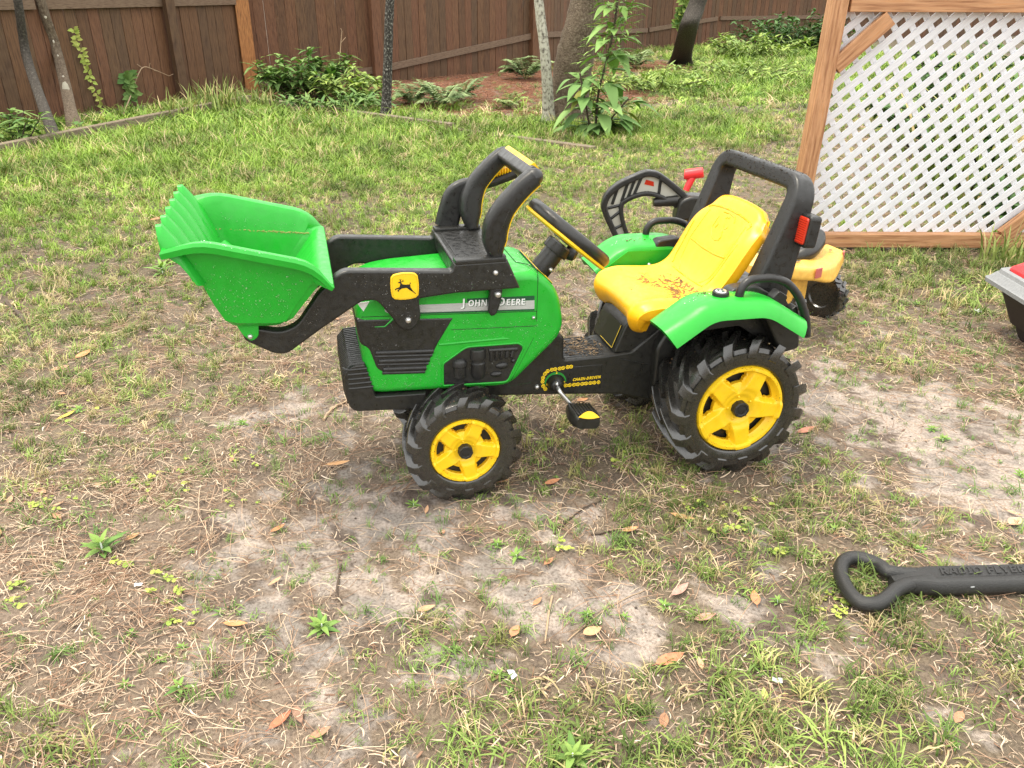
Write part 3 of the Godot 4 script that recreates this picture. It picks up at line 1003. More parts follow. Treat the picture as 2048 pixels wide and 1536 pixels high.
	eb.extrude(ep, 0.118, 0.1224)
	var bay := shape("engine_bay", eb, M.black, T)
	var rim := MB.new()
	var rp := []
	for p in ep: rp.append(Vector3(p.x, p.y, 0.1215))
	rp.append(rp[0])
	rim.tube(rp, 0.0026, 8, false)
	shape("bay_rim", rim, M.green, bay)
	var cyl := func(called: String, x: float, y0: float, prof: Array):
		var m := MB.new()
		m.lathe(prof, Transform3D(Basis(Vector3.RIGHT, -PI / 2), Vector3(x, y0, 0.117)), 20, true, true)
		shape(called, m, M.black_wet, bay)
	cyl.call("oil_filter", 0.054, 0.305, [Vector2(0, 0.0165), Vector2(0.026, 0.0165), Vector2(0.028, 0.0185), Vector2(0.038, 0.0185), Vector2(0.044, 0.015), Vector2(0.048, 0.006)])
	cyl.call("air_filter", 0.099, 0.296, [Vector2(0, 0.014), Vector2(0.012, 0.019), Vector2(0.04, 0.019), Vector2(0.043, 0.016), Vector2(0.05, 0.016), Vector2(0.052, 0.0205), Vector2(0.072, 0.0205), Vector2(0.077, 0.0185), Vector2(0.079, 0.006)])
	var mf := MB.new()
	mf.tube([Vector3(0.126, 0.3665, 0.1215), Vector3(0.196, 0.3625, 0.1215)], 0.0055, 10)
	for k in 5: mf.tube([Vector3(0.132 + k * 0.0135, 0.364 - k * 0.0007, 0.122), Vector3(0.132 + k * 0.0125, 0.349 - k * 0.001, 0.1235), Vector3(0.131 + k * 0.0125, 0.338 + k * 0.0015, 0.120)], 0.0048, 8)
	shape("manifold", mf, M.black_wet, bay)
	for q: Array in [[0.158, 0.323, 0.017, 0.009], [0.144, 0.302, 0.016, 0.008], [0.186, 0.334, 0.006, 0.006]]:
		var m := MB.new()
		m.ball(Vector3(q[0], q[1], 0.121), Vector3(q[2], q[3], 0.009), 16, 10)
		shape("cover_boss", m, M.black_wet, bay)
	# bumper
	var bm := MB.new()
	bm.extrude(rounded(V([-0.222, 0.300, -0.220, 0.345, -0.203, 0.361, -0.168, 0.362, -0.15, 0.277, -0.03, 0.272, -0.03, 0.228, -0.20, 0.2405, -0.213, 0.252]), [0.01, 0.02, 0.015, 0.004, 0.004, 0.0, 0.0, 0.02, 0.012]), -0.125, 0.125, 0.012, 4)
	var bp := shape("bumper", bm, M.black, T)
	var ribs := MB.new()
	for k in 20:
		var z := -0.114 + 0.012 * k
		ribs.tube([Vector3(-0.2135, 0.262, z), Vector3(-0.2205, 0.30, z), Vector3(-0.2190, 0.342, z), Vector3(-0.2035, 0.3595, z), Vector3(-0.170, 0.3615, z)], 0.0036, 6)
	var wrap := [0.352, 0.340, 0.328, 0.316, 0.304]
	for y: float in wrap: ribs.tube([Vector3(-0.2195, y, 0.112), Vector3(-0.2155, y, 0.121), Vector3(-0.205, y, 0.1248), Vector3(lerpf(-0.166, -0.154, (0.352 - y) / 0.05), y, 0.1248)], 0.003, 6)
	shape("bumper_ribs", ribs, M.black, bp).set_meta("kind", "stuff")
	bolt(hb, Vector3(0.236, 0.4405, 0.1215), Vector3.BACK, 0.0042)
	# rain
	drops_on_plate(V([0.05, 0.455, 0.24, 0.446, 0.305, 0.41, 0.31, 0.39, 0.235, 0.33, 0.19, 0.392, 0.01, 0.395]), 0.1216, 420)
	drops_on_plate(V([-0.16, 0.33, -0.13, 0.322, -0.03, 0.318, 0.01, 0.385, 0.008, 0.285, -0.14, 0.288]), 0.1216, 300)
	drops_on_plate(V([-0.165, 0.475, 0.04, 0.46, -0.03, 0.33, -0.12, 0.335, -0.15, 0.40]), 0.1236, 90)
	drops_on_plate(V([0.02, 0.375, 0.06, 0.38, 0.2, 0.375, 0.17, 0.285, 0.02, 0.29]), 0.1226, 60)
	for k in 320: drop(Vector3(rng.randf_range(-0.14, 0.245), 0.0, 0.0) + Vector3(0, 0, rng.randf_range(-0.1, 0.1)), Vector3.UP)
	for k in range(wet.size() - 320, wet.size()): wet[k].origin.y = 0.531 + 0.022 * clampf((wet[k].origin.x + 0.145) / 0.39, 0, 1)


func lettering(parent: Node, text: String, at: Vector3, size: float, turn: float, m: Material, slant := 0.0, deep := 0.0006, bold := true) -> MeshInstance3D:
	var f := SystemFont.new()
	f.font_names = PackedStringArray(["Droid Sans"])
	f.font_weight = 700 if bold else 400
	var t := TextMesh.new()
	t.text = text
	t.font = f
	t.font_size = 48
	t.pixel_size = size / 48.0
	t.depth = deep
	t.curve_step = 2.0
	t.horizontal_alignment = HORIZONTAL_ALIGNMENT_LEFT
	t.vertical_alignment = VERTICAL_ALIGNMENT_BOTTOM
	var b := Basis(Vector3.BACK, turn) * Basis(Vector3(1, 0, 0), Vector3(slant, 1, 0), Vector3(0, 0, 1))
	return put("lettering", t, m, parent, Transform3D(b, at - b * Vector3(0, size * 0.24, 0)))


func chassis() -> void:
	var m := MB.new()
	m.extrude(rounded(V([0.0, 0.30, 0.0, 0.228, 0.172, 0.213, 0.266, 0.205, 0.428, 0.187, 0.492, 0.179, 0.60, 0.145, 0.84, 0.150, 0.86, 0.30, 0.80, 0.40, 0.62, 0.385, 0.52, 0.302, 0.445, 0.297, 0.334, 0.297, 0.332, 0.36, 0.30, 0.385, 0.10, 0.36]), 0.008, 3), -0.072, 0.072, 0.007, 3)
	var c := shape("chassis", m, M.black, T)
	# wider rear tub under the seat
	var r := MB.new()
	r.extrude(rounded(V([0.575, 0.312, 0.575, 0.16, 0.70, 0.155, 0.82, 0.155, 0.90, 0.30, 0.885, 0.40, 0.80, 0.465, 0.66, 0.430, 0.60, 0.36]), 0.012, 3), -0.098, 0.098, 0.010, 3)
	shape("rear_tub", r, M.black, T)
	# upper plinth that carries seat and fenders
	var s := MB.new()
	s.extrude(rounded(V([0.555, 0.385, 0.60, 0.425, 0.69, 0.428, 0.735, 0.470, 0.86, 0.474, 0.91, 0.40, 0.91, 0.33, 0.83, 0.34, 0.75, 0.395]), 0.01, 3), -0.188, 0.188, 0.008, 3)
	shape("seat_plinth", s, M.black, T)
	# riser in front of the seat with a warning sticker, and foot plate ribs
	var p := MB.new()
	p.extrude(rounded(V([0.47, 0.297, 0.497, 0.37, 0.52, 0.40, 0.62, 0.40, 0.62, 0.297]), 0.01, 3), -0.1, 0.066, 0.006, 3)
	shape("seat_riser", p, M.black, T)
	var sx := Transform3D(Basis(Vector3(0, 0, -1), Vector3(0.35, 0.937, 0).normalized(), Vector3(-0.937, 0.35, 0).normalized()), Vector3(0.483, 0.335, 0.005))
	var sp := MB.new()
	sp.extrude(rounded(V([-0.045, -0.032, 0.045, -0.032, 0.045, 0.036, -0.045, 0.036]), 0.005, 3), -0.001, 0.0016, 0.0, 1, sx)
	var st := shape("warning_sticker", sp, M.decal_black, T, 0.0)
	var fr := MB.new()
	fr.tube([sx * Vector3(-0.043, 0.034, 0.0016), sx * Vector3(-0.043, -0.03, 0.0016), sx * Vector3(0.043, -0.03, 0.0016)], 0.0007, 4)
	shape("sticker_border", fr, M.decal_yellow, st)
	var ft := MB.new()
	for k in 9: ft.tube([Vector3(0.338, 0.2968, -0.062 + k * 0.0152), Vector3(0.446, 0.2968, -0.062 + k * 0.0152)], 0.0022, 5)
	shape("foot_plate_ribs", ft, M.black_wet, c).set_meta("kind", "stuff")
	var pan := MB.new()
	pan.tube([Vector3(0.36, 0.274, 0.0718), Vector3(0.438, 0.272, 0.0718), Vector3(0.434, 0.205, 0.0718)], 0.0012, 5)
	pan.tube([Vector3(0.486, 0.284, 0.0718), Vector3(0.574, 0.258, 0.0718)], 0.0014, 5)
	shape("panel_line", pan, M.black_wet, c)
	var junk := MB.new()
	for k in 230:
		var q := rng.randf()
		junk.col = Color(0.07, 0.045, 0.028).lerp(Color(0.36, 0.25, 0.15), rng.randf())
		var at := Vector3(clampf(rng.randfn(0.40, 0.03), 0.335, 0.468), 0.2985, clampf(rng.randfn(-0.01, 0.035), -0.068, 0.064))
		if k < 70:
			var d := Vector3.RIGHT.rotated(Vector3.UP, rng.randf() * TAU) * rng.randf_range(0.003, 0.013)
			junk.tube([at - d, at + d + Vector3(0, 0.002, 0)], 0.0007, 4)
		else:
			var sz := 0.0008 + 0.003 * pow(rng.randf(), 2.0)
			junk.blob(at, Basis(Vector3.UP, rng.randf() * TAU) * Basis.from_scale(Vector3(sz * 1.6, 0.001, sz)), 6)
	shape("bark_crumbs", junk, M.mud, c, 0.0).set_meta("kind", "stuff")
	bolt(c, Vector3(0.2625, 0.229, 0.0722), Vector3(0, 0, 1), 0.006)
	# printed chain, number dial and words
	var links := [[0.2855, 0.2205], [0.2795, 0.2300], [0.2775, 0.2425], [0.2785, 0.2535], [0.2835, 0.2640], [0.2905, 0.2705], [0.3015, 0.2735], [0.3105, 0.2740], [0.3225, 0.2745], [0.3315, 0.2750], [0.3435, 0.2760], [0.3530, 0.2765]]
	var low := []
	for k in 9: low.append([0.3400 + k * 0.0113, 0.2240 - k * 0.0001])
	for run: Array in [links, low]:
		var o := MB.new()
		for k in run.size():
			var q := Vector3(run[k][0], run[k][1], 0.0725)
			o.lathe([Vector2(0.0, 0.0052), Vector2(0.0006, 0.0050), Vector2(0.0006, 0.0034), Vector2(0.0, 0.0032)], Transform3D(Basis(), q), 14)
			o.lathe([Vector2(0.0, 0.0020), Vector2(0.0006, 0.0018)], Transform3D(Basis(), q), 8, false, true)
			if k % 2 == 1:
				var b := Vector3(run[k - 1][0], run[k - 1][1], 0.0725)
				var t := (q - b).normalized()
				var s2 := Vector3(-t.y, t.x, 0)
				for sg: float in [-1.0, 1.0]: o.tube([b + t * 0.004 + s2 * 0.0027 * sg, q - t * 0.004 + s2 * 0.0027 * sg], 0.0008, 4)
		shape("chain_print", o, M.decal_yellow, c, 20.0)
	var arc := MB.new()
	var ap := PackedVector2Array()
	for k in 13: ap.append(Vector2(0.312, 0.236) + Vector2.from_angle(deg_to_rad(185.0 - k * 15.5)) * 0.0295)
	for k in range(12, -1, -1): ap.append(Vector2(0.312, 0.236) + Vector2.from_angle(deg_to_rad(185.0 - k * 15.5)) * (0.0225 + 0.004 * absf(k - 6) / 6.0))
	arc.extrude(ap, 0.0715, 0.0728)
	shape("dial_print", arc, M.decal_green, c, 0.0)
	lettering(c, "CHAIN-DRIVEN", Vector3(0.358, 0.2345, 0.0729), 0.0108, 0.0, M.decal_yellow, 0.2)
	lettering(c, "3", Vector3(0.2885, 0.2285, 0.0729), 0.0085, 0.3, M.decal_yellow)
	lettering(c, "2", Vector3(0.3120, 0.2610, 0.0732), 0.0085, 0.0, M.decal_yellow)
	lettering(c, "1", Vector3(0.3345, 0.2310, 0.0729), 0.0085, 0.0, M.decal_yellow)


func pedals() -> void:
	for side: float in [1.0, -1.0]:
		var hub := Vector3(0.311, 0.236, 0.0)
		var o := Node3D.new()
		o.name = "pedal" if side > 0 else "pedal_001"
		o.position = hub
		if side < 0: o.rotation = Vector3(0, PI, 0)
		T.add_child(o)
		var hb := MB.new()
		hb.lathe([Vector2(0.068, 0.0215), Vector2(0.082, 0.0205), Vector2(0.094, 0.0165), Vector2(0.098, 0.012), Vector2(0.099, 0.001)], Transform3D(), 20)
		shape("crank_boss", hb, M.black, o)
		bolt(o, Vector3(-0.003, 0.008, 0.097), Vector3.BACK, 0.005)
		var d := -1.0 if side < 0 else 1.0
		var rod := MB.new()
		rod.tube(corner_path([Vector3(0.0, -0.002, 0.095), Vector3(0.0, -0.006, 0.112), Vector3(0.032, -0.048, 0.122), Vector3(0.040, -0.056, 0.150)], 0.012), 0.0056, 10)
		shape("crank_rod", rod, M.steel, o)
		# the pedal block, ribbed, with a yellow reflector on its end
		var px := Transform3D(Basis(Vector3(0.915, 0.20, -0.25).normalized(), 0.0), Vector3.ZERO)
		var bx := Vector3(0.93, -0.12, 0.0).normalized()
		var by := Vector3(0.12, 0.93, 0.0).normalized()
		px = Transform3D(Basis(bx, by, Vector3.BACK), Vector3(0.046, -0.055, 0.168))
		var blk := MB.new()
		var rings := []
		for k in 7:
			var f := k / 6.0
			var z := -0.040 + 0.080 * f
			var w := 0.033 + 0.005 * sin(f * PI)
			var h := 0.0165 + 0.002 * sin(f * PI)
			if k == 6:
				w *= 0.93
				h *= 0.88
			var ring := PackedVector3Array()
			for q in rrect(w, h, 0.014, 5): ring.append(px * Vector3(q.x, q.y, z))
			rings.append(ring)
		blk.loft(rings, true, true, true)
		for k in 7: blk.tube([px * Vector3(-0.025 + k * 0.0085, 0.0175, -0.037), px * Vector3(-0.025 + k * 0.0085, 0.0188, 0.0), px * Vector3(-0.025 + k * 0.0085, 0.0182, 0.030)], 0.0024, 6)
		shape("pedal_block", blk, M.black, o)
		var rf := MB.new()
		var rp := PackedVector2Array()
		for k in 13: rp.append(Vector2(-0.028 + 0.056 * k / 12.0, -0.0035 + 0.0155 * sin(PI * k / 12.0)))
		for k in range(11, 0, -1): rp.append(Vector2(-0.028 + 0.056 * k / 12.0, -0.0035 - 0.004 * sin(PI * k / 12.0)))
		rf.extrude(rp, 0.0385, 0.0425, 0.001, 2, px * Transform3D(Basis(Vector3.RIGHT, -0.38), Vector3(0, 0.005, 0)))
		shape("reflector", rf, M.yellow, o)


func loader() -> void:
	var arm2 := rounded(V([-0.200, 0.600, -0.10, 0.592, 0.036, 0.581, 0.041, 0.597, 0.165, 0.597, 0.195, 0.528, 0.041, 0.528, -0.040, 0.522, -0.037, 0.470, -0.060, 0.446, -0.084, 0.452, -0.103, 0.483, -0.134, 0.527, -0.166, 0.527, -0.259, 0.470, -0.338, 0.418, -0.365, 0.421, -0.428, 0.462, -0.420, 0.492, -0.345, 0.472, -0.310, 0.484, -0.261, 0.550, -0.220, 0.588]),
		[0.02, 0.0, 0.006, 0.0, 0.0, 0.0, 0.0, 0.006, 0.02, 0.03, 0.02, 0.01, 0.012, 0.012, 0.0, 0.02, 0.02, 0.02, 0.015, 0.02, 0.02, 0.0, 0.01])
	for side: float in [1.0, -1.0]:
		var m := MB.new()
		m.extrude(arm2, 0.124 if side > 0 else -0.155, 0.155 if side > 0 else -0.124, 0.006, 3)
		var a := shape("loader_arm", m, M.black, T)
		bolt(a, Vector3(0.136, 0.570, 0.155 * side), Vector3(0, 0, side))
		bolt(a, Vector3(-0.067, 0.474, 0.155 * side), Vector3(0, 0, side), 0.0066)
		bolt(a, Vector3(0.136, 0.570, 0.124 * side), Vector3(0, 0, -side))
		# latch hanging over the hood stripe
		var l := MB.new()
		l.extrude(rounded(V([0.125, 0.530, 0.156, 0.530, 0.152, 0.494, 0.140, 0.464, 0.128, 0.460, 0.122, 0.470]), [0.0, 0.0, 0.02, 0.01, 0.008, 0.008]), 0.1245 if side > 0 else -0.146, 0.146 if side > 0 else -0.1245, 0.006, 3)
		var lt := shape("latch", l, M.black_wet, T)
		bolt(lt, Vector3(0.143, 0.515, 0.147 * side), Vector3(0, 0, side), 0.0075)
		# badge on the arm
		var bd := MB.new()
		var bp := PackedVector2Array()
		for q: Array in [[-0.0295, -0.0225, -0.0315, 0.0, -0.0295, 0.0225], [-0.0235, 0.0285, 0.0, 0.0315, 0.0235, 0.0285], [0.0295, 0.0225, 0.0315, 0.0, 0.0295, -0.0225], [0.0235, -0.0285, 0.0, -0.0315, -0.0235, -0.0285]]:
			for k in 5:
				var f := k / 4.0
				var p := Vector2(q[0], q[1])
				var w := Vector2(q[2], q[3])
				var e := Vector2(q[4], q[5])
				bp.append(p.lerp(w * 1.0, f).lerp(w.lerp(e, f), f) + (w - (p + e) / 2) * 2.0 * f * (1 - f))
		var bt := Transform3D(Basis(Vector3.UP, 0.0 if side > 0 else PI), Vector3(-0.071, 0.556, 0.155 * side))
		bd.extrude(bp, -0.001, 0.0055, 0.0025, 3, bt)
		var badge := shape("badge", bd, M.yellow, T)
		var line := MB.new()
		var lp := []
		for p in MB.inset(bp, 0.0035): lp.append(bt * Vector3(p.x, p.y, 0.0052))
		lp.append(lp[0])
		line.tube(lp, 0.0005, 4, false)
		shape("badge_border", line, M.decal_black, badge)
		shape("badge_deer", deer(bt, 0.0052, 0.0062, 1.0), M.decal_black, badge, 0.0)
	# cross channel between the arms
	var x := MB.new()
	x.extrude(rounded(V([0.041, 0.597, 0.165, 0.597, 0.183, 0.556, 0.044, 0.556]), [0.008, 0.004, 0.0, 0.0]), -0.1235, 0.1235)
	var xb := shape("cross_channel", x, M.black, T)
	var top := MB.new()
	top.extrude(rounded(V([0.056, -0.110, 0.128, -0.110, 0.128, 0.112, 0.056, 0.112]), 0.006, 3), 0.596, 0.5995, 0.0015, 2, Transform3D(Basis(Vector3(1, 0, 0), Vector3(0, 0, 1), Vector3(0, 1, 0)), Vector3.ZERO))
	shape("channel_plate", top, M.black_wet, xb)
	for s: float in [1.0, -1.0]:
		var e := MB.new()
		e.box(Vector3(0.118, 0.014, 0.034), Transform3D(Basis(), Vector3(0.103, 0.599, 0.139 * s)), 0.006)
		shape("channel_end", e, M.black, xb)
	# the yellow and black hoop handle: each arm a tapering shell
	var hl := [Vector2(0.141, 0.604), Vector2(0.138, 0.640), Vector2(0.142, 0.676), Vector2(0.158, 0.710), Vector2(0.182, 0.738), Vector2(0.206, 0.761), Vector2(0.227, 0.777)]
	var wd := [0.015, 0.0275, 0.0285, 0.0245, 0.0225, 0.0215, 0.0205]
	for side: float in [1.0, -1.0]:
		var path := []
		for k in hl.size(): path.append(Vector3(hl[k].x, hl[k].y, side * (0.130 + 0.010 * minf(1.0, k / 3.0))))
		path = smooth(path, 5)
		var profs := []
		for k in path.size():
			var f := float(k) / (path.size() - 1) * (wd.size() - 1)
			var w := lerpf(wd[int(f)], wd[mini(int(f) + 1, wd.size() - 1)], f - int(f))
			profs.append(rrect(0.021, w, 0.017, 5))
		var m := MB.new()
		m.sweep(path, profs, Vector3(0, 0, 1))
		m.ball(path[path.size() - 1], Vector3(0.0205, 0.0205, 0.021), 14, 10)
		var hd := shape("lift_handle", m, M.black_wet, T)
		# yellow back edge
		var yb := MB.new()
		var yp := []
		for k in range(3, path.size()):
			var t: Vector3 = (path[k] - path[k - 1]).normalized()
			var f := float(k) / (path.size() - 1) * (wd.size() - 1)
			var w := lerpf(wd[int(f)], wd[mini(int(f) + 1, wd.size() - 1)], f - int(f))
			yp.append(path[k] + Vector3(t.y, -t.x, 0) * (w - 0.0022))
		yb.sweep(yp, [rrect(0.0125, 0.0038, 0.003, 3)], Vector3(0, 0, 1))
		shape("handle_edge", yb, M.yellow, hd)
		var sm := MB.new()
		sm.tube([path[2] + Vector3(0.004, 0, 0.0212 * side), path[8] + Vector3(0.006, 0, 0.0214 * side), path[16] + Vector3(0.004, -0.004, 0.0214 * side)], 0.0008, 4)
		shape("mould_line", sm, M.decal_black, hd)
	var bar := MB.new()
	var bpath := [Vector3(0.227, 0.777, -0.13), Vector3(0.227, 0.777, 0.13)]
	bar.sweep(bpath, [rrect(0.0175, 0.0175, 0.011, 4)], Vector3(0.8, 0.6, 0).normalized())
	var hbar := shape("handle_bar", bar, M.black, T)
	var grip := MB.new()
	grip.sweep([Vector3(0.230, 0.7835, -0.118), Vector3(0.230, 0.7835, 0.112)], [rrect(0.0165, 0.0135, 0.006, 4)], Vector3(0.8, 0.6, 0).normalized())
	shape("grip_strip", grip, M.yellow, hbar)
	# the lever on the far side
	var lv := MB.new()
	var lpth := smooth([Vector3(0.079, 0.602, -0.155), Vector3(0.092, 0.645, -0.155), Vector3(0.108, 0.684, -0.155), Vector3(0.140, 0.705, -0.155), Vector3(0.190, 0.706, -0.155), Vector3(0.262, 0.728, -0.155)], 5)
	var lw := []
	for k in lpth.size():
		var f := float(k) / (lpth.size() - 1)
		lw.append(rrect(0.014, lerpf(0.030, 0.0125, smoothstep(0.25, 0.75, f)), 0.0115, 4))
	lv.sweep(lpth, lw, Vector3(0, 0, 1))
	var lever := shape("bucket_lever", lv, M.black_wet, T)
	var lg := MB.new()
	for k in 12:
		var f := k / 11.0
		lg.ball(Vector3(lerpf(0.170, 0.246, f), lerpf(0.719, 0.738, f), -0.153), Vector3(0.0042, 0.010, 0.012), 8, 6)
	shape("lever_grip", lg, M.yellow, lever)
	drops_on_plate(V([-0.20, 0.59, 0.03, 0.578, 0.19, 0.575, 0.17, 0.535, -0.16, 0.53]), 0.1555, 170)
	drops_on_plate(V([-0.05, 0.47, -0.09, 0.48, -0.13, 0.53, -0.045, 0.525]), 0.1555, 30)
	drops_on_plate(V([-0.34, 0.43, -0.26, 0.48, -0.26, 0.54, -0.31, 0.47]), 0.1555, 40)
	drops_on_plate(V([0.12, 0.61, 0.12, 0.65, 0.14, 0.69, 0.2, 0.75, 0.22, 0.745, 0.165, 0.69, 0.155, 0.61]), 0.1515, 40)


func deer(x: Transform3D, z0: float, z1: float, s: float) -> MB:
	# leaping stag, facing left
	var m := MB.new()
	var parts := [
		[-8, 10.5, -10.5, 11.5, -14, 10, -13.5, 8.8, -10, 8.2, -9.5, 5, -11, 1.5, -10, -1, -6, -3.5, 2, -3, 7, -4, 11, -2.5, 12, 1.5, 9, 4, 2, 4, -4, 5, -6.5, 8],
		[-10, 0.5, -15, -1.5, -20, -3, -21.5, -5.5, -19.5, -6.5, -18.5, -4.8, -13, -4, -8, -3.4],
		[-9.5, -2, -13, -5, -16.5, -8, -14, -10.5, -12.5, -9, -13.4, -7.8, -9.5, -5.5, -6, -3.5],
		[7, -4, 11.5, -2.5, 14, -5.5, 15, -9, 20, -14, 22.5, -17.5, 21, -18, 18, -14.5, 12, -9.5, 9, -6],
		[5, -3.8, 9, -4.5, 13, -8.5, 17, -11, 16, -12, 11, -9.5, 7, -6],
		[10.5, 3.4, 12.5, 5, 12.4, 8.2, 11.3, 8, 10.9, 5.6, 9.3, 4.4],
		[-9.8, 11, -9, 14, -11.5, 16.5, -10.8, 17, -8.2, 14.8, -7.4, 17.8, -6.5, 17.6, -7.3, 14, -8.3, 10.8],
		[-8.2, 11, -4.5, 12.5, -3.2, 15.5, -2.4, 15, -3.4, 12.2, -1.2, 12.2, -1.4, 11.4, -5, 11, -7.6, 9.8]]
	for p: Array in parts:
		var q := V(p)
		for k in q.size(): q[k] *= 0.00105 * s
		m.extrude(q, z0, z1, 0.0, 1, x)
	return m


func bucket() -> void:
	# stations from the rim down: front x/y, side bend, second bend, back corner, half widths
	var side_pts := func(f: Vector2, b1: Vector2, b2: Vector2, e: Vector2, wf: float, w1: float, w2: float, we: float, fr: float, br: float) -> PackedVector3Array:
		var near := [Vector3(f.x, f.y, wf), Vector3(b1.x, b1.y, w1), Vector3(b2.x, b2.y, w2), Vector3(e.x, e.y, we)]
		var ring := PackedVector3Array()
		var half := corner_path(near, 0.03, 3)
		# front edge middle, near side, back edge, far side
		var nf: Vector3 = half[0]
		var ne: Vector3 = half[half.size() - 1]
		var pts := []
		pts.append(Vector3(nf.x, nf.y, nf.z - fr))
		pts.append(Vector3(nf.x + fr * 0.06, nf.y, nf.z - fr * 0.06))
		for k in range(1, half.size() - 1): pts.append(half[k])
		pts.append(Vector3(ne.x - br * 0.5, ne.y + br * 0.2, ne.z))
		pts.append(Vector3(ne.x - br * 0.06, ne.y, ne.z - br * 0.06))
		pts.append(Vector3(ne.x, ne.y, ne.z - br))
		for p: Vector3 in pts: ring.append(p)
		for k in range(pts.size() - 1, -1, -1): ring.append(Vector3(pts[k].x, pts[k].y, -pts[k].z))
		return ring
	var rim_o := [Vector2(-0.545, 0.690), Vector2(-0.474, 0.700), Vector2(-0.263, 0.642), Vector2(-0.226, 0.596)]
	var st := []
	# outside: bottom first, then up the wall, out to the flange, over it, down the inside to the floor
	var s := func(f, b1, b2, e, w: float, fr: float, br: float): st.append(side_pts.call(f, b1, b2, e, w, w, w, w, fr, br))
	s.call(Vector2(-0.43, 0.502), Vector2(-0.415, 0.500), Vector2(-0.36, 0.497), Vector2(-0.342, 0.498), 0.150, 0.02, 0.02)
	s.call(Vector2(-0.444, 0.505), Vector2(-0.425, 0.500), Vector2(-0.355, 0.495), Vector2(-0.330, 0.500), 0.172, 0.03, 0.03)
	s.call(Vector2(-0.455, 0.520), Vector2(-0.43, 0.512), Vector2(-0.345, 0.504), Vector2(-0.314, 0.512), 0.184, 0.03, 0.03)
	s.call(Vector2(-0.470, 0.555), Vector2(-0.44, 0.555), Vector2(-0.325, 0.540), Vector2(-0.287, 0.545), 0.189, 0.03, 0.03)
	s.call(Vector2(-0.487, 0.606), Vector2(-0.455, 0.610), Vector2(-0.300, 0.575), Vector2(-0.262, 0.575), 0.195, 0.03, 0.03)
	s.call(Vector2(-0.503, 0.612), Vector2(-0.460, 0.620), Vector2(-0.295, 0.585), Vector2(-0.258, 0.580), 0.197, 0.03, 0.03)
	s.call(Vector2(-0.519, 0.668), Vector2(-0.474, 0.676), Vector2(-0.280, 0.622), Vector2(-0.250, 0.590), 0.203, 0.02, 0.03)
	st.append(side_pts.call(Vector2(-0.519, 0.671), Vector2(-0.474, 0.679), Vector2(-0.279, 0.625), Vector2(-0.246, 0.588), 0.206, 0.206, 0.207, 0.21, 0.02, 0.03))
	st.append(side_pts.call(Vector2(-0.546, 0.673), Vector2(-0.474, 0.683), Vector2(-0.272, 0.628), Vector2(-0.229, 0.585), 0.236, 0.228, 0.232, 0.238, 0.01, 0.01))
	st.append(side_pts.call(Vector2(-0.548, 0.684), Vector2(-0.474, 0.696), Vector2(-0.268, 0.640), Vector2(-0.224, 0.592), 0.238, 0.230, 0.234, 0.240, 0.01, 0.01))
	st.append(side_pts.call(Vector2(-0.544, 0.690), Vector2(-0.474, 0.703), Vector2(-0.266, 0.647), Vector2(-0.226, 0.599), 0.234, 0.226, 0.230, 0.236, 0.01, 0.01))
	st.append(side_pts.call(Vector2(-0.538, 0.689), Vector2(-0.474, 0.704), Vector2(-0.267, 0.648), Vector2(-0.231, 0.601), 0.225, 0.215, 0.219, 0.225, 0.01, 0.012))
	st.append(side_pts.call(Vector2(-0.530, 0.684), Vector2(-0.473, 0.701), Vector2(-0.270, 0.645), Vector2(-0.240, 0.603), 0.213, 0.203, 0.207, 0.212, 0.012, 0.015))
	s.call(Vector2(-0.512, 0.668), Vector2(-0.471, 0.685), Vector2(-0.275, 0.632), Vector2(-0.252, 0.600), 0.196, 0.02, 0.03)
	s.call(Vector2(-0.497, 0.630), Vector2(-0.460, 0.640), Vector2(-0.285, 0.606), Vector2(-0.262, 0.590), 0.189, 0.02, 0.03)
	s.call(Vector2(-0.478, 0.604), Vector2(-0.455, 0.604), Vector2(-0.295, 0.582), Vector2(-0.270, 0.580), 0.182, 0.02, 0.03)
	s.call(Vector2(-0.455, 0.545), Vector2(-0.435, 0.540), Vector2(-0.330, 0.533), Vector2(-0.302, 0.540), 0.175, 0.03, 0.03)
	s.call(Vector2(-0.443, 0.522), Vector2(-0.42, 0.512), Vector2(-0.350, 0.508), Vector2(-0.324, 0.514), 0.165, 0.03, 0.03)
	s.call(Vector2(-0.425, 0.512), Vector2(-0.41, 0.508), Vector2(-0.36, 0.505), Vector2(-0.345, 0.508), 0.140, 0.02, 0.02)
	var m := MB.new()
	m.loft(st, true, true, true)
	var bk := shape("bucket", m, M.green, T, 32.0)
	# six tapering teeth on the front lip
	for k in 6:
		var z := -0.186 + 0.372 * k / 5.0
		var t := MB.new()
		var rings := []
		var pr := [[-0.548, 0.680, -0.552, 0.728, 0.0215], [-0.545, 0.676, -0.541, 0.729, 0.0265], [-0.532, 0.668, -0.522, 0.703, 0.0305], [-0.516, 0.655, -0.503, 0.670, 0.0322], [-0.504, 0.635, -0.488, 0.636, 0.0328], [-0.492, 0.612, -0.477, 0.606, 0.0328]]
		for q: Array in pr:
			var w: float = q[4]
			var lo := Vector3(q[0], q[1], z)
			var hi := Vector3(q[2], q[3], z)
			var mid := lo.lerp(hi, 0.72)
			var ring := PackedVector3Array([lo + Vector3(0, 0, -w), lo.lerp(hi, 0.35) + Vector3(0, 0, -w * 0.98), mid + Vector3(0, 0, -w * 0.72), hi + Vector3(0, 0, -w * 0.36), hi + (hi - lo) * 0.05, hi + Vector3(0, 0, w * 0.36), mid + Vector3(0, 0, w * 0.72), lo.lerp(hi, 0.35) + Vector3(0, 0, w * 0.98), lo + Vector3(0, 0, w)])
			rings.append(ring)
		t.loft(rings, true, true, true)
		shape("tooth", t, M.green, bk, 42.0)
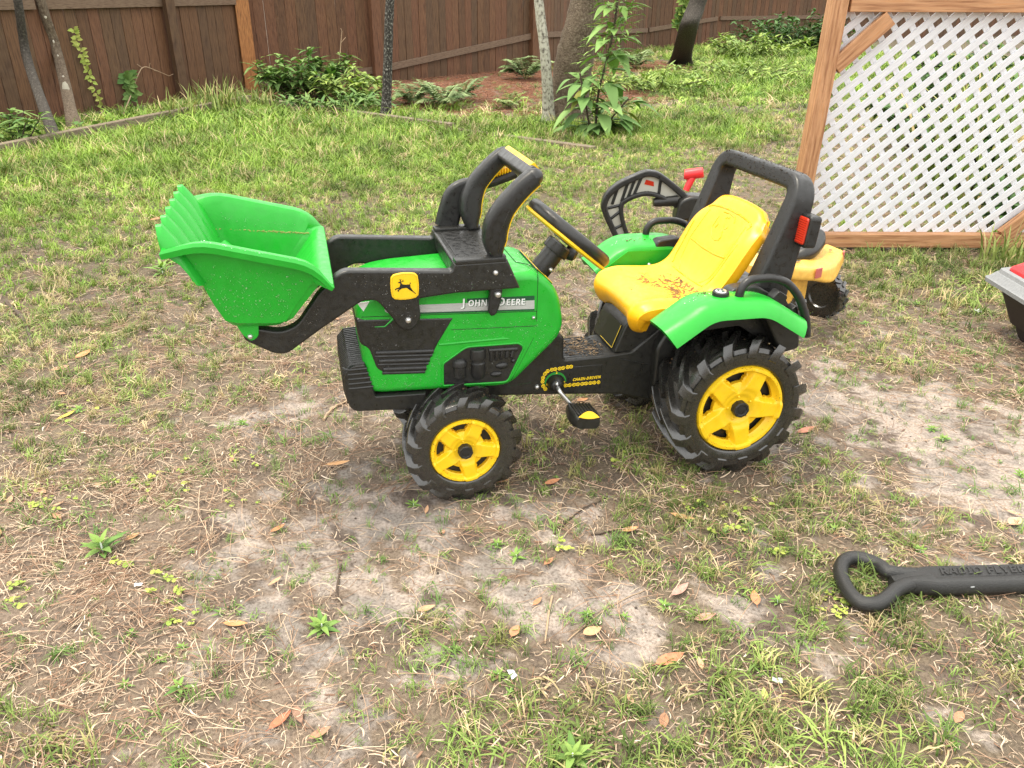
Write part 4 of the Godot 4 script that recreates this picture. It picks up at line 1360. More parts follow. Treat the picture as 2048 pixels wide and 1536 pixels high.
	# pivot ears, moulded stops inside, a line of dirt on the far wall
	for sd: float in [1.0, -1.0]:
		var e := MB.new()
		e.extrude(rounded(V([-0.437, 0.508, -0.388, 0.502, -0.392, 0.470, -0.408, 0.460, -0.424, 0.476]), [0.0, 0.0, 0.015, 0.02, 0.015]), 0.156 if sd > 0 else -0.168, 0.168 if sd > 0 else -0.156, 0.003, 2)
		shape("pivot_ear", e, M.green, bk)
		bolt(bk, Vector3(-0.409, 0.4735, 0.168 * sd), Vector3(0, 0, sd), 0.0055)
		var b := MB.new()
		b.tube([Vector3(-0.425, 0.525, -0.10 * sd), Vector3(-0.448, 0.575, -0.12 * sd), Vector3(-0.468, 0.600, -0.13 * sd)], [0.026, 0.018, 0.012], 14)
		shape("moulded_stop", b, M.green, bk, 60.0)
	var dirt := MB.new()
	for k in 170:
		var f := rng.randf()
		dirt.col = Color(0.22, 0.27, 0.06).lerp(Color(0.35, 0.34, 0.12), rng.randf())
		dirt.ball(Vector3(lerpf(-0.492, -0.262, f), lerpf(0.622, 0.596, f) + rng.randfn(0, 0.0012), -0.1868 + rng.randf_range(0, 0.0012)), Vector3(0.003, 0.0012, 0.0012), 5, 3)
	shape("dirt_line", dirt, M.mud, bk, 0.0).set_meta("kind", "stuff")
	var u := Vector3(-0.026, 0.17, -0.013)
	for k in 330:
		var f := rng.randf()
		var g := rng.randf()
		var a := Vector3(-0.445, 0.53, 0.187).lerp(Vector3(-0.335, 0.52, 0.187), f)
		var b := Vector3(-0.505, 0.655, 0.2025).lerp(Vector3(-0.275, 0.615, 0.2025), f)
		drop(a.lerp(b, g) + Vector3(0, 0, 0.0012), Vector3(0, -0.1, 1), 1.05)
	for k in 55:
		var f := rng.randf()
		drop(Vector3(lerpf(-0.47, -0.27, f), lerpf(0.703, 0.647, f), 0.228 + rng.randf_range(-0.012, 0.006)), Vector3(0.2, 1, 0.2), 0.9)
	for k in 120:
		var f := rng.randf()
		var g := rng.randf()
		drop(Vector3(-0.47, 0.66, -0.1925).lerp(Vector3(-0.29, 0.62, -0.1925), f) + Vector3(0, -0.03 * g, 0.002 + 0.004 * g), Vector3(0, 0.1, 1), 0.95)


func steering() -> void:
	var c := Vector3(0.352, 0.598, 0.0)
	var n := Vector3(0.637, 0.771, 0).normalized()
	var x := facing(c, n, Vector3.BACK)
	var m := MB.new()
	var prof := []
	for k in 13:
		var an := TAU * k / 12.0
		prof.append(Vector2(0.0115 + 0.0175 * sin(an), 0.1075 + 0.0165 * cos(an)))
	m.lathe(prof, x, 48)
	var wheel := shape("steering_wheel", m, M.black, T)
	var y := MB.new()
	y.lathe([Vector2(-0.004, 0.090), Vector2(-0.0090, 0.092), Vector2(-0.0095, 0.116), Vector2(-0.005, 0.1235), Vector2(0.000, 0.1235), Vector2(0.001, 0.118), Vector2(0.001, 0.092), Vector2(-0.004, 0.090)], x, 48)
	shape("wheel_underside", y, M.yellow, wheel)
	var hub := MB.new()
	hub.lathe([Vector2(-0.014, 0.028), Vector2(0.004, 0.030), Vector2(0.010, 0.026), Vector2(0.012, 0.001)], x, 24, true)
	shape("hub", hub, M.black, wheel)
	for k in 3:
		var an := PI / 2 + TAU * k / 3.0
		var s := MB.new()
		s.tube([x * Vector3(cos(an) * 0.02, sin(an) * 0.02, 0.0), x * Vector3(cos(an) * 0.1, sin(an) * 0.1, 0.004)], 0.010, 8)
		shape("spoke", s, M.black, wheel)
	var col := MB.new()
	var cx := facing(c, n, Vector3.BACK)
	col.lathe([Vector2(-0.125, 0.0285), Vector2(-0.02, 0.0255)], cx, 24, true, true)
	col.lathe([Vector2(-0.048, 0.0255), Vector2(-0.048, 0.0330), Vector2(-0.044, 0.0345), Vector2(-0.024, 0.0345), Vector2(-0.020, 0.031), Vector2(-0.020, 0.02)], cx, 24)
	var cl := shape("steering_column", col, M.black, T)
	bolt(cl, Vector3(0.306, 0.5245, 0.0275), Vector3(0, 0, 1), 0.0052)
	var kn := MB.new()
	kn.lathe([Vector2(0, 0.018), Vector2(0.012, 0.0195), Vector2(0.024, 0.018), Vector2(0.030, 0.010), Vector2(0.031, 0.001)], facing(Vector3(0.352, 0.562, 0.0), Vector3(0.9, -0.35, 0.35)), 18, true)
	shape("horn_knob", kn, M.black_wet, T)


var seat_c: Array = []
var seat_w: PackedFloat32Array
const SEAT_ROWS := 72


func seat_row(f: float) -> Array:
	# centre, tangent-normal and half width at f in 0..1 along the seat
	var g := clampf(f, 0.0, 1.0) * (seat_c.size() - 1)
	var i := mini(int(g), seat_c.size() - 2)
	var t := g - i
	var c: Vector3 = seat_c[i].lerp(seat_c[i + 1], t)
	var d: Vector3 = (seat_c[i + 1] - seat_c[i]).normalized()
	var d0: Vector3 = (seat_c[i] - seat_c[maxi(i - 1, 0)]).normalized() if i > 0 else d
	var dd := d0.lerp(d, 0.5 + 0.5 * t).normalized()
	return [c, Vector3(-dd.y, dd.x, 0), lerpf(seat_w[i], seat_w[i + 1], t)]


func seat_at(f: float, z: float) -> Vector3:
	var r := seat_row(f)
	var q: float = absf(z) / r[2]
	return r[0] + Vector3(0, -seat_sag(f, q), z) + r[1] * seat_lift(q, f)


func seat_sag(f: float, q: float) -> float:
	return 0.017 * smoothstep(0.66, 0.80, f) * q * q * (0.4 + 0.6 * q * q)


func seat_lift(q: float, f: float) -> float:
	var b := 1.0 - smoothstep(0.62, 0.76, f)
	return b * (-0.005 * (1.0 - q * q) + 0.012 * smoothstep(0.45, 0.86, q)) - lerpf(0.010, 0.016, b) * smoothstep(0.80, 1.0, q)


func seat() -> void:
	var keys := [[0.530, 0.372, 0.120], [0.503, 0.386, 0.140], [0.489, 0.408, 0.152], [0.489, 0.430, 0.158], [0.508, 0.449, 0.166], [0.545, 0.457, 0.172], [0.590, 0.455, 0.173], [0.635, 0.453, 0.168], [0.672, 0.461, 0.158], [0.700, 0.481, 0.152], [0.722, 0.512, 0.154], [0.745, 0.551, 0.156], [0.768, 0.589, 0.155], [0.789, 0.622, 0.148], [0.803, 0.642, 0.136], [0.815, 0.658, 0.127], [0.828, 0.664, 0.121], [0.841, 0.659, 0.119], [0.848, 0.645, 0.120]]
	var pts := []
	var ws := []
	for k: Array in keys:
		pts.append(Vector3(k[0], k[1], 0))
		ws.append(Vector3(k[2], 0, 0))
	seat_c = smooth(pts, 5)
	seat_w = PackedFloat32Array()
	for w: Vector3 in smooth(ws, 5): seat_w.append(w.x)
	var qs := [1.0, 0.998, 0.985, 0.96, 0.93, 0.88, 0.8, 0.7, 0.58, 0.45, 0.3, 0.15, 0.0]
	var rings := []
	for i in SEAT_ROWS + 1:
		var f := float(i) / SEAT_ROWS
		var r := seat_row(f)
		var ring := PackedVector3Array()
		var skirt := 0.030
		for sg: float in [1.0, -1.0]:
			var arr := []
			var low := Vector3(0, -seat_sag(f, 1.0), 0)
			arr.append(r[0] + low + Vector3(0, 0, sg * (r[2] - 0.006)) + r[1] * (-skirt - 0.004))
			arr.append(r[0] + low + Vector3(0, 0, sg * r[2] * 1.002) + r[1] * (-skirt))
			arr.append(r[0] + low + Vector3(0, 0, sg * r[2] * 1.004) + r[1] * (-0.018))
			for q: float in qs:
				if q == 0.0 and sg < 0: continue
				arr.append(r[0] + Vector3(0, -seat_sag(f, q), sg * r[2] * q) + r[1] * seat_lift(q, f))
			if sg < 0: arr.reverse()
			for p: Vector3 in arr: ring.append(p)
		rings.append(ring)
	var m := MB.new()
	m.loft(rings, false)
	var st := shape("seat", m, M.seat, T, 60.0)
	# back shell, so that it is solid from behind
	var bk := MB.new()
	var br := []
	for i in range(2, SEAT_ROWS - 6):
		var r := seat_row(float(i) / SEAT_ROWS)
		br.append(PackedVector3Array([r[0] + Vector3(0, 0, r[2] - 0.005) - r[1] * 0.030, r[0] - r[1] * 0.036, r[0] + Vector3(0, 0, -r[2] + 0.005) - r[1] * 0.030]))
	bk.loft(br, false)
	shape("seat_shell", bk, M.seat, st, 60.0)
	# lines pressed into the backrest
	var line := func(pts2: Array, r: float):
		var p := []
		for k in pts2.size() - 1:
			for j in 5: p.append(seat_at(lerpf(pts2[k][0], pts2[k + 1][0], j / 5.0), lerpf(pts2[k][1], pts2[k + 1][1], j / 5.0)))
		p.append(seat_at(pts2[-1][0], pts2[-1][1]))
		var q := MB.new()
		q.tube(p, r, 6)
		shape("pressed_line", q, M.seat, st, 60.0)
	line.call([[0.735, -0.112], [0.752, -0.098], [0.760, -0.05], [0.762, 0.0], [0.760, 0.05], [0.752, 0.098], [0.735, 0.112]], 0.0028)
	line.call([[0.735, 0.112], [0.71, 0.108]], 0.002)
	line.call([[0.60, -0.095], [0.594, -0.03], [0.594, 0.03], [0.60, 0.095]], 0.0026)
	for sg: float in [-1.0, 1.0]:
		line.call([[0.655, 0.122 * sg], [0.60, 0.116 * sg], [0.53, 0.11 * sg], [0.49, 0.10 * sg]], 0.0022)
		line.call([[0.72, 0.096 * sg], [0.60, 0.100 * sg], [0.52, 0.086 * sg], [0.485, 0.06 * sg]], 0.0014)
	line.call([[0.478, -0.09], [0.474, 0.0], [0.478, 0.09]], 0.0022)
	# stag and shield pressed into the backrest
	line.call([[0.735, -0.030], [0.742, 0.0], [0.735, 0.030], [0.712, 0.040]], 0.002)
	line.call([[0.71, -0.040], [0.665, -0.043], [0.638, -0.020], [0.632, 0.0], [0.637, 0.020]], 0.0016)
	line.call([[0.668, -0.028], [0.686, -0.022], [0.672, -0.004], [0.668, 0.012], [0.648, 0.020], [0.640, 0.016]], 0.0018)
	line.call([[0.688, 0.002], [0.678, 0.016], [0.684, 0.024], [0.690, 0.022]], 0.0016)
	line.call([[0.712, -0.006], [0.722, 0.0], [0.716, 0.006], [0.726, 0.010]], 0.0013)
	# mud and bark crumbs on the seat base
	var mud := MB.new()
	for k in 380:
		var f := 0.0
		var z := 0.0
		if k < 200:
			f = rng.randf_range(0.385, 0.455)
			z = rng.randfn(0.03, 0.05)
		elif k < 360:
			var a := rng.randf_range(-0.1, 0.14)
			f = 0.36 + 0.02 * sin(a * 30.0) + rng.randfn(0, 0.012)
			z = a
		else:
			f = rng.randf_range(0.23, 0.42)
			z = rng.randf_range(-0.12, 0.13)
			if rng.randf() > 0.5: continue
		z = clampf(z, -0.12, 0.135)
		mud.col = Color(0.10, 0.045, 0.014).lerp(Color(0.28, 0.14, 0.03), rng.randf())
		var p := seat_at(f, z)
		var s := 0.0008 + 0.0036 * pow(rng.randf(), 2.5)
		var tang: Vector3 = (seat_at(f + 0.01, z) - seat_at(f - 0.01, z)).normalized()
		var up := tang.cross(Vector3(0, 0, -1)).normalized()
		if up.y < 0.0: up = -up
		var rot := Basis(tang, tang.cross(up).normalized(), up) * Basis(Vector3(0, 0, 1), rng.randf() * TAU)
		mud.blob(p, rot * Basis.from_scale(Vector3(s * rng.randf_range(1.0, 4.0), s * rng.randf_range(0.6, 1.2), 0.0009)), 7)
	for k in 14:
		var a := rng.randf_range(-0.09, 0.12)
		var f := rng.randf_range(0.37, 0.44)
		mud.col = Color(0.22, 0.10, 0.03)
		mud.tube([seat_at(f, a) + Vector3(0, 0.001, 0), seat_at(f + rng.randf_range(-0.02, 0.02), a + rng.randf_range(0.015, 0.05)) + Vector3(0, 0.0012, 0)], 0.0008, 4)
	shape("mud_crumbs", mud, M.mud, st, 0.0).set_meta("kind", "stuff")


func fender(side: float) -> void:
	var path2 := [Vector2(0.508, 0.430), Vector2(0.600, 0.4915), Vector2(0.748, 0.4885), Vector2(0.852, 0.424)]
	var p3 := []
	for p: Vector2 in path2: p3.append(Vector3(p.x, p.y, 0))
	var path := corner_path(p3, 0.032, 6)
	var sec := [[0.192, -0.004], [0.194, 0.004], [0.202, 0.0105], [0.225, 0.0155], [0.26, 0.020], [0.285, 0.0205], [0.300, 0.017], [0.312, 0.008], [0.322, -0.008], [0.3255, -0.018], [0.3215, -0.018], [0.309, 0.004], [0.298, 0.012], [0.26, 0.0155], [0.225, 0.011], [0.204, 0.005], [0.197, -0.004]]
	var rings := []
	for k in path.size():
		var a: Vector3 = path[maxi(k - 1, 0)]
		var b: Vector3 = path[mini(k + 1, path.size() - 1)]
		var t := (b - a).normalized()
		var n := Vector3(-t.y, t.x, 0)
		var ring := PackedVector3Array()
		for q: Array in sec:
			ring.append(path[k] + n * q[1] + Vector3(0, 0, q[0] * side))
		rings.append(ring)
	var m := MB.new()
	m.loft(rings, true, true, true)
	var fd := shape("fender", m, M.green, T)
	var wall := MB.new()
	wall.extrude(V([0.510, 0.428, 0.598, 0.489, 0.748, 0.486, 0.80, 0.456, 0.76, 0.445, 0.60, 0.440, 0.535, 0.432]), 0.1885 if side > 0 else -0.1935, 0.1935 if side > 0 else -0.1885)
	shape("inner_wall", wall, M.green, fd)
	bolt(fd, Vector3(0.5445, 0.468, 0.288 * side), Vector3(-0.5, 0.8, 0.15 * side), 0.0045)
	bolt(fd, Vector3(0.665, 0.445, 0.188 * side), Vector3(0, 0, -side), 0.006)
	# grab rail on its black guard
	var g := MB.new()
	var gp := smooth([Vector3(0.686, 0.503, 0.276 * side), Vector3(0.690, 0.527, 0.276 * side), Vector3(0.708, 0.545, 0.274 * side), Vector3(0.74, 0.5475, 0.272 * side), Vector3(0.775, 0.5445, 0.272 * side), Vector3(0.813, 0.528, 0.272 * side), Vector3(0.848, 0.490, 0.274 * side), Vector3(0.874, 0.436, 0.276 * side), Vector3(0.884, 0.392, 0.276 * side)], 6)
	g.tube(gp, 0.0100, 12)
	shape("grab_rail", g, M.black_wet, T)
	var gd := MB.new()
	gd.extrude(rounded(V([0.672, 0.470, 0.690, 0.512, 0.755, 0.517, 0.82, 0.478, 0.89, 0.40, 0.90, 0.34, 0.85, 0.33, 0.79, 0.43, 0.74, 0.46]), 0.012, 3), 0.1945 if side > 0 else -0.236, 0.236 if side > 0 else -0.1945, 0.006, 3)
	var guard := shape("rear_guard", gd, M.black, T)
	for k in 2:
		var b := MB.new()
		b.extrude(rounded(V([[0.782, 0.49, 0.800, 0.509, 0.826, 0.492, 0.812, 0.465], [0.838, 0.458, 0.853, 0.468, 0.868, 0.432, 0.852, 0.425]][k]), 0.006, 3), 0.234 if side > 0 else -0.2635, 0.2635 if side > 0 else -0.234, 0.004, 2)
		shape("guard_boss", b, M.black_wet, guard)
	if side > 0:
		var cap := MB.new()
		cap.lathe([Vector2(-0.004, 0.019), Vector2(0.006, 0.0195), Vector2(0.010, 0.0185), Vector2(0.0115, 0.016), Vector2(0.0115, 0.0145), Vector2(0.010, 0.0143), Vector2(0.010, 0.001)], facing(Vector3(0.646, 0.5105, 0.262), Vector3(0, 1, 0.08)), 26)
		var cp := shape("push_button", cap, M.black_wet, T)
		var d := MB.new()
		d.lathe([Vector2(0.0100, 0.0142), Vector2(0.0122, 0.0125), Vector2(0.0128, 0.001)], facing(Vector3(0.646, 0.5105, 0.262), Vector3(0, 1, 0.08)), 24)
		shape("button_face", d, M.chrome, cp)
		for k in 3:
			var tr := MB.new()
			var an := TAU * k / 3.0 + 0.3
			tr.extrude(V([-0.003, -0.0025, 0.003, -0.0025, 0.0, 0.0035]), 0.0126, 0.0138, 0.0, 1, facing(Vector3(0.646, 0.5105, 0.262), Vector3(0, 1, 0.08)) * Transform3D(Basis(Vector3.BACK, an), Vector3(cos(an) * 0.0062, sin(an) * 0.0062, 0)))
			shape("button_mark", tr, M.decal_dark_green, cp, 0.0)
	# crumbs of soil
	var mud := MB.new()
	for k in 130:
		var f := rng.randf_range(0.25, 0.75) if side > 0 else rng.randf_range(0.3, 0.62)
		var q := f * (path.size() - 1)
		var p: Vector3 = path[int(q)].lerp(path[mini(int(q) + 1, path.size() - 1)], q - int(q))
		mud.col = Color(0.06, 0.035, 0.02).lerp(Color(0.16, 0.09, 0.04), rng.randf())
		var s := 0.0006 + 0.002 * pow(rng.randf(), 3.0)
		mud.ball(p + Vector3(0, 0.0175, side * rng.randf_range(0.225, 0.285)), Vector3(s * 1.6, 0.0011, s), 5, 3)
	shape("soil_crumbs", mud, M.mud, fd, 0.0).set_meta("kind", "stuff")
	for k in 160:
		var f := rng.randf()
		var q := f * (path.size() - 1)
		var a: Vector3 = path[int(q)]
		var b: Vector3 = path[mini(int(q) + 1, path.size() - 1)]
		if a == b: continue
		var t := (b - a).normalized()
		var n := Vector3(-t.y, t.x, 0)
		drop(a.lerp(b, q - int(q)) + n * 0.0192 + Vector3(0, 0, side * rng.randf_range(0.235, 0.285)), n, 0.9)


func rollbar() -> void:
	var zs := 0.189
	var pts := [Vector3(0.804, 0.470, zs), Vector3(0.8735, 0.7395, zs), Vector3(0.8735, 0.7395, -zs), Vector3(0.804, 0.470, -zs)]
	var path := corner_path(pts, 0.052, 7)
	var dirx := Vector3(0.966, -0.258, 0).normalized()     # across the post, fore and aft
	var rings := []
	for k in path.size():
		var a: Vector3 = path[maxi(k - 1, 0)]
		var b: Vector3 = path[mini(k + 1, path.size() - 1)]
		var t := (b - a).normalized()
		var s := t.cross(dirx).normalized()
		var f := clampf((path[k].y - 0.47) / 0.27, 0, 1)
		var dep := lerpf(0.049, 0.0255, f)
		var wid := lerpf(0.030, 0.0215, f)
		var ring := PackedVector3Array()
		for q in rrect(dep, wid, 0.011, 4): ring.append(path[k] + dirx * q.x + s * q.y)
		rings.append(ring)
	var m := MB.new()
	m.loft(rings, true, true, true)
	var rb := shape("roll_bar", m, M.black_wet, T, 40.0)
	# soil specks on the top
	var mud := MB.new()
	for k in 240:
		mud.col = Color(0.03, 0.02, 0.013)
		var z := rng.randf_range(-0.17, 0.17)
		var s := 0.0006 + 0.0016 * pow(rng.randf(), 2.0)
		var up := rng.randf() < 0.4
		mud.ball(Vector3(0.8735, 0.7395, z) + (dirx * rng.randf_range(-0.022, 0.022) + Vector3(0.258, 0.966, 0) * 0.0216 if up else -dirx * 0.0256 + Vector3(0.258, 0.966, 0) * rng.randf_range(-0.018, 0.018)), Vector3(s, s, s), 5, 3)
	shape("soil_specks", mud, M.mud, rb, 0.0).set_meta("kind", "stuff")
	for side: float in [1.0, -1.0]:
		var h := MB.new()
		var x := Transform3D(Basis(Vector3(0, 0, -1), Vector3(0.1, 1, 0).normalized(), Vector3(-1, 0.1, 0).normalized()), Vector3(0.872, 0.640, 0.226 * side))
		h.extrude(rrect(0.027, 0.038, 0.011, 4), -0.016, 0.014, 0.005, 3, x)
		var hs := shape("lamp_housing", h, M.black_wet, T)
		var l := MB.new()
		l.extrude(rrect(0.0205, 0.0315, 0.007, 4), 0.012, 0.0185, 0.003, 3, x)
		shape("lamp_lens", l, M.lens_red, hs)
		var pr := MB.new()
		for j in 11: pr.box(Vector3(0.036, 0.0022, 0.002), x * Transform3D(Basis(), Vector3(0, -0.026 + j * 0.0052, 0.0186)), 0.0008)
		shape("lens_ribs", pr, M.lens_red, hs)
		hs.name = "lamp_housing" if side > 0 else "lamp_housing_001"


func tyre_r(z: float, w: float, r: float, rim: float) -> float:
	# radius of the tyre carcass at axial place z
	var q := absf(z) / (w / 2)
	var crown := r - 0.0175 * r / 0.19 - 0.004 * q * q
	var sh := smoothstep(0.80, 1.0, q)
	return lerpf(crown, crown - 0.026 * r / 0.19, sh * sh)


func make_wheel(called: String, r: float, rim: float, w: float, lugs: int) -> Node3D:
	var o := Node3D.new()
	o.name = called
	var m := MB.new()
	var prof := []
	var h := w / 2
	prof.append(Vector2(-h * 0.80, rim * 0.9))
	prof.append(Vector2(-h * 0.96, rim + 0.012))
	for k in 17:
		var z := lerpf(-h, h, k / 16.0)
		prof.append(Vector2(z, tyre_r(z, w, r, rim)))
	prof.append(Vector2(h * 1.005, lerpf(rim, r, 0.55)))
	prof.append(Vector2(h * 0.99, lerpf(rim, r, 0.30)))
	prof.append(Vector2(h * 0.955, rim + 0.006))
	prof.append(Vector2(h * 0.90, rim + 0.001))
	prof.append(Vector2(h * 0.70, rim - 0.004))
	m.lathe(prof, Transform3D(), 64)
	shape("tyre", m, M.rubber, o, 42.0)
	# lugs, slanted from the middle to each shoulder
	var base := MB.new()
	var zz := [0.02, 0.30, 0.62, 0.86, 0.985, 1.03]
	var drop_ := [0.0, 0.0, 0.001, 0.002, 0.016, 0.026]
	var width := [0.20, 0.24, 0.29, 0.34, 0.36, 0.32]
	var pitch := TAU / lugs
	var rings := []
	for k in zz.size():
		var z: float = zz[k] * h
		var th: float = pitch * 0.95 * zz[k]
		var rr := tyre_r(minf(z, h * 0.97), w, r, rim) - 0.004
		var top: float = r - drop_[k] * r / 0.19
		if k == zz.size() - 1:
			rr = r - 0.045 * r / 0.19
			top = rr + 0.012
		var hw: float = width[k] * pitch / 2
		var pt := func(rad: float, dth: float, zo: float) -> Vector3: return Vector3(cos(th + dth) * rad, sin(th + dth) * rad, zo)
		rings.append(PackedVector3Array([pt.call(rr, -hw * 1.25, z), pt.call(top - 0.002, -hw, z), pt.call(top, -hw * 0.85, z), pt.call(top, hw * 0.85, z), pt.call(top - 0.002, hw, z), pt.call(rr, hw * 1.25, z)]))
	base.loft(rings, true, true, true)
	var lug := base.commit(30.0)
	var flip := Transform3D(Basis(Vector3(1, 0, 0), Vector3(0, -1, 0), Vector3(0, 0, -1)), Vector3.ZERO)
	for k in lugs:
		put("tread_lug", lug, M.rubber, o, Transform3D(Basis(Vector3.BACK, pitch * k), Vector3.ZERO))
		put("tread_lug", lug, M.rubber, o, Transform3D(Basis(Vector3.BACK, pitch * (k + 0.5)), Vector3.ZERO) * flip)
	# rim: a turned disc with a five-armed star and five windows
	var g := MB.new()
	var NA := 180
	var NR := 26
	var s := rim / 0.1195
	var P := []
	var hole := []
	for j in NR + 1:
		var rad := lerpf(0.020, 0.1195, float(j) / NR) * s
		var row := PackedVector3Array()
		var hrow := []
		for i in NA:
			var an := TAU * i / NA
			var best := 1e9
			for a in 5:
				var d := wrapf(an - TAU * a / 5.0, -PI, PI)
				if absf(d) < 1.4: best = minf(best, absf(sin(d)) * rad)
			var rn := rad / s
			var arm := lerpf(0.0225, 0.0185, smoothstep(0.045, 0.10, rn))
			var pocket := smoothstep(arm, arm + 0.0075, best / s) * smoothstep(0.040, 0.050, rn)
			var z := 0.0
			z -= 0.006 * smoothstep(0.045, 0.028, rn)
			z += 0.005 * smoothstep(0.045, 0.062, rn) * (1.0 - pocket)
			z -= pocket * lerpf(0.006, 0.011, smoothstep(0.055, 0.07, rn)) * (1.0 - smoothstep(0.099, 0.103, rn))
			z += 0.007 * smoothstep(0.104, 0.108, rn) - 0.010 * smoothstep(0.115, 0.1195, rn)
			row.append(Vector3(cos(an) * rad, sin(an) * rad, h * 0.86 + z * s))
			hrow.append(best / s > arm + 0.0070 and rn > 0.0665 and rn < 0.0995)
		P.append(row)
		hole.append(hrow)
	for j in NR:
		for i in NA:
			var e := (i + 1) % NA
			if hole[j][i] and hole[j + 1][i] and hole[j][e] and hole[j + 1][e]: continue
			g.quad(P[j][i], P[j][e], P[j + 1][e], P[j + 1][i])
			# thickness at the edge of a window
			var back := Vector3(0, 0, -0.012)
			if hole[j][i] and hole[j + 1][i] and not (hole[j][e] and hole[j + 1][e]): g.quad(P[j][i], P[j + 1][i], P[j + 1][i] + back, P[j][i] + back)
			if hole[j][e] and hole[j + 1][e] and not (hole[j][i] and hole[j + 1][i]): g.quad(P[j][e], P[j + 1][e], P[j + 1][e] + back, P[j][e] + back)
			if hole[j][i] and hole[j][e] and not (hole[j + 1][i] and hole[j + 1][e]): g.quad(P[j][i], P[j][e], P[j][e] + back, P[j][i] + back)
			if hole[j + 1][i] and hole[j + 1][e] and not (hole[j][i] and hole[j][e]): g.quad(P[j + 1][i], P[j + 1][e], P[j + 1][e] + back, P[j + 1][i] + back)
	shape("rim", g, M.yellow, o, 50.0)
	for a in 5:
		var an := TAU * (a + 0.5) / 5.0
		var b := MB.new()
		b.ball(Vector3(cos(an) * 0.033 * s, sin(an) * 0.033 * s, h * 0.86 - 0.003), Vector3(0.0035, 0.0035, 0.003) * s, 10, 6)
		shape("rim_stud", b, M.yellow, o)
	var inner := MB.new()
	inner.lathe([Vector2(h * 0.45, 0.005), Vector2(h * 0.45, rim * 0.98)], Transform3D(), 32)
	inner.lathe([Vector2(-h * 0.7, 0.005), Vector2(-h * 0.7, rim * 0.99)], Transform3D(), 32)
	shape("inner_disc", inner, M.black, o)
	var cap := MB.new()
	var cr := 0.0215 * sqrt(s)
	cap.lathe([Vector2(h * 0.86 - 0.012, cr * 1.04), Vector2(h * 0.86 + 0.010, cr), Vector2(h * 0.86 + 0.013, cr * 0.9), Vector2(h * 0.86 + 0.0125, cr * 0.66), Vector2(h * 0.86 + 0.011, cr * 0.6), Vector2(h * 0.86 + 0.011, 0.0005)], Transform3D(), 9)
	shape("hub_cap", cap, M.black_wet, o, 25.0)
	# soil caught in the tread and on the rim
	var mud := MB.new()
	var near_edge := 1.0
	for k in 420:
		var an := rng.randf() * TAU
		var q := rng.randf_range(-1.0, 1.0) if k < 170 else rng.randf_range(-1.0, -0.75)
		mud.col = Color(0.05, 0.034, 0.022).lerp(Color(0.17, 0.11, 0.065), rng.randf())
		var rr := tyre_r(q * h * 0.97, w, r, rim) + 0.0003
		var sz := 0.0006 + 0.0022 * pow(rng.randf(), 3.0)
		mud.ball(Vector3(cos(an) * rr, sin(an) * rr, q * h * 0.97), Vector3(sz, sz, sz), 5, 3)
	for k in 130:
		var an := rng.randf() * TAU
		var rad := rng.randf_range(0.1, 0.118) * s
		mud.col = Color(0.10, 0.06, 0.02)
		mud.ball(Vector3(cos(an) * rad, sin(an) * rad, h * 0.86 + (0.0072 if rad > 0.107 * s else 0.0) * s), Vector3(0.0009, 0.0009, 0.0006), 5, 3)
	shape("soil_specks", mud, M.mud, o, 0.0).set_meta("kind", "stuff")
	return o


func wheel_at(o: Node3D, at: Vector3, turn: float, far: bool) -> void:
	o.position = at
	o.rotation = Vector3(0, PI if far else 0.0, turn)
	o.name = String(o.name) + ("_001" if far else "")
	T.add_child(o)


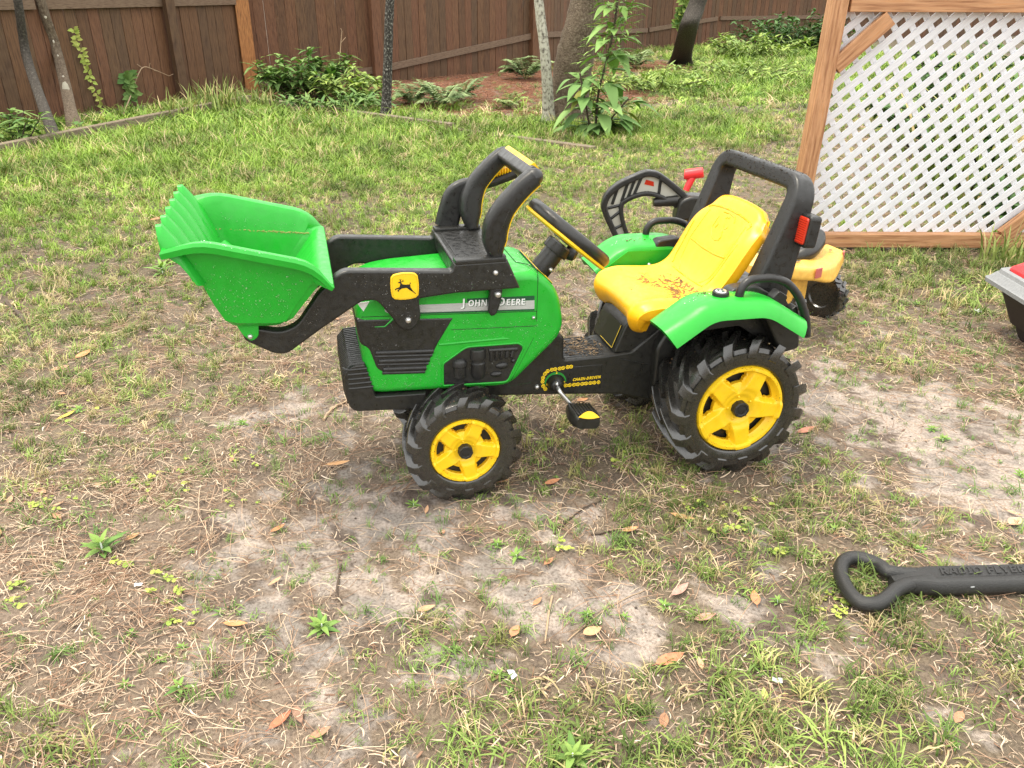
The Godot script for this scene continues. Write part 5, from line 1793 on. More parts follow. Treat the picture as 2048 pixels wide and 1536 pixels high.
# ---------------------------------------------------------------- the small ride-on digger behind the tractor
func digger() -> void:
	var base := Vector3(1.36, 0, -0.80)
	var o := thing("toy_digger", "yellow and black ride-on toy digger with red lever, mostly hidden behind the tractor", "toy digger", "", Transform3D(Basis(), base))
	var add := func(called: String, m: MB, mt: Material, parent: Node = null) -> MeshInstance3D:
		var n := shape(called, m, mt, parent if parent else o)
		if parent == null: n.position = -base
		return n
	# boom, in an upright plane
	var org := Vector3(0.867, 0, -1.099)
	var u := Vector3(0.9685, 0, 0.2489)
	var w := Vector3(-0.2489, 0, 0.9685)
	var px := Transform3D(Basis(u, Vector3.UP, w), org)
	var outer := [Vector2(0.105, 0.17), Vector2(0.054, 0.270), Vector2(0.004, 0.372), Vector2(0.0, 0.405), Vector2(0.0165, 0.442), Vector2(0.055, 0.476), Vector2(0.105, 0.501), Vector2(0.150, 0.519), Vector2(0.18, 0.519), Vector2(0.206, 0.510), Vector2(0.250, 0.480), Vector2(0.299, 0.442), Vector2(0.345, 0.400)]
	var inner := [Vector2(0.140, 0.18), Vector2(0.100, 0.270), Vector2(0.072, 0.345), Vector2(0.066, 0.398), Vector2(0.085, 0.418), Vector2(0.118, 0.434), Vector2(0.155, 0.443), Vector2(0.190, 0.440), Vector2(0.223, 0.428), Vector2(0.26, 0.408), Vector2(0.30, 0.385)]
	var web := MB.new()
	var wp := PackedVector2Array()
	for p: Vector2 in outer: wp.append(p)
	for k in range(inner.size() - 1, -1, -1): wp.append(inner[k])
	web.extrude(wp, -0.004, 0.004, 0.0, 1, px)
	var boom: MeshInstance3D = add.call("boom", web, mat(lin(0.42, 0.41, 0.36), 0.5))
	for e: Array in [[outer, 0.0115], [inner, 0.0085]]:
		var m := MB.new()
		var path := []
		for p: Vector2 in e[0]: path.append(px * Vector3(p.x, p.y, 0))
		var prof := rrect(0.021, e[1], 0.006, 3)
		m.sweep(smooth(path, 3), [prof], w)
		add.call("boom_flange", m, M.black_wet, boom)
	for s: Array in [[0.030, 0.40, 0.052, 0.475], [0.066, 0.412, 0.090, 0.496], [0.088, 0.42, 0.116, 0.507], [0.110, 0.43, 0.142, 0.517], [0.208, 0.42, 0.212, 0.505], [0.014, 0.385, 0.075, 0.40], [0.018, 0.335, 0.066, 0.375], [0.040, 0.30, 0.085, 0.325], [0.055, 0.262, 0.10, 0.285]]:
		var m := MB.new()
		m.tube([px * Vector3(s[0], s[1], 0.004), px * Vector3(s[2], s[3], 0.004)], 0.0062, 6)
		add.call("boom_brace", m, M.black_wet, boom)
	var lb := MB.new()
	lb.extrude(V([0.150, 0.478, 0.188, 0.470, 0.186, 0.488, 0.156, 0.496]), 0.004, 0.0052, 0.0, 1, px)
	add.call("boom_print", lb, M.lens_red, boom)
	var sc := MB.new()
	sc.extrude(rounded(V([0.085, 0.06, 0.125, 0.02, 0.19, 0.05, 0.16, 0.18, 0.10, 0.185]), 0.02, 3), -0.05, 0.05, 0.008, 2, px)
	add.call("scoop", sc, M.black, null)
	# lever, grips and swivel
	var gr := MB.new()
	gr.tube([Vector3(1.050, 0.408, -1.046), Vector3(1.062, 0.409, -1.044), Vector3(1.140, 0.416, -1.022)], [0.0155, 0.018, 0.0215], 14)
	add.call("grip", gr, M.black, null)
	var rl := MB.new()
	rl.tube([Vector3(1.162, 0.514, -1.030), Vector3(1.166, 0.514, -1.028), Vector3(1.222, 0.524, -1.000), Vector3(1.226, 0.525, -0.998)], [0.0175, 0.020, 0.0205, 0.018], 16)
	rl.tube([Vector3(1.196, 0.515, -1.014), Vector3(1.182, 0.488, -1.014), Vector3(1.168, 0.455, -1.014)], [0.0135, 0.014, 0.012], 12)
	add.call("lever", rl, M.red, null)
	var sw := MB.new()
	sw.extrude(rounded(V([0.27, 0.345, 0.30, 0.345, 0.37, 0.36, 0.40, 0.415, 0.385, 0.440, 0.33, 0.445, 0.285, 0.425]), 0.02, 3), -0.03, 0.055, 0.012, 3, px)
	add.call("swivel", sw, M.black, null)
	# body
	var fwd := Vector3(-0.40, 0, -0.917).normalized()
	var lat := Vector3(0.917, 0, -0.40).normalized()
	var bx := Transform3D(Basis(lat, Vector3.UP, -fwd), Vector3(1.36, 0, -0.82))
	var bd := MB.new()
	bd.box(Vector3(0.15, 0.13, 0.42), bx * Transform3D(Basis(), Vector3(0, 0.165, 0.02)), 0.02)
	add.call("body", bd, M.pale_yellow, null)
	var hd := MB.new()
	hd.extrude(rounded(V([-0.07, 0.10, 0.07, 0.10, 0.06, 0.365, -0.06, 0.365]), 0.015, 3), -0.055, 0.055, 0.012, 3, bx * Transform3D(Basis(), Vector3(-0.01, 0, -0.215)))
	var hood_: MeshInstance3D = add.call("hood", hd, M.pale_yellow, null)
	var gl := MB.new()
	gl.box(Vector3(0.004, 0.09, 0.07), bx * Transform3D(Basis(), Vector3(-0.076, 0.30, -0.215)), 0.001)
	add.call("grille", gl, M.black, hood_)
	# rear shell with its two flared corners
	var sh := MB.new()
	var ctr := [Vector3(1.336, 0.266, -0.560), Vector3(1.372, 0.262, -0.545), Vector3(1.425, 0.258, -0.545), Vector3(1.480, 0.248, -0.575), Vector3(1.540, 0.246, -0.612), Vector3(1.598, 0.253, -0.652), Vector3(1.640, 0.260, -0.690)]
	var path := smooth(ctr, 4)
	var profs := []
	for k in path.size():
		var f := float(k) / (path.size() - 1)
		var bulge := exp(-pow((f - 0.62) / 0.18, 2.0))
		profs.append(rounded(V([-0.045, -0.030 - 0.012 * bulge, 0.045 + 0.02 * bulge, -0.026 - 0.014 * bulge, 0.040 + 0.01 * bulge, 0.022, -0.045, 0.034]), 0.016, 4))
	var rings := []
	for k in path.size():
		var ring := PackedVector3Array()
		for q: Vector2 in profs[k]: ring.append(path[k] + Vector3(0.40, 0, 0.917) * q.x + Vector3.UP * q.y)
		rings.append(ring)
	sh.loft(rings, true, true, true)
	var shell: MeshInstance3D = add.call("rear_shell", sh, M.pale_yellow, null)
	for q: Array in [[Vector3(1.452, 0.262, -0.502), 0.35], [Vector3(1.652, 0.266, -0.652), 0.9]]:
		var lm := MB.new()
		lm.box(Vector3(0.03, 0.036, 0.008), Transform3D(Basis(Vector3.UP, q[1]), q[0]), 0.003)
		add.call("tail_lamp", lm, mat(lin(0.45, 0.12, 0.10), 0.4), shell)
	for q: Array in [[Vector3(1.36, 0.2985, -0.555), 0.010], [Vector3(1.395, 0.296, -0.55), 0.011], [Vector3(1.60, 0.290, -0.66), 0.009]]:
		var ds := MB.new()
		ds.ball(q[0], Vector3(q[1], 0.002, q[1] * 0.6), 8, 4)
		add.call("dark_blotch", ds, M.black, shell)
	var sb := MB.new()
	sb.tube(smooth([Vector3(1.425, 0.275, -0.64), Vector3(1.462, 0.292, -0.625), Vector3(1.50, 0.303, -0.635), Vector3(1.540, 0.322, -0.665), Vector3(1.556, 0.336, -0.690)], 4), 0.028, 14)
	sb.ball(Vector3(1.556, 0.336, -0.690), Vector3(0.028, 0.028, 0.028), 12, 8)
	add.call("seat_back", sb, M.black, null)
	var leg := MB.new()
	leg.box(Vector3(0.045, 0.12, 0.03), Transform3D(Basis(Vector3.UP, 0.4), Vector3(1.405, 0.185, -0.565)), 0.008)
	add.call("mudguard_stay", leg, M.pale_yellow, null)
	# wheels
	for q: Array in [[Vector3(1.657, 0.064, -0.731), 0.088, 0.055], [Vector3(1.396, -0.003, -0.602), 0.090, 0.055], [Vector3(1.13, 0.085, -1.02), 0.085, 0.05], [Vector3(1.36, 0.085, -1.10), 0.085, 0.05]]:
		var c: Vector3 = q[0]
		c.y = q[1]
		var wh := Node3D.new()
		wh.name = "wheel"
		wh.transform = Transform3D(Basis(-fwd, Vector3.UP, -lat) if q[1] != 0.088 else Basis(fwd, Vector3.UP, lat), c - base)
		o.add_child(wh, true)
		var r: float = q[1]
		var h: float = q[2] / 2
		var ty := MB.new()
		ty.lathe([Vector2(-h * 0.8, 0.002), Vector2(-h * 0.8, r * 0.5), Vector2(-h, r * 0.55), Vector2(-h * 1.02, r * 0.82), Vector2(-h * 0.85, r * 0.95), Vector2(-h * 0.3, r), Vector2(h * 0.3, r), Vector2(h * 0.85, r * 0.95), Vector2(h * 1.02, r * 0.82), Vector2(h, r * 0.62), Vector2(h * 0.9, r * 0.55)], Transform3D(), 40)
		for k in 16:
			for sg: float in [-1.0, 1.0]:
				var an := TAU * (k + 0.25 * sg) / 16.0
				ty.box(Vector3(0.010, 0.012, h * 1.1), Transform3D(Basis(Vector3.BACK, an) * Basis(Vector3.RIGHT, 0.0), Vector3(cos(an) * r * 0.985, sin(an) * r * 0.985, h * 0.5 * sg)) * Transform3D(Basis(Vector3.RIGHT, 0.5 * sg), Vector3.ZERO), 0.001)
		shape("tyre", ty, M.rubber, wh)
		var hb := MB.new()
		hb.lathe([Vector2(h * 0.88, r * 0.60), Vector2(h * 0.95, r * 0.585), Vector2(h * 0.90, r * 0.52), Vector2(h * 0.75, r * 0.30), Vector2(h * 0.95, r * 0.24), Vector2(h * 1.0, r * 0.2), Vector2(h * 1.0, 0.001)], Transform3D(), 30)
		for k in 7:
			var an := TAU * k / 7.0
			hb.ball(Vector3(cos(an) * r * 0.41, sin(an) * r * 0.41, h * 0.83), Vector3(0.011, 0.011, 0.005), 10, 6)
		shape("hub", hb, M.pale_yellow, wh)


# ---------------------------------------------------------------- wagon at the right edge, and the pull handle in the foreground
func wagon() -> void:
	var a := Vector3(-0.26, 0, 0.966).normalized()
	var b := Vector3(0.966, 0, 0.26).normalized()
	var c0 := Vector3(2.150, 0, -0.495)
	var L := 0.62
	var W := 0.46
	var mid := c0 + a * L / 2 + b * W / 2
	var o := thing("toy_wagon", "grey-rimmed toy wagon with red inside, cut off by the right edge", "toy wagon", "", Transform3D(Basis(b, Vector3.UP, -b.cross(Vector3.UP)), mid))
	var ring := func(hw: float, hl: float, y: float, r: float) -> PackedVector3Array:
		var out := PackedVector3Array()
		for q in rrect(hw, hl, r, 4): out.append(Vector3(q.x, y, q.y))
		return out
	var rim := MB.new()
	var hw := W / 2
	var hl := L / 2
	rim.loft([ring.call(hw - 0.03, hl - 0.03, 0.185, 0.03), ring.call(hw, hl, 0.188, 0.03), ring.call(hw + 0.001, hl + 0.001, 0.203, 0.03), ring.call(hw - 0.006, hl - 0.006, 0.207, 0.03), ring.call(hw - 0.022, hl - 0.022, 0.228, 0.03), ring.call(hw - 0.026, hl - 0.026, 0.229, 0.03), ring.call(hw - 0.030, hl - 0.030, 0.242, 0.03), ring.call(hw - 0.040, hl - 0.040, 0.247, 0.03), ring.call(hw - 0.050, hl - 0.050, 0.243, 0.03), ring.call(hw - 0.056, hl - 0.056, 0.19, 0.03)])
	shape("rim", rim, M.grey_plastic, o)
	var tub := MB.new()
	tub.loft([ring.call(hw - 0.10, hl - 0.12, 0.045, 0.05), ring.call(hw - 0.075, hl - 0.085, 0.06, 0.05), ring.call(hw - 0.035, hl - 0.035, 0.186, 0.04)], true, true, false)
	shape("tub", tub, M.dark_plastic, o)
	var inn := MB.new()
	inn.loft([ring.call(hw - 0.058, hl - 0.058, 0.215, 0.03), ring.call(hw - 0.050, hl - 0.050, 0.2475, 0.03), ring.call(hw - 0.054, hl - 0.054, 0.257, 0.03), ring.call(hw - 0.080, hl - 0.080, 0.285, 0.05), ring.call(hw - 0.12, hl - 0.12, 0.305, 0.06), ring.call(hw - 0.17, hl - 0.17, 0.314, 0.03)], true, false, true)
	shape("seat_lid", inn, M.red, o)
	var bo := MB.new()
	for q: Array in [[-0.03, -0.12], [0.03, -0.12], [-0.03, 0.0], [0.03, 0.0]]:
		bo.lathe([Vector2(0.0, 0.014), Vector2(0.005, 0.012), Vector2(0.006, 0.008), Vector2(0.003, 0.006), Vector2(0.003, 0.001)], facing(Vector3(q[0], 0.313, q[1]), Vector3.UP), 14)
	shape("moulded_studs", bo, M.red, o)
	for sx: float in [-1.0, 1.0]:
		for sz: float in [-1.0, 1.0]:
			var w := MB.new()
			w.lathe([Vector2(-0.022, 0.02), Vector2(-0.024, 0.06), Vector2(-0.016, 0.072), Vector2(0.016, 0.072), Vector2(0.024, 0.06), Vector2(0.022, 0.02)], Transform3D(Basis(Vector3.UP, PI / 2), Vector3(sx * (hw - 0.13), 0.072, sz * (hl - 0.16))), 24, true, true)
			shape("wheel", w, M.dark_plastic, o)


func wagon_handle() -> void:
	var base := Vector3(0.98, 0.018, 0.775)
	var o := thing("wagon_handle", "black plastic pull handle with D-shaped grip, lying on grass at lower right", "pull handle", "", Transform3D(Basis(), base))
	var ring := MB.new()
	var lp := [Vector3(0.915, 0.020, 0.742), Vector3(0.890, 0.020, 0.733), Vector3(0.866, 0.020, 0.718), Vector3(0.862, 0.018, 0.690), Vector3(0.846, 0.016, 0.664), Vector3(0.822, 0.015, 0.654), Vector3(0.795, 0.015, 0.664), Vector3(0.770, 0.015, 0.692), Vector3(0.755, 0.015, 0.728), Vector3(0.748, 0.015, 0.765), Vector3(0.757, 0.015, 0.790), Vector3(0.783, 0.016, 0.798), Vector3(0.815, 0.018, 0.788), Vector3(0.845, 0.020, 0.774), Vector3(0.875, 0.021, 0.768), Vector3(0.905, 0.021, 0.768), Vector3(0.935, 0.021, 0.774)]
	var pth := []
	for p: Vector3 in smooth(lp, 5): pth.append(p - base + Vector3(0, 0.003, 0))
	ring.tube(pth, 0.0153, 16)
	shape("grip_ring", ring, M.handle, o, 60.0)
	var sh := MB.new()
	var d := Vector3(0.971, 0, 0.205).normalized()
	var s := Vector3(-0.205, 0, 0.971).normalized()
	var p0 := Vector3(0.857, 0.021, 0.750)
	var rings := []
	for k in 16:
		var f := k / 15.0
		var c := p0 + d * (0.62 * f) - base
		var wd := lerpf(0.018, 0.0345, smoothstep(0.0, 0.13, f))
		c.y -= 0.010 * (1.0 - smoothstep(0.0, 0.07, f))
		var ring2 := PackedVector3Array()
		for q: Array in [[-1.0, -0.012], [-1.06, -0.002], [-1.0, 0.008], [-0.9, 0.0125], [-0.5, 0.0135], [0.1, 0.013], [0.32, 0.0155], [0.55, 0.0195], [0.78, 0.0175], [0.98, 0.009], [1.04, -0.003], [0.95, -0.014], [0.5, -0.019], [-0.5, -0.017]]:
			ring2.append(c + s * (q[0] * wd) + Vector3.UP * (q[1] + 0.002))
		rings.append(ring2)
	sh.loft(rings, true, true, true)
	var shaft := shape("shaft", sh, M.handle, o, 60.0)
	var tx := lettering(shaft, "RADIO FLYER", Vector3.ZERO, 0.030, 0.0, M.handle, 0.22, 0.0013)
	tx.transform = Transform3D(Basis(d, -s, Vector3.UP) * Basis(Vector3(1, 0, 0), Vector3(0.25, 1, 0), Vector3(0, 0, 1)), p0 + d * 0.098 + s * 0.006 - base + Vector3(0, 0.0165, 0))
	var ul := MB.new()
	ul.tube([p0 + d * 0.088 + s * 0.010 - base + Vector3(0, 0.0155, 0), p0 + d * 0.2 + s * 0.007 - base + Vector3(0, 0.0157, 0), p0 + d * 0.32 + s * 0.001 - base + Vector3(0, 0.0155, 0)], [0.0006, 0.0016, 0.0006], 5)
	shape("raised_line", ul, M.handle, shaft)
	var sc := MB.new()
	sc.ball(p0 + d * 0.150 + s * 0.0335 - base + Vector3(0, 0.0105, 0), Vector3(0.006, 0.0016, 0.0026), 7, 4)
	shape("scuff", sc, M.grey_plastic, shaft)


# ---------------------------------------------------------------- leaves and plants
func leaf(m: MB, at: Vector3, dir: Vector3, up: Vector3, len: float, wid: float, bend: float, col: Color, segs := 4, fold := 0.25) -> void:
	var d := dir.normalized()
	var side := d.cross(up).normalized()
	var n := side.cross(d).normalized()
	m.col = col
	var pc := at
	var ps := Vector3.ZERO
	var pn := n
	for k in range(1, segs + 1):
		var f := float(k) / segs
		var c := at + d * len * f + n * (-bend * f * f * len)
		var w := wid * sin(PI * pow(f, 0.75)) * 0.5
		if k == segs: w = 0.0
		var s := side * w
		var lift := n * (w * fold)
		if ps == Vector3.ZERO:
			m.tri(pc, c, c + s + lift)
			m.tri(pc, c - s + lift, c)
		else:
			m.quad(pc, c, c + s + lift, pc + ps + pn)
			m.quad(pc, pc - ps + pn, c - s + lift, c)
		pc = c
		ps = s
		pn = lift


func mixc(a: Color, b: Color) -> Color:
	return a.lerp(b, rng.randf())


func bush(at: Vector3, rad: Vector3, count: int, len: float, wid: float, a: Color, b: Color, label: String, called := "shrub", cat := "shrub") -> Node3D:
	var o := thing(called, label, cat, "", Transform3D(Basis(), at))
	var m := MB.new()
	var st := MB.new()
	var n := maxi(5, count / 26)
	for k in n:
		var an := rng.randf() * TAU
		var q := sqrt(rng.randf())
		var tip := Vector3(cos(an) * rad.x * q, rad.y * rng.randf_range(0.45, 1.0) * (1.0 - 0.35 * q), sin(an) * rad.z * q)
		var foot := Vector3(tip.x * 0.25, -0.02, tip.z * 0.25)
		var mid := foot.lerp(tip, 0.5) + Vector3(rng.randf_range(-0.03, 0.03), 0.04, rng.randf_range(-0.03, 0.03))
		var path := smooth([foot, mid, tip], 4)
		st.tube(path, [0.006, 0.006, 0.005, 0.005, 0.0045, 0.004, 0.004, 0.003, 0.002], 5)
		for j in count / n:
			var f := rng.randf_range(0.25, 1.0)
			var p: Vector3 = path[int(f * 8)]
			var la := rng.randf() * TAU
			var dir := Vector3(cos(la), rng.randf_range(-0.25, 0.75), sin(la))
			leaf(m, p + Vector3(rng.randf_range(-1, 1), rng.randf_range(-1, 1), rng.randf_range(-1, 1)) * 0.02, dir, Vector3.UP, len * rng.randf_range(0.6, 1.2), wid * rng.randf_range(0.7, 1.2), rng.randf_range(0.0, 0.5), mixc(a, b))
	shape("stems", st, M.twig, o, 60.0)
	var lf := shape("foliage", m, M.leaf, o, 0.0)
	lf.set_meta("kind", "stuff")
	return o


func fern(at: Vector3, fronds: int, len: float, a: Color, b: Color, label: String, group := "", upright := 0.9) -> Node3D:
	var o := thing("fern", label, "fern", group, Transform3D(Basis(), at))
	for k in fronds:
		var m := MB.new()
		var an := TAU * k / fronds + rng.randf_range(-0.4, 0.4)
		var out := Vector3(cos(an), 0, sin(an))
		var l := len * rng.randf_range(0.65, 1.1)
		var up := upright * rng.randf_range(0.9, 1.6)
		var path := []
		for j in 12:
			var f := j / 11.0
			path.append(out * (l * 0.72 * f) + Vector3.UP * (l * (up * f - 0.75 * f * f)) )
		m.col = Color(0.12, 0.12, 0.04)
		m.tube(path, [0.003, 0.003, 0.0028, 0.0026, 0.0024, 0.0022, 0.002, 0.0018, 0.0016, 0.0014, 0.0012, 0.001], 4)
		var col := mixc(a, b)
		for j in range(2, 12):
			for h in 2:
				var f := (j + h * 0.5) / 11.5
				var p: Vector3 = path[j - 1].lerp(path[j], 0.5 + h * 0.5)
				var t: Vector3 = (path[j] - path[j - 1]).normalized()
				var side := t.cross(Vector3.UP).normalized()
				var ll := l * 0.30 * sin(PI * pow(f, 0.6)) + 0.008
				for sg: float in [-1.0, 1.0]:
					leaf(m, p, side * sg + t * 0.55 + Vector3.UP * rng.randf_range(-0.2, 0.1), Vector3.UP, ll, ll * 0.36, 0.25, col * rng.randf_range(0.8, 1.2), 3, 0.1)
		shape("frond", m, M.leaf, o, 0.0)
	return o


func shrubs() -> void:
	var g1 := Color(0.085, 0.175, 0.045)
	var g2 := Color(0.19, 0.29, 0.08)
	var yg := Color(0.30, 0.38, 0.08)
	var dk := Color(0.045, 0.09, 0.028)
	bush(Vector3(-0.12, 0, -8.55), Vector3(0.66, 0.70, 0.45), 820, 0.17, 0.058, g1, g2, "bushy green shrub with long leaves right of the orange-brown post")
	bush(Vector3(0.42, 0, -8.1), Vector3(0.50, 0.52, 0.4), 620, 0.14, 0.045, g2, yg, "paler green shrub just left of the black trunk")
	bush(Vector3(0.15, 0, -7.2), Vector3(0.75, 0.26, 0.4), 460, 0.13, 0.036, g1, g2, "low green plants in front of the two shrubs", "ground_plants", "plants")
	bush(Vector3(-0.62, 0, -9.35), Vector3(0.16, 0.50, 0.15), 90, 0.10, 0.03, g2, yg, "upright young plant at the foot of the orange-brown post", "young_plant", "plant")
	bush(Vector3(10.6, 0, -15.6), Vector3(1.7, 1.1, 1.0), 1700, 0.20, 0.07, dk, g1, "dark green shrub against the far right fence, left of the lattice")
	bush(Vector3(8.6, 0, -13.6), Vector3(1.6, 0.6, 1.0), 1000, 0.19, 0.05, g2, yg, "light green low shrub in front of the dark shrub")
	bush(Vector3(-2.50, 0, -5.62), Vector3(0.26, 0.40, 0.2), 90, 0.16, 0.045, g1, g2, "leafy plant at the left edge behind the timber edging", "leafy_plant", "plant")
	bush(Vector3(-2.06, 0, -6.2), Vector3(0.10, 0.16, 0.1), 22, 0.11, 0.05, g1, g2, "small plant between the two leaning trunks and the timber", "leafy_plant", "plant")
	bush(Vector3(6.0, 0, -9.5), Vector3(1.2, 0.36, 1.2), 900, 0.15, 0.035, g2, yg, "patch of yellow-green weeds left of the lattice upright", "weed_patch", "weeds")
	bush(Vector3(4.4, 0, -8.6), Vector3(0.9, 0.30, 0.9), 620, 0.13, 0.035, g2, yg, "patch of weeds right of the broad-leaved plant", "weed_patch", "weeds")
	bush(Vector3(3.0, 0, -7.4), Vector3(0.45, 0.45, 0.4), 240, 0.11, 0.035, g2, yg, "yellow-green weeds behind the thick trunk's right side", "weed_patch", "weeds")
	# ferns on the pine straw
	for f: Array in [[Vector3(1.02, 0, -7.75), 11, 0.42, "grey-green fern beside the black trunk"], [Vector3(1.30, 0, -7.35), 10, 0.40, "grey-green fern in the middle of the pine straw, nearest"], [Vector3(1.62, 0, -7.9), 9, 0.36, "darker fern right of the two grey-green ferns"], [Vector3(2.02, 0, -7.2), 8, 0.24, "small yellow-green fern left of the white trunk"], [Vector3(3.05, 0, -10.3), 12, 0.52, "bright fern by the fence behind the white trunk"], [Vector3(3.5, 0, -9.2), 9, 0.42, "fern on pine straw right of the thick trunk"], [Vector3(5.4, 0, -11.8), 9, 0.45, "fern at the foot of the dark leaning trunk"]]:
		fern(f[0], f[1] + 2, f[2] * 1.15, Color(0.17, 0.25, 0.10) if f[1] > 8 else yg, Color(0.27, 0.34, 0.15), f[3])
	broad_plant()
	# vines and stalks on the left fence
	var left_dir := Vector3(-0.62, 0, 0.785)
	var pts := [Vector3(-2.232, -0.077, -7.976), Vector3(-2.265, 0.137, -7.934), Vector3(-2.298, 0.364, -7.892), Vector3(-2.319, 0.559, -7.866), Vector3(-2.336, 0.702, -7.844), Vector3(-2.345, 0.804, -7.833)]
	vine(pts, 19, 0.055, yg * 1.25, Color(0.42, 0.42, 0.12), "yellow-leaved vine climbing the left fence in a line")
	vine([Vector3(-2.012, 0.071, -8.254), Vector3(-1.969, 0.179, -8.308), Vector3(-2.022, 0.279, -8.242), Vector3(-1.987, 0.336, -8.285)], 13, 0.10, g1, g2, "small green vine on the left fence, right of the yellow vine")
	vine([Vector3(5.717, 0.692, -11.056), Vector3(5.779, 0.851, -11.04), Vector3(5.827, 0.993, -11.027), Vector3(5.795, 1.17, -11.036)], 26, 0.13, g1, yg, "green vine beside the dark leaning trunk")
	stalk([Vector3(-1.96, 0, -7.247), Vector3(-2.004, 0.122, -8.264), Vector3(-1.913, 0.317, -8.379), Vector3(-1.849, 0.393, -8.461), Vector3(-1.757, 0.351, -8.577), Vector3(-1.639, 0.273, -8.726)], 0.007, "dry bent stalk in front of the left fence")
	stalk([Vector3(0.323, 0, -9.52), Vector3(0.329, 0.325, -9.24), Vector3(0.358, 0.529, -9.232), Vector3(0.392, 0.718, -9.223)], 0.008, "dry upright stalk above the shrub right of the orange-brown post")
	var sp := bush(Vector3(0.368, 0.233, -8.92), Vector3(0.10, 0.42, 0.1), 40, 0.09, 0.022, g2, yg, "slim leafy shoot beside the dry upright stalk", "shoot", "plant")
	# long grass behind and below the lattice
	grass_clump(Vector3(3.95, 0, -2.7), 110, 1.0, 0.013, 0.3, "tall arching grass behind the lattice, nearer its right side")
	grass_clump(Vector3(4.9, 0, -3.6), 90, 0.9, 0.013, 0.5, "tall arching grass farther behind the lattice")
	bush(Vector3(5.7, 0, -5.0), Vector3(0.9, 0.8, 0.7), 520, 0.2, 0.05, dk, g1, "dark shrub glimpsed through the lattice")
	bush(Vector3(3.85, 0, -2.45), Vector3(0.42, 0.55, 0.35), 260, 0.16, 0.045, dk, g1, "dark green bush nearest behind the lattice's middle")
	bush(Vector3(3.45, 0, -1.7), Vector3(0.30, 0.40, 0.25), 160, 0.14, 0.04, dk, g1, "small dark bush directly behind the lattice's lower right")
	bush(Vector3(4.7, 0, -3.8), Vector3(0.7, 0.7, 0.6), 420, 0.2, 0.05, dk, g1, "dark green bush close behind the lattice's right half")
	bush(Vector3(6.6, 0, -5.6), Vector3(1.0, 1.0, 0.8), 620, 0.22, 0.06, dk, g1, "larger dark bush farthest behind the lattice")
	grass_clump(Vector3(3.75, 0, -2.2), 90, 0.7, 0.012, 0.5, "tall arching grass close behind the lattice, nearer its left side")
	grass_clump(Vector3(2.92, 0, -1.12), 60, 0.24, 0.006, 0.14, "tuft of long grass at the lattice's bottom right corner")
	grass_clump(Vector3(-1.02, 0, -7.6), 150, 0.42, 0.008, 0.36, "mound of tall grass at the corner of the timber edging")
	grass_clump(Vector3(-1.38, 0, -7.1), 90, 0.34, 0.008, 0.28, "tall grass along the left timber edging")
	grass_clump(Vector3(-0.62, 0, -7.75), 80, 0.30, 0.008, 0.25, "tall grass in front of the orange-brown post")


func vine(pts: Array, n: int, size: float, a: Color, b: Color, label: String) -> void:
	var o := thing("vine", label, "vine", "", Transform3D(Basis(), pts[0]))
	var path := []
	for p: Vector3 in smooth(pts, 5): path.append(p - pts[0])
	var st := MB.new()
	st.tube(path, 0.004, 5)
	shape("stem", st, M.twig, o)
	for k in n:
		var f := (k + 0.5) / n * (path.size() - 1)
		var p: Vector3 = path[int(f)].lerp(path[mini(int(f) + 1, path.size() - 1)], f - int(f))
		var m := MB.new()
		for j in 3:
			var d := Vector3(rng.randf_range(-1, 1), rng.randf_range(-0.5, 0.6), rng.randf_range(0.1, 0.5))
			leaf(m, p + Vector3(0, 0, 0.015), d, Vector3(0, 0.5, 1), size * rng.randf_range(0.8, 1.3), size * 0.7, 0.2, mixc(a, b), 3)
		shape("leaf", m, M.leaf, o, 0.0)


func stalk(pts: Array, r: float, label: String) -> void:
	var o := thing("dry_stalk", label, "stalk", "", Transform3D(Basis(), pts[0]))
	var path := []
	for p: Vector3 in smooth(pts, 4): path.append(p - pts[0])
	var rs := []
	for k in path.size(): rs.append(lerpf(r, r * 0.4, float(k) / path.size()))
	var m := MB.new()
	m.tube(path, rs, 6)
	for k in 4:
		var p: Vector3 = path[path.size() - 1 - k * 3]
		m.tube([p, p + Vector3(rng.randf_range(-0.08, 0.08), rng.randf_range(0.0, 0.08), 0)], r * 0.4, 4)
	shape("stem", m, M.twig_pale, o)


func grass_clump(at: Vector3, n: int, h: float, w: float, spread: float, label: String) -> void:
	var o := thing("grass_clump", label, "grass clump", "", Transform3D(Basis(), at))
	var m := MB.new()
	for k in n:
		var an := rng.randf() * TAU
		var foot := Vector3(rng.randfn(0, spread * 0.4), -0.01, rng.randfn(0, spread * 0.4))
		var l := h * rng.randf_range(0.5, 1.1)
		var lean := rng.randf_range(0.15, 0.9)
		m.col = mixc(Color(0.12, 0.19, 0.045), Color(0.30, 0.34, 0.10)) if rng.randf() > 0.18 else Color(0.45, 0.36, 0.18)
		var out := Vector3(cos(an), 0, sin(an))
		var side := out.cross(Vector3.UP) * w
		var prev := foot
		var pw := side
		for j in range(1, 6):
			var f := j / 5.0
			var c := foot + out * (l * lean * f * f * 0.7) + Vector3.UP * l * (f - 0.45 * lean * f * f)
			var s := side * (1.0 - f * f * 0.95)
			m.quad(prev - pw, prev + pw, c + s, c - s)
			prev = c
			pw = s
	shape("blades", m, M.grass, o, 0.0).set_meta("kind", "stuff")


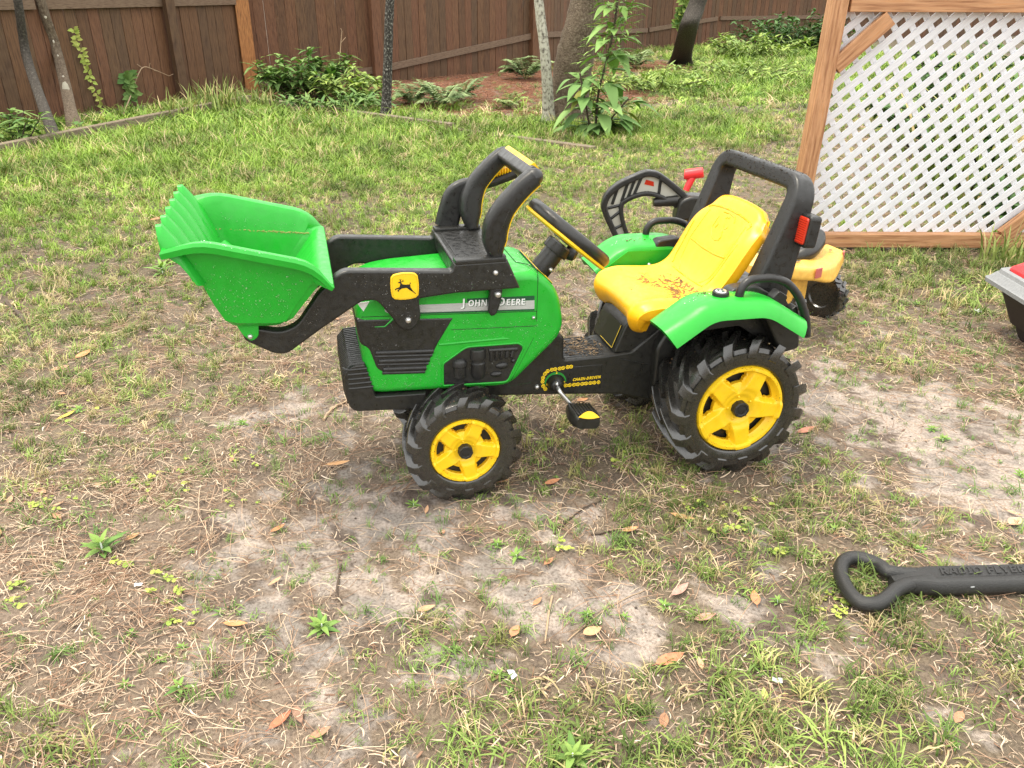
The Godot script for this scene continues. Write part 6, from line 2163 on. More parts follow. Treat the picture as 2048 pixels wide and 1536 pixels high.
func broad_plant() -> void:
	var at := Vector3(2.33, 0, -5.30)
	var o := thing("broad_leaved_plant", "tall plant with broad green leaves before the thick tree trunk", "plant", "", Transform3D(Basis(), at))
	var st := MB.new()
	var main := smooth([Vector3(0.02, -0.02, 0), Vector3(0.03, 0.35, 0), Vector3(0.12, 0.7, -0.02), Vector3(0.17, 1.0, -0.04), Vector3(0.19, 1.32, -0.05)], 6)
	st.tube(main, 0.011, 8)
	var second := smooth([Vector3(-0.03, -0.02, 0.03), Vector3(-0.10, 0.25, 0.05), Vector3(-0.17, 0.52, 0.06)], 5)
	st.tube(second, 0.009, 8)
	var third := smooth([Vector3(0.05, -0.02, 0.03), Vector3(0.16, 0.15, 0.05), Vector3(0.30, 0.30, 0.05)], 5)
	st.tube(third, 0.008, 8)
	shape("stem", st, M.twig, o)
	var fine := MB.new()
	for k in 420:
		var f := rng.randf_range(0.30, 1.0)
		var p: Vector3 = main[int(f * (main.size() - 1))]
		var an := rng.randf() * TAU
		var out := Vector3(cos(an), rng.randf_range(-0.15, 0.4), sin(an)) * rng.randf_range(0.02, 0.22)
		leaf(fine, p + out, out + Vector3(rng.randf_range(-0.1, 0.1), rng.randf_range(-0.05, 0.1), rng.randf_range(-0.1, 0.1)), Vector3.UP, rng.randf_range(0.05, 0.11), rng.randf_range(0.014, 0.026), 0.3, mixc(Color(0.17, 0.30, 0.07), Color(0.32, 0.46, 0.13)), 3)
	shape("small_leaves", fine, M.leaf, o, 0.0).set_meta("kind", "stuff")
	# leaves: which stem, how far up, heading, rise, length
	var n := 0
	var a := Color(0.11, 0.22, 0.06)
	var b := Color(0.24, 0.38, 0.12)
	for k in 120:
		var stem: Array = main if k < 66 else (second if k % 2 == 0 else third)
		var f := (0.08 + 0.92 * (k + 0.5) / 66.0) if k < 66 else (0.15 + 0.85 * ((k - 66) % 14) / 13.0)
		var p: Vector3 = stem[int(f * (stem.size() - 1))]
		var an := k * 2.4 + rng.randf_range(-0.3, 0.3)
		var dir := Vector3(cos(an), rng.randf_range(-0.35, 0.5) + f * 0.2, sin(an) * 0.8 + 0.15)
		var l := rng.randf_range(0.17, 0.29) * (1.0 if f < 0.6 else 0.8)
		var m := MB.new()
		var pet := p + dir.normalized() * rng.randf_range(0.03, 0.13)
		m.col = Color(0.14, 0.16, 0.06)
		m.tube([p, pet], 0.003, 4)
		var col := mixc(a, b).lerp(Color(0.24, 0.38, 0.09), 0.7 * smoothstep(0.4, 0.9, f) if k < 66 else 0.0)
		if rng.randf() < 0.10: col = Color(0.28, 0.30, 0.06)
		leaf(m, pet, dir, Vector3.UP, l, l * 0.48, rng.randf_range(0.25, 0.75), col, 8, 0.22)
		shape("leaf", m, M.leaf, o, 50.0)


# ---------------------------------------------------------------- what lies about: needles, dry blades, leaves, twigs
func bounds(z: float) -> Vector2:
	return Vector2(-1.12 - (0.77 - z) * 0.285, 1.15 + (1.18 - z) * 0.985)


# the strip that a step to either side would show as well
func wide(z: float) -> Vector2:
	return bounds(z) + Vector2(-1.6, 1.4)


func litter() -> void:
	# pine needles: thin bent strands
	var strand := func(bend: float) -> ArrayMesh:
		var m := MB.new()
		var path := []
		for k in 6:
			var f := k / 5.0 - 0.5
			path.append(Vector3(f, 0.0, bend * (f * f * 4.0 - 0.5)))
		m.tube(path, 0.0075, 3, false)
		return m.commit(0.0)
	for v in 3:
		var xs := []
		var cs := []
		var mesh: ArrayMesh = strand.call([0.03, 0.10, 0.22][v])
		var band := [[-0.6, 1.55, 4800], [-2.6, -0.6, 4300], [-6.0, -2.6, 2000], [-13.5, -6.0, 10500]]
		for bn: Array in band:
			var made := 0
			var tries := 0
			while made < bn[2] and tries < bn[2] * 12:
				tries += 1
				var z := rng.randf_range(bn[0], bn[1])
				var b := wide(z)
				var x := rng.randf_range(b.x, minf(b.y, 6.5))
				var d := gq(x, z, 3)
				if z < -6.0 and d < 0.75: continue
				d *= 0.55 + 0.9 * wob2.get_noise_2d(x * 0.9 + 70.0, z * 0.9)
				if rng.randf() > d * d * 1.6 + 0.02: continue
				made += 1
				var l := rng.randf_range(0.035, 0.13)
				var thick := l * 0.13 if z > -2.6 else 0.02 + 0.012
				if z < -6.0: l *= 2.0
				var an := rng.randf() * TAU
				if rng.randf() < 0.5: an = wob3.get_noise_2d(x * 1.5, z * 1.5) * 5.0 + rng.randfn(0, 0.4)
				var bas := Basis(Vector3.UP, an) * Basis(Vector3.BACK, rng.randfn(0, 0.10)) * Basis(Vector3.RIGHT, rng.randf() * TAU)
				xs.append(Transform3D(bas * Basis.from_scale(Vector3(l, 0.09 * (1.0 if z > -3.0 else 2.4), maxf(0.09, l * 0.9))), Vector3(x, gh(x, z) + rng.randf_range(0.001, 0.012), z)))
				var c := mixc(Color(0.19, 0.105, 0.062), Color(0.44, 0.29, 0.19))
				if rng.randf() < 0.3: c = Color(0.52, 0.40, 0.28)
				if z < -6.0: c = mixc(Color(0.20, 0.085, 0.045), Color(0.34, 0.15, 0.08))
				cs.append(c)
		many("pine_needles", mesh, M.litter, xs, cs)
		tag(get_child(get_child_count() - 1), "brown pine needles strewn over the ground", "pine needles", "pine needles on the ground")
	# short dry bits of grass, flat on the soil
	var bits := []
	for v in 3:
		var bit := MB.new()
		var bend: float = [0.05, 0.22, -0.16][v]
		var wd: float = [0.075, 0.06, 0.10][v]
		var prev := Vector3(-0.5, 0, bend)
		var pw := wd * 0.6
		for j in range(1, 5):
			var f := j / 4.0
			var c := Vector3(f - 0.5, 0.10 * sin(PI * f), bend * (1.0 - 2.0 * f) * (1.0 - 2.0 * f))
			var w := wd * (1.0 - 0.7 * f * f)
			bit.quad(prev - Vector3(0, 0, pw), prev + Vector3(0, 0, pw), c + Vector3(0, 0, w), c - Vector3(0, 0, w))
			prev = c
			pw = w
		bits.append(bit.commit(0.0))
	var bxs := [[], [], []]
	var bcs := [[], [], []]
	for bn: Array in [[-0.4, 1.55, 88000], [-2.6, -0.4, 52000], [-6.5, -2.6, 12000]]:
		var made := 0
		var tries := 0
		while made < bn[2] and tries < bn[2] * 10:
			tries += 1
			var z := rng.randf_range(bn[0], bn[1])
			var b := wide(z)
			var x := rng.randf_range(b.x, b.y)
			var sand := sandy(x, z)
			var d := maxf(gq(x, z, 3), gq(x, z, 0) * 0.7) * (1.0 - 0.80 * smoothstep(0.42, 0.60, sand))
			d *= 0.7 + 0.9 * wob2.get_noise_2d(x * 1.9 - 20.0, z * 1.9)
			if rng.randf() > d + 0.03: continue
			made += 1
			var l := rng.randf_range(0.005, 0.021) * (1.0 if z > -2.6 else 1.6)
			if rng.randf() < 0.12: l *= 2.0
			var bas := Basis(Vector3.UP, rng.randf() * TAU) * Basis(Vector3.BACK, rng.randfn(0, 0.3)) * Basis(Vector3.RIGHT, rng.randfn(0, 0.5))
			var v := rng.randi() % 3
			bxs[v].append(Transform3D(bas * Basis.from_scale(Vector3(l, l, minf(l, 0.018) * rng.randf_range(0.5, 1.0))), Vector3(x, gh(x, z) + rng.randf_range(0.001, 0.010), z)))
			var c := mixc(Color(0.30, 0.21, 0.14), Color(0.60, 0.47, 0.34))
			if rng.randf() < 0.25: c = Color(0.22, 0.12, 0.07)
			if rng.randf() < 0.03: c = Color(0.60, 0.50, 0.40)
			bcs[v].append(c)
	for v in 3:
		many("dry_grass_bits", bits[v], M.litter, bxs[v], bcs[v])
		tag(get_child(get_child_count() - 1), "short tan bits of dry grass lying over the soil", "dry grass", "dry grass bits on the soil")
	# dark crumbs of soil and bark
	var xs := []
	var cs := []
	var crumb := MB.new()
	crumb.ball(Vector3.ZERO, Vector3(1, 0.6, 0.8), 6, 4)
	for k in 22000:
		var z := rng.randf_range(-1.8, 1.5)
		var b := bounds(z)
		var x := rng.randf_range(b.x, b.y)
		if wob2.get_noise_2d(x * 1.4 + 12.0, z * 1.4) < rng.randf_range(-0.1, 0.5): continue
		var s := 0.0007 + 0.0032 * pow(rng.randf(), 4.0)
		xs.append(Transform3D(Basis(Vector3.UP, rng.randf() * TAU) * Basis.from_scale(Vector3(s, s, s)), Vector3(x, gh(x, z) + s * 0.3, z)))
		cs.append(mixc(Color(0.03, 0.022, 0.016), Color(0.14, 0.10, 0.07)) if rng.randf() < 0.8 else Color(0.5, 0.42, 0.35))
	many("soil_crumbs", crumb.commit(60.0), M.litter, xs, cs)
	tag(get_child(get_child_count() - 1), "dark crumbs of soil scattered on the sandy patches", "soil crumbs")
	# chips of bark
	var chip := MB.new()
	chip.extrude(V([-1.0, -0.25, -0.3, -0.42, 0.7, -0.3, 1.0, 0.05, 0.4, 0.35, -0.6, 0.3]), -0.12, 0.12, 0.05, 1, Transform3D(Basis(Vector3(1, 0, 0), Vector3(0, 0, 1), Vector3(0, 1, 0)), Vector3.ZERO))
	var kx := []
	var kc := []
	for k in 2600:
		var z := rng.randf_range(-1.6, 1.5)
		var b := bounds(z)
		var x := rng.randf_range(b.x, b.y)
		if wob2.get_noise_2d(x * 1.1 + 90.0, z * 1.1) + gq(x, z, 3) * 0.4 < rng.randf_range(0.0, 0.6): continue
		var s := 0.0015 + 0.0065 * pow(rng.randf(), 3.0)
		kx.append(Transform3D(Basis(Vector3.UP, rng.randf() * TAU) * Basis(Vector3.BACK, rng.randfn(0, 0.35)) * Basis.from_scale(Vector3(s * rng.randf_range(1.0, 2.2), s, s)), Vector3(x, gh(x, z) + s * 0.2, z)))
		kc.append(mixc(Color(0.10, 0.055, 0.035), Color(0.30, 0.17, 0.11)))
	many("bark_chips", chip.commit(0.0), M.litter, kx, kc)
	tag(get_child(get_child_count() - 1), "red-brown chips of bark scattered in the soil", "bark chips")
	# fallen leaves: place, length, width, turn, colour, curl
	var leaves := [
		[Vector3(-1.066, 0, -0.992), 0.075, 0.032, 1.1, Color(0.50, 0.25, 0.10), "tan fallen leaf near the left edge, standing on its side"],
		[Vector3(-1.123, 0, -0.907), 0.06, 0.03, 0.5, Color(0.48, 0.26, 0.17), "pinkish fallen leaf left of the tan one at the left"],
		[Vector3(-0.253, 0, -0.05), 0.065, 0.02, 0.05, Color(0.52, 0.29, 0.13), "long orange-tan leaf left of the front wheel"],
		[Vector3(-0.4, 0, 0.787), 0.048, 0.017, 0.7, Color(0.48, 0.14, 0.07), "red-orange leaf at bottom left of centre"],
		[Vector3(-0.37, 0, 0.784), 0.046, 0.016, -1.3, Color(0.26, 0.15, 0.10), "dull brown leaf beside the red-orange leaf"],
		[Vector3(-0.407, 0, 0.211), 0.04, 0.014, 0.6, Color(0.50, 0.22, 0.10), "small orange leaf on the grey sand left of centre"],
		[Vector3(-0.733, 0, 0.165), 0.035, 0.018, 0.6, Color(0.46, 0.27, 0.13), "curled tan leaf right of the lone weed"],
		[Vector3(-0.487, 0, 0.522), 0.05, 0.017, -0.3, Color(0.50, 0.24, 0.10), "orange leaf among needles at lower left"],
		[Vector3(-1.02, 0, -0.531), 0.07, 0.016, 0.9, Color(0.62, 0.46, 0.07), "bright yellow leaf at the left"],
		[Vector3(0.282, 0, 0.167), 0.05, 0.02, 0.3, Color(0.48, 0.21, 0.10), "orange-brown leaf right of the front wheel"],
		[Vector3(0.146, 0, 0.148), 0.05, 0.018, -0.2, Color(0.50, 0.24, 0.12), "brown leaf touching the front wheel"],
		[Vector3(0.508, 0, -0.255), 0.04, 0.02, 0.2, Color(0.50, 0.25, 0.12), "small orange leaf under the pedal"],
		[Vector3(0.396, 0, 0.419), 0.042, 0.018, 0.1, Color(0.52, 0.28, 0.13), "flat orange leaf in the middle of the foreground"],
		[Vector3(0.176, 0, 0.487), 0.032, 0.014, 0.6, Color(0.38, 0.18, 0.10), "small brown leaf on the pale sand in the middle"],
		[Vector3(0.539, 0, 0.401), 0.06, 0.018, -0.7, Color(0.48, 0.26, 0.12), "long curled leaf below the rear wheel"],
		[Vector3(0.199, 0, 0.712), 0.042, 0.024, 0.2, Color(0.52, 0.30, 0.16), "curled tan leaf below the dark patch"],
		[Vector3(0.417, 0, 0.648), 0.055, 0.02, 0.5, Color(0.46, 0.25, 0.20), "pinkish leaf in the middle foreground"],
		[Vector3(0.559, 0, 0.708), 0.045, 0.02, 1.2, Color(0.46, 0.22, 0.11), "brown leaf left of the pull handle"],
		[Vector3(0.317, 0, 0.819), 0.065, 0.026, 0.2, Color(0.46, 0.19, 0.10), "big red-brown leaf at lower centre"],
		[Vector3(0.118, 0, 0.598), 0.03, 0.012, 0.7, Color(0.42, 0.20, 0.10), "small rolled leaf beside the pale twig"],
		[Vector3(1.077, 0, 0.084), 0.07, 0.025, 0.3, Color(0.46, 0.19, 0.12), "reddish leaf right of the rear wheel"],
		[Vector3(0.049, 0, 0.678), 0.034, 0.02, 0.9, Color(0.44, 0.22, 0.12), "brown leaf left of the pale twig"],
		[Vector3(0.447, 0, 0.941), 0.03, 0.012, 1.2, Color(0.50, 0.55, 0.14), "yellow-green leaf in the lower right grass"],
		[Vector3(1.306, 0, 0.611), 0.05, 0.028, 0.3, Color(0.56, 0.34, 0.22), "tan leaf at the right edge above the pull handle"],
		[Vector3(0.434, 0, 0.731), 0.05, 0.02, 0.1, Color(0.44, 0.24, 0.18), "dull pink leaf among grass right of centre"],
		[Vector3(-0.334, 0, 0.835), 0.04, 0.016, 0.4, Color(0.36, 0.20, 0.12), "brown leaf at the bottom left of centre"],
		[Vector3(1.761, 0, -1.464), 0.05, 0.03, 0.4, Color(0.5, 0.3, 0.16), "tan leaf behind the tractor seat"],
		[Vector3(-1.059, 0, -2.917), 0.11, 0.05, 0.6, Color(0.44, 0.22, 0.12), "brown leaf on the lawn beside the bucket teeth"],
		[Vector3(-0.47, 0, -4.271), 0.10, 0.05, 1.1, Color(0.48, 0.26, 0.15), "tan leaf on the lawn above the bucket"],
		[Vector3(-0.154, 0, -3.805), 0.14, 0.05, 0.5, Color(0.45, 0.27, 0.18), "brown leaf on the lawn behind the bucket"],
		[Vector3(1.381, 0, -4.24), 0.10, 0.05, 1.2, Color(0.50, 0.28, 0.17), "leaf on the lawn behind the yellow handle bar"]]
	for l: Array in leaves:
		var p: Vector3 = l[0]
		p.y = gh(p.x, p.z) + 0.006
		var o := thing("fallen_leaf", l[5], "fallen leaf", "leaves fallen on the grass", Transform3D(Basis(Vector3.UP, l[3]), p))
		fallen(o, l[1], l[2], l[4])
	var protos := []
	for k in 40:
		var z := rng.randf_range(-1.6, 1.2)
		var b := bounds(z)
		var x := rng.randf_range(b.x + 0.25, b.y - 0.25)
		if gq(x, z, 3) < 0.4: continue
		var at := Transform3D(Basis(Vector3.UP, rng.randf() * TAU) * Basis.from_scale(Vector3.ONE * rng.randf_range(0.6, 1.2)), Vector3(x, gh(x, z) + 0.005, z))
		if protos.size() < 5:
			var o := thing("small_leaf", "small brown fallen leaf lying among the grass and needles", "fallen leaf", "small brown leaves among the grass", at)
			fallen(o, rng.randf_range(0.022, 0.04), rng.randf_range(0.01, 0.016), mixc(Color(0.30, 0.13, 0.07), Color(0.5, 0.3, 0.17)))
			protos.append(o)
		else:
			var c: Node3D = protos[k % 5].duplicate()
			c.name = numbered("small_leaf")
			add_child(c)
			c.transform = at
	# twigs and roots
	for t: Array in [[[Vector3(-1.486, 0, -1.644), Vector3(-1.368, 0, -1.42), Vector3(-1.305, 0, -1.258), Vector3(-1.251, 0, -1.091)], 0.008, M.twig, "dark broken branch lying at the left edge"],
		[[Vector3(-0.279, 0, -0.308), Vector3(-0.258, 0, -0.369), Vector3(-0.217, 0, -0.413), Vector3(-0.161, 0, -0.456)], 0.0045, M.twig_pale, "pale bent twig sticking out from under the bumper"],
		[[Vector3(-0.271, 0, 0.378), Vector3(-0.281, 0, 0.432), Vector3(-0.286, 0, 0.48), Vector3(-0.278, 0, 0.514)], 0.0032, M.twig, "dark curved root in the sand left of centre"],
		[[Vector3(0.153, 0, 0.59), Vector3(0.133, 0, 0.633), Vector3(0.113, 0, 0.684), Vector3(0.099, 0, 0.719)], 0.0026, M.twig_pale, "pale root upright in the middle foreground"],
		[[Vector3(0.221, 0, 0.388), Vector3(0.276, 0, 0.333), Vector3(0.333, 0, 0.297), Vector3(0.398, 0, 0.263)], 0.0032, M.twig, "dark curved root between the wheels"],
		[[Vector3(0.298, 0, 0.415), Vector3(0.363, 0, 0.407), Vector3(0.43, 0, 0.382)], 0.0022, M.twig, "thin dark twig right of the dark root"],
		[[Vector3(2.331, 0, -0.731), Vector3(2.378, 0, -0.695), Vector3(2.293, 0, -0.568)], 0.003, M.twig_pale, "pale bent twig in front of the wagon"],
		[[Vector3(0.146, 0, 0.717), Vector3(0.245, 0, 0.66), Vector3(0.348, 0, 0.623)], 0.0012, M.twig_pale, "thin straight straw lying across the dark patch"],
		[[Vector3(-0.427, 0, 0.103), Vector3(-0.341, 0, 0.02), Vector3(-0.3, 0, -0.059), Vector3(-0.268, 0, -0.175), Vector3(-0.228, 0, -0.151)], 0.0016, M.twig_pale, "thin tan runner left of the front wheel"]]:
		var p0: Vector3 = t[0][0]
		var o := thing("twig", t[3], "twig", "", Transform3D(Basis(), p0))
		var path := []
		for p: Vector3 in smooth(t[0], 5): path.append(p - p0 + Vector3(0, gh(p.x, p.z) + t[1] * 0.9 + rng.randf_range(0, 0.002), 0))
		var m := MB.new()
		var rs := []
		for k in path.size(): rs.append(t[1] * rng.randf_range(0.8, 1.1) * (1.0 - 0.4 * k / path.size()))
		m.tube(path, rs, 8)
		shape("stick", m, t[2], o)
	# scraps of paper and lichen
	for s: Array in [[Vector3(-0.693, 0, 0.349), 0.016, "white scrap of paper on the needles at lower left"], [Vector3(0.016, 0, 0.787), 0.02, "pale crumpled scrap at the bottom centre"], [Vector3(-1.62, 0, -4.447), 0.10, "white scrap on the lawn at left"], [Vector3(-0.397, 0, -5.513), 0.09, "white scrap on the lawn before the orange-brown post"], [Vector3(0.487, 0, 0.917), 0.02, "whitish mushroom cap in the lower right grass"], [Vector3(2.289, 0, -0.609), 0.03, "pale lichen-grey scrap on the soil by the wagon"]]:
		var p: Vector3 = s[0]
		p.y = gh(p.x, p.z) + 0.008
		var o := thing("scrap", s[2], "scrap", "", Transform3D(Basis(Vector3.UP, rng.randf() * 3.0), p))
		var m := MB.new()
		var w: float = s[1]
		var q := []
		for i in 4:
			var row := []
			for j in 3: row.append(Vector3((i / 3.0 - 0.5) * w * rng.randf_range(0.8, 1.2), rng.randf_range(-0.1, 0.18) * w, (j / 2.0 - 0.5) * w * 0.6))
			q.append(row)
		for i in 3:
			for j in 2: m.quad(q[i][j], q[i + 1][j], q[i + 1][j + 1], q[i][j + 1])
		shape("flake", m, M.paper, o, 0.0)


func fallen(o: Node3D, len: float, wid: float, col: Color) -> void:
	var m := MB.new()
	m.col = col
	var rows := []
	var curl := rng.randf_range(0.2, 0.9)
	for i in 9:
		var f := i / 8.0
		var w := wid * 0.5 * pow(sin(PI * pow(f, 0.85)), 0.8) if f > 0.0 and f < 1.0 else 0.0006
		var row := []
		for j in 5:
			var s := (j - 2) / 2.0
			row.append(Vector3((f - 0.5) * len, len * 0.10 * pow(f - 0.45, 2.0) * 4.0 * curl + absf(s) * w * 0.5 * curl + (0.0006 if j == 2 else 0.0), s * w))
		rows.append(row)
	for i in 8:
		for j in 4:
			m.col = col * rng.randf_range(0.85, 1.1)
			m.quad(rows[i][j], rows[i + 1][j], rows[i + 1][j + 1], rows[i][j + 1])
	m.col = col * 0.7
	m.tube([Vector3(-len * 0.66, 0.002, 0), Vector3(-len * 0.5, len * 0.08 * curl, 0)], 0.0007, 4)
	shape("blade", m, M.litter, o, 50.0)


func tuft_mesh(n: int, lean0: float, lean1: float, wide: float) -> ArrayMesh:
	var m := MB.new()
	for k in n:
		var an := rng.randf() * TAU
		var out := Vector3(cos(an), 0, sin(an))
		var l := rng.randf_range(0.55, 1.15)
		var lean := rng.randf_range(lean0, lean1)
		var tw := rng.randf_range(-0.7, 0.7)
		var side := (out.cross(Vector3.UP) + out * tw).normalized() * wide
		var foot := Vector3(rng.randfn(0, 0.22), -0.05, rng.randfn(0, 0.22))
		var prev := foot
		var pw := side * 0.7
		for j in range(1, 5):
			var f := j / 4.0
			var c := foot + out * (l * sin(lean * f * 1.2) * f) + Vector3.UP * (l * cos(lean * f * 1.25) * f)
			var s := side * (1.0 - pow(f, 2.5) * 0.92)
			m.quad(prev - pw, prev + pw, c + s, c - s)
			prev = c
			pw = s
	return m.commit(0.0)


func fence_z(x: float) -> float:
	if x < 3.7: return lerpf(-9.66, -12.28, (x + 0.78) / 4.48)
	return -12.28 - (x - 3.7) * 1.126 if x < 7.6 else -16.67 - (x - 7.6) * 0.45


func lawn() -> void:
	var metas := [[10, 0.25, 0.95, 0.026], [9, 0.6, 1.45, 0.032], [12, 0.2, 1.1, 0.022], [7, 0.9, 1.6, 0.040]]
	var xs := [[], [], [], []]
	var cs := [[], [], [], []]
	for bn: Array in [[0.0, 1.6, 3600.0], [-1.6, 0.0, 2700.0], [-3.6, -1.6, 2000.0], [-6.2, -3.6, 1200.0], [-10.0, -6.2, 500.0], [-17.0, -10.0, 230.0]]:
		var b0 := wide(bn[0])
		var b1 := wide(bn[1])
		var lo := minf(b0.x, b1.x)
		var hi := minf(maxf(b0.y, b1.y), 13.0)
		var n := int((hi - lo) * (bn[1] - bn[0]) * bn[2])
		for k in n:
			var z := rng.randf_range(bn[0], bn[1])
			var x := rng.randf_range(lo, hi)
			var b := wide(z)
			if x < b.x or x > b.y: continue
			# nothing beyond the left fence line
			if z < -5.0 and (x + 0.78) * 0.785 + (z + 9.66) * 0.62 < 0.12: continue
			if x > -0.8 and z < fence_z(x) + 0.12: continue
			var d := gq(x, z, 0)
			var sand := smoothstep(0.42, 0.60, sandy(x, z))
			var patch := 0.55 + 1.25 * wob2.get_noise_2d(x * 1.5 + 33.0, z * 1.5) + 0.6 * wob.get_noise_2d(x * 1.1, z * 1.1 + 50.0)
			var dd := d * lerpf(clampf(patch, 0.12, 1.0), 1.0, smoothstep(0.7, 1.0, d)) * (1.0 - 0.72 * sand)
			if z > -1.2: dd = maxf(dd * 1.25, 0.15 * clampf(patch * 1.8, 0.0, 1.0))
			if rng.randf() > dd: continue
			var h := gq(x, z, 1) * rng.randf_range(0.55, 1.15) * (0.8 + 0.5 * wob2.get_noise_2d(x * 2.0, z * 2.0 + 20.0))
			if z < -2.6: h *= lerpf(1.0, 1.7, smoothstep(-2.6, -6.2, z))
			var v := rng.randi() % 4
			var wmul := rng.randf_range(0.8, 1.1) * (1.0 if z > -3.6 else (1.1 if z > -6.2 else 1.5))
			xs[v].append(Transform3D(Basis(Vector3.UP, rng.randf() * TAU) * Basis(Vector3.RIGHT, rng.randfn(0, 0.12)) * Basis.from_scale(Vector3(h * wmul, h, h * wmul)), Vector3(x, gh(x, z), z)))
			var green := clampf(gq(x, z, 2) + wob.get_noise_2d(x * 2.3 + 5.0, z * 2.3) * 0.35, 0.0, 1.0)
			var c: Color
			var q := rng.randf()
			if q < 0.34 - 0.30 * green: c = mixc(Color(0.48, 0.38, 0.20), Color(0.58, 0.46, 0.27))
			elif q < 0.62 - 0.50 * green: c = mixc(Color(0.30, 0.30, 0.10), Color(0.42, 0.38, 0.16))
			else: c = mixc(Color(0.09, 0.15, 0.032), Color(0.26, 0.345, 0.085)) if z > -1.5 else mixc(Color(0.10, 0.19, 0.026), Color(0.31, 0.45, 0.07))
			c = c * (0.86 + 0.55 * wob.get_noise_2d(x * 0.8 + 11.0, z * 0.8) + 0.35 * wob2.get_noise_2d(x * 0.9 + 3.0, z * 0.9))
			if sand > 0.5 or d < 0.25: c = mixc(Color(0.09, 0.17, 0.04), Color(0.22, 0.32, 0.08))
			cs[v].append(c)
	for v in 4:
		var q: Array = metas[v]
		many("grass", tuft_mesh(q[0], q[1], q[2], q[3]), M.grass, xs[v], cs[v])
		tag(get_child(get_child_count() - 1), "green and straw-coloured lawn grass growing over the yard", "grass", "lawn grass")
	# pennywort: small round yellow-green leaves in patches
	var disc := MB.new()
	for k in 3:
		var c := Vector3([0.0, 1.5, -0.9][k], 1.2 + 0.3 * k, [0.0, 0.6, 1.3][k])
		var tilt := Basis(Vector3(1, 0, 0.4).normalized(), [0.25, -0.3, 0.4][k])
		for j in 9:
			var a0 := TAU * j / 10.0 + 0.2
			var a1 := TAU * (j + 1) / 10.0 + 0.2
			disc.tri(c, c + tilt * Vector3(cos(a0), 0.16, sin(a0)), c + tilt * Vector3(cos(a1), 0.16, sin(a1)))
		disc.tube([Vector3(c.x * 0.4, -0.2, c.z * 0.4), c], 0.08, 3, false)
	var px := []
	var pc := []
	for p: Array in [[Vector3(-0.952, 0, -0.027), 9, 0.05], [Vector3(-0.996, 0, -0.096), 5, 0.04], [Vector3(-0.941, 0, 0.292), 4, 0.03], [Vector3(-0.697, 0, -0.119), 9, 0.07], [Vector3(-0.767, 0, -0.099), 6, 0.05], [Vector3(-1.007, 0, -0.567), 6, 0.05], [Vector3(-1.009, 0, -0.759), 5, 0.05], [Vector3(-0.791, 0, -1.463), 9, 0.12], [Vector3(-0.508, 0, -0.124), 5, 0.05], [Vector3(-0.639, 0, 0.359), 7, 0.04], [Vector3(-0.621, 0, 0.388), 6, 0.05], [Vector3(-0.728, 0, 0.268), 4, 0.03], [Vector3(0.229, 0, 0.439), 4, 0.02], [Vector3(0.707, 0, 0.386), 7, 0.05], [Vector3(0.64, 0, 0.46), 7, 0.04], [Vector3(0.716, 0, 0.739), 9, 0.035], [Vector3(0.723, 0, 0.773), 7, 0.03], [Vector3(0.782, 0, 0.74), 6, 0.025], [Vector3(0.701, 0, 0.57), 4, 0.03], [Vector3(0.337, 0, -0.039), 8, 0.06], [Vector3(0.23, 0, -1.029), 4, 0.05], [Vector3(-0.612, 0, 0.469), 4, 0.03], [Vector3(-0.5, 0, 0.063), 5, 0.05], [Vector3(0.481, 0, 0.135), 6, 0.05], [Vector3(-0.919, 0, 0.361), 4, 0.03], [Vector3(0.578, 0, 0.331), 5, 0.05], [Vector3(-1.031, 0, -1.084), 7, 0.08]]:
		for k in p[1]:
			var at: Vector3 = p[0] + Vector3(rng.randfn(0, p[2] * 0.7), 0, rng.randfn(0, p[2] * 0.6))
			var s := rng.randf_range(0.0035, 0.0062)
			px.append(Transform3D(Basis(Vector3.UP, rng.randf() * TAU) * Basis.from_scale(Vector3(s, s, s)), Vector3(at.x, gh(at.x, at.z), at.z)))
			pc.append(mixc(Color(0.24, 0.34, 0.06), Color(0.42, 0.48, 0.10)))
	many("pennywort", disc.commit(0.0), M.leaf, px, pc)
	tag(get_child(get_child_count() - 1), "small round yellow-green pennywort leaves in patches on the soil", "ground cover")
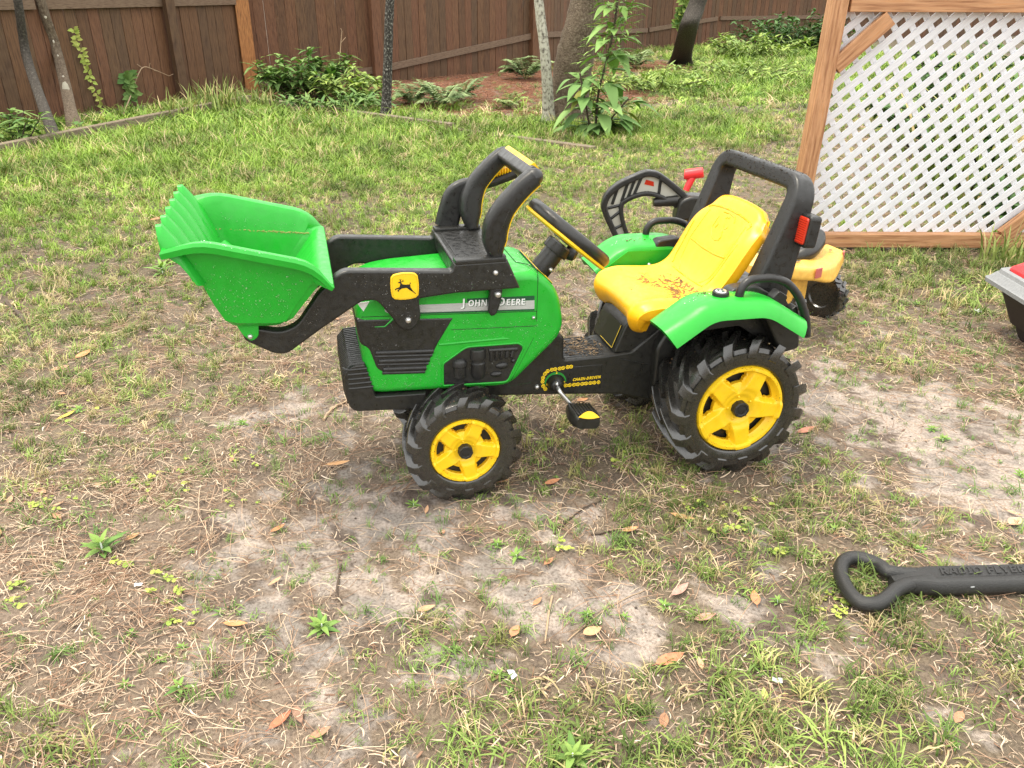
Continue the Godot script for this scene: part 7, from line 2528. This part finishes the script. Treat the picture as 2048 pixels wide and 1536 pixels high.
	# rosette weeds
	for w: Array in [[Vector3(-0.792, 0, 0.197), 0.062, "bright green leafy weed standing alone at lower left"], [Vector3(-0.32, 0, 0.576), 0.038, "dark green weed with rounded leaves left of centre"], [Vector3(0.067, 0, 0.987), 0.045, "leafy weed at the bottom edge in the middle"], [Vector3(-0.578, 0, 0.669), 0.03, "small spiky weed at the bottom left"], [Vector3(-0.583, 0, 0.562), 0.016, "tiny pale weed among the needles at lower left"], [Vector3(0.274, 0, 0.691), 0.018, "tiny star-shaped weed on the dark patch"], [Vector3(0.205, 0, 0.666), 0.022, "small star-shaped weed left of the dark patch"], [Vector3(1.005, 0, 0.655), 0.026, "pale green weed above the pull handle"], [Vector3(-0.398, 0, -1.646), 0.07, "bright weed on the lawn left under the bucket"], [Vector3(-0.923, 0, -1.918), 0.08, "bright leafy weed left of the bucket"]]:
		var p: Vector3 = w[0]
		var o := thing("weed", w[2], "weed", "", Transform3D(Basis(Vector3.UP, rng.randf() * TAU), Vector3(p.x, gh(p.x, p.z), p.z)))
		var s: float = w[1]
		rosette(o, s, 11 if s > 0.03 else 8)
	var kinds := [[0.017, 7], [0.012, 5], [0.022, 9], [0.015, 6], [0.026, 8]]
	var made := []
	for k in 90:
		var z := rng.randf_range(-0.9, 1.35)
		var b := bounds(z)
		var x := rng.randf_range(b.x + 0.2, b.y - 0.2)
		var at := Transform3D(Basis(Vector3.UP, rng.randf() * TAU) * Basis(Vector3.RIGHT, rng.randfn(0, 0.2)) * Basis.from_scale(Vector3.ONE * rng.randf_range(0.6, 1.2)), Vector3(x, gh(x, z), z))
		if made.size() < kinds.size():
			var o := thing("small_weed", "small green star-shaped weed sprouting from the bare soil", "weed", "small star-shaped weeds in the soil", at)
			rosette(o, kinds[made.size()][0], kinds[made.size()][1])
			made.append(o)
		else:
			var c: Node3D = made[k % made.size()].duplicate()
			c.name = numbered("small_weed")
			add_child(c)
			c.transform = at


func rosette(o: Node3D, s: float, n: int) -> void:
	var a := Color(0.10, 0.20, 0.05)
	var b := Color(0.24, 0.36, 0.09)
	var m := MB.new()
	for k in n:
		var an := TAU * k / n + rng.randf_range(-0.3, 0.3)
		leaf(m, Vector3(0, s * 0.15 * (k % 3), 0), Vector3(cos(an), rng.randf_range(0.2, 0.9), sin(an)), Vector3.UP, s * rng.randf_range(0.7, 1.1), s * 0.30, rng.randf_range(0.1, 0.5), mixc(a, b), 4)
	for k in 4:
		var an := TAU * k / 4 + 0.6
		leaf(m, Vector3(0, s * 0.4, 0), Vector3(cos(an), 1.2, sin(an)), Vector3.UP, s * 0.6, s * 0.2, 0.2, b, 4)
	shape("leaves", m, M.leaf, o, 0.0)
	var st := MB.new()
	st.tube([Vector3(0, -0.004, 0), Vector3(0, s * 0.45, 0)], s * 0.03, 5)
	shape("stem", st, M.leaf, o)
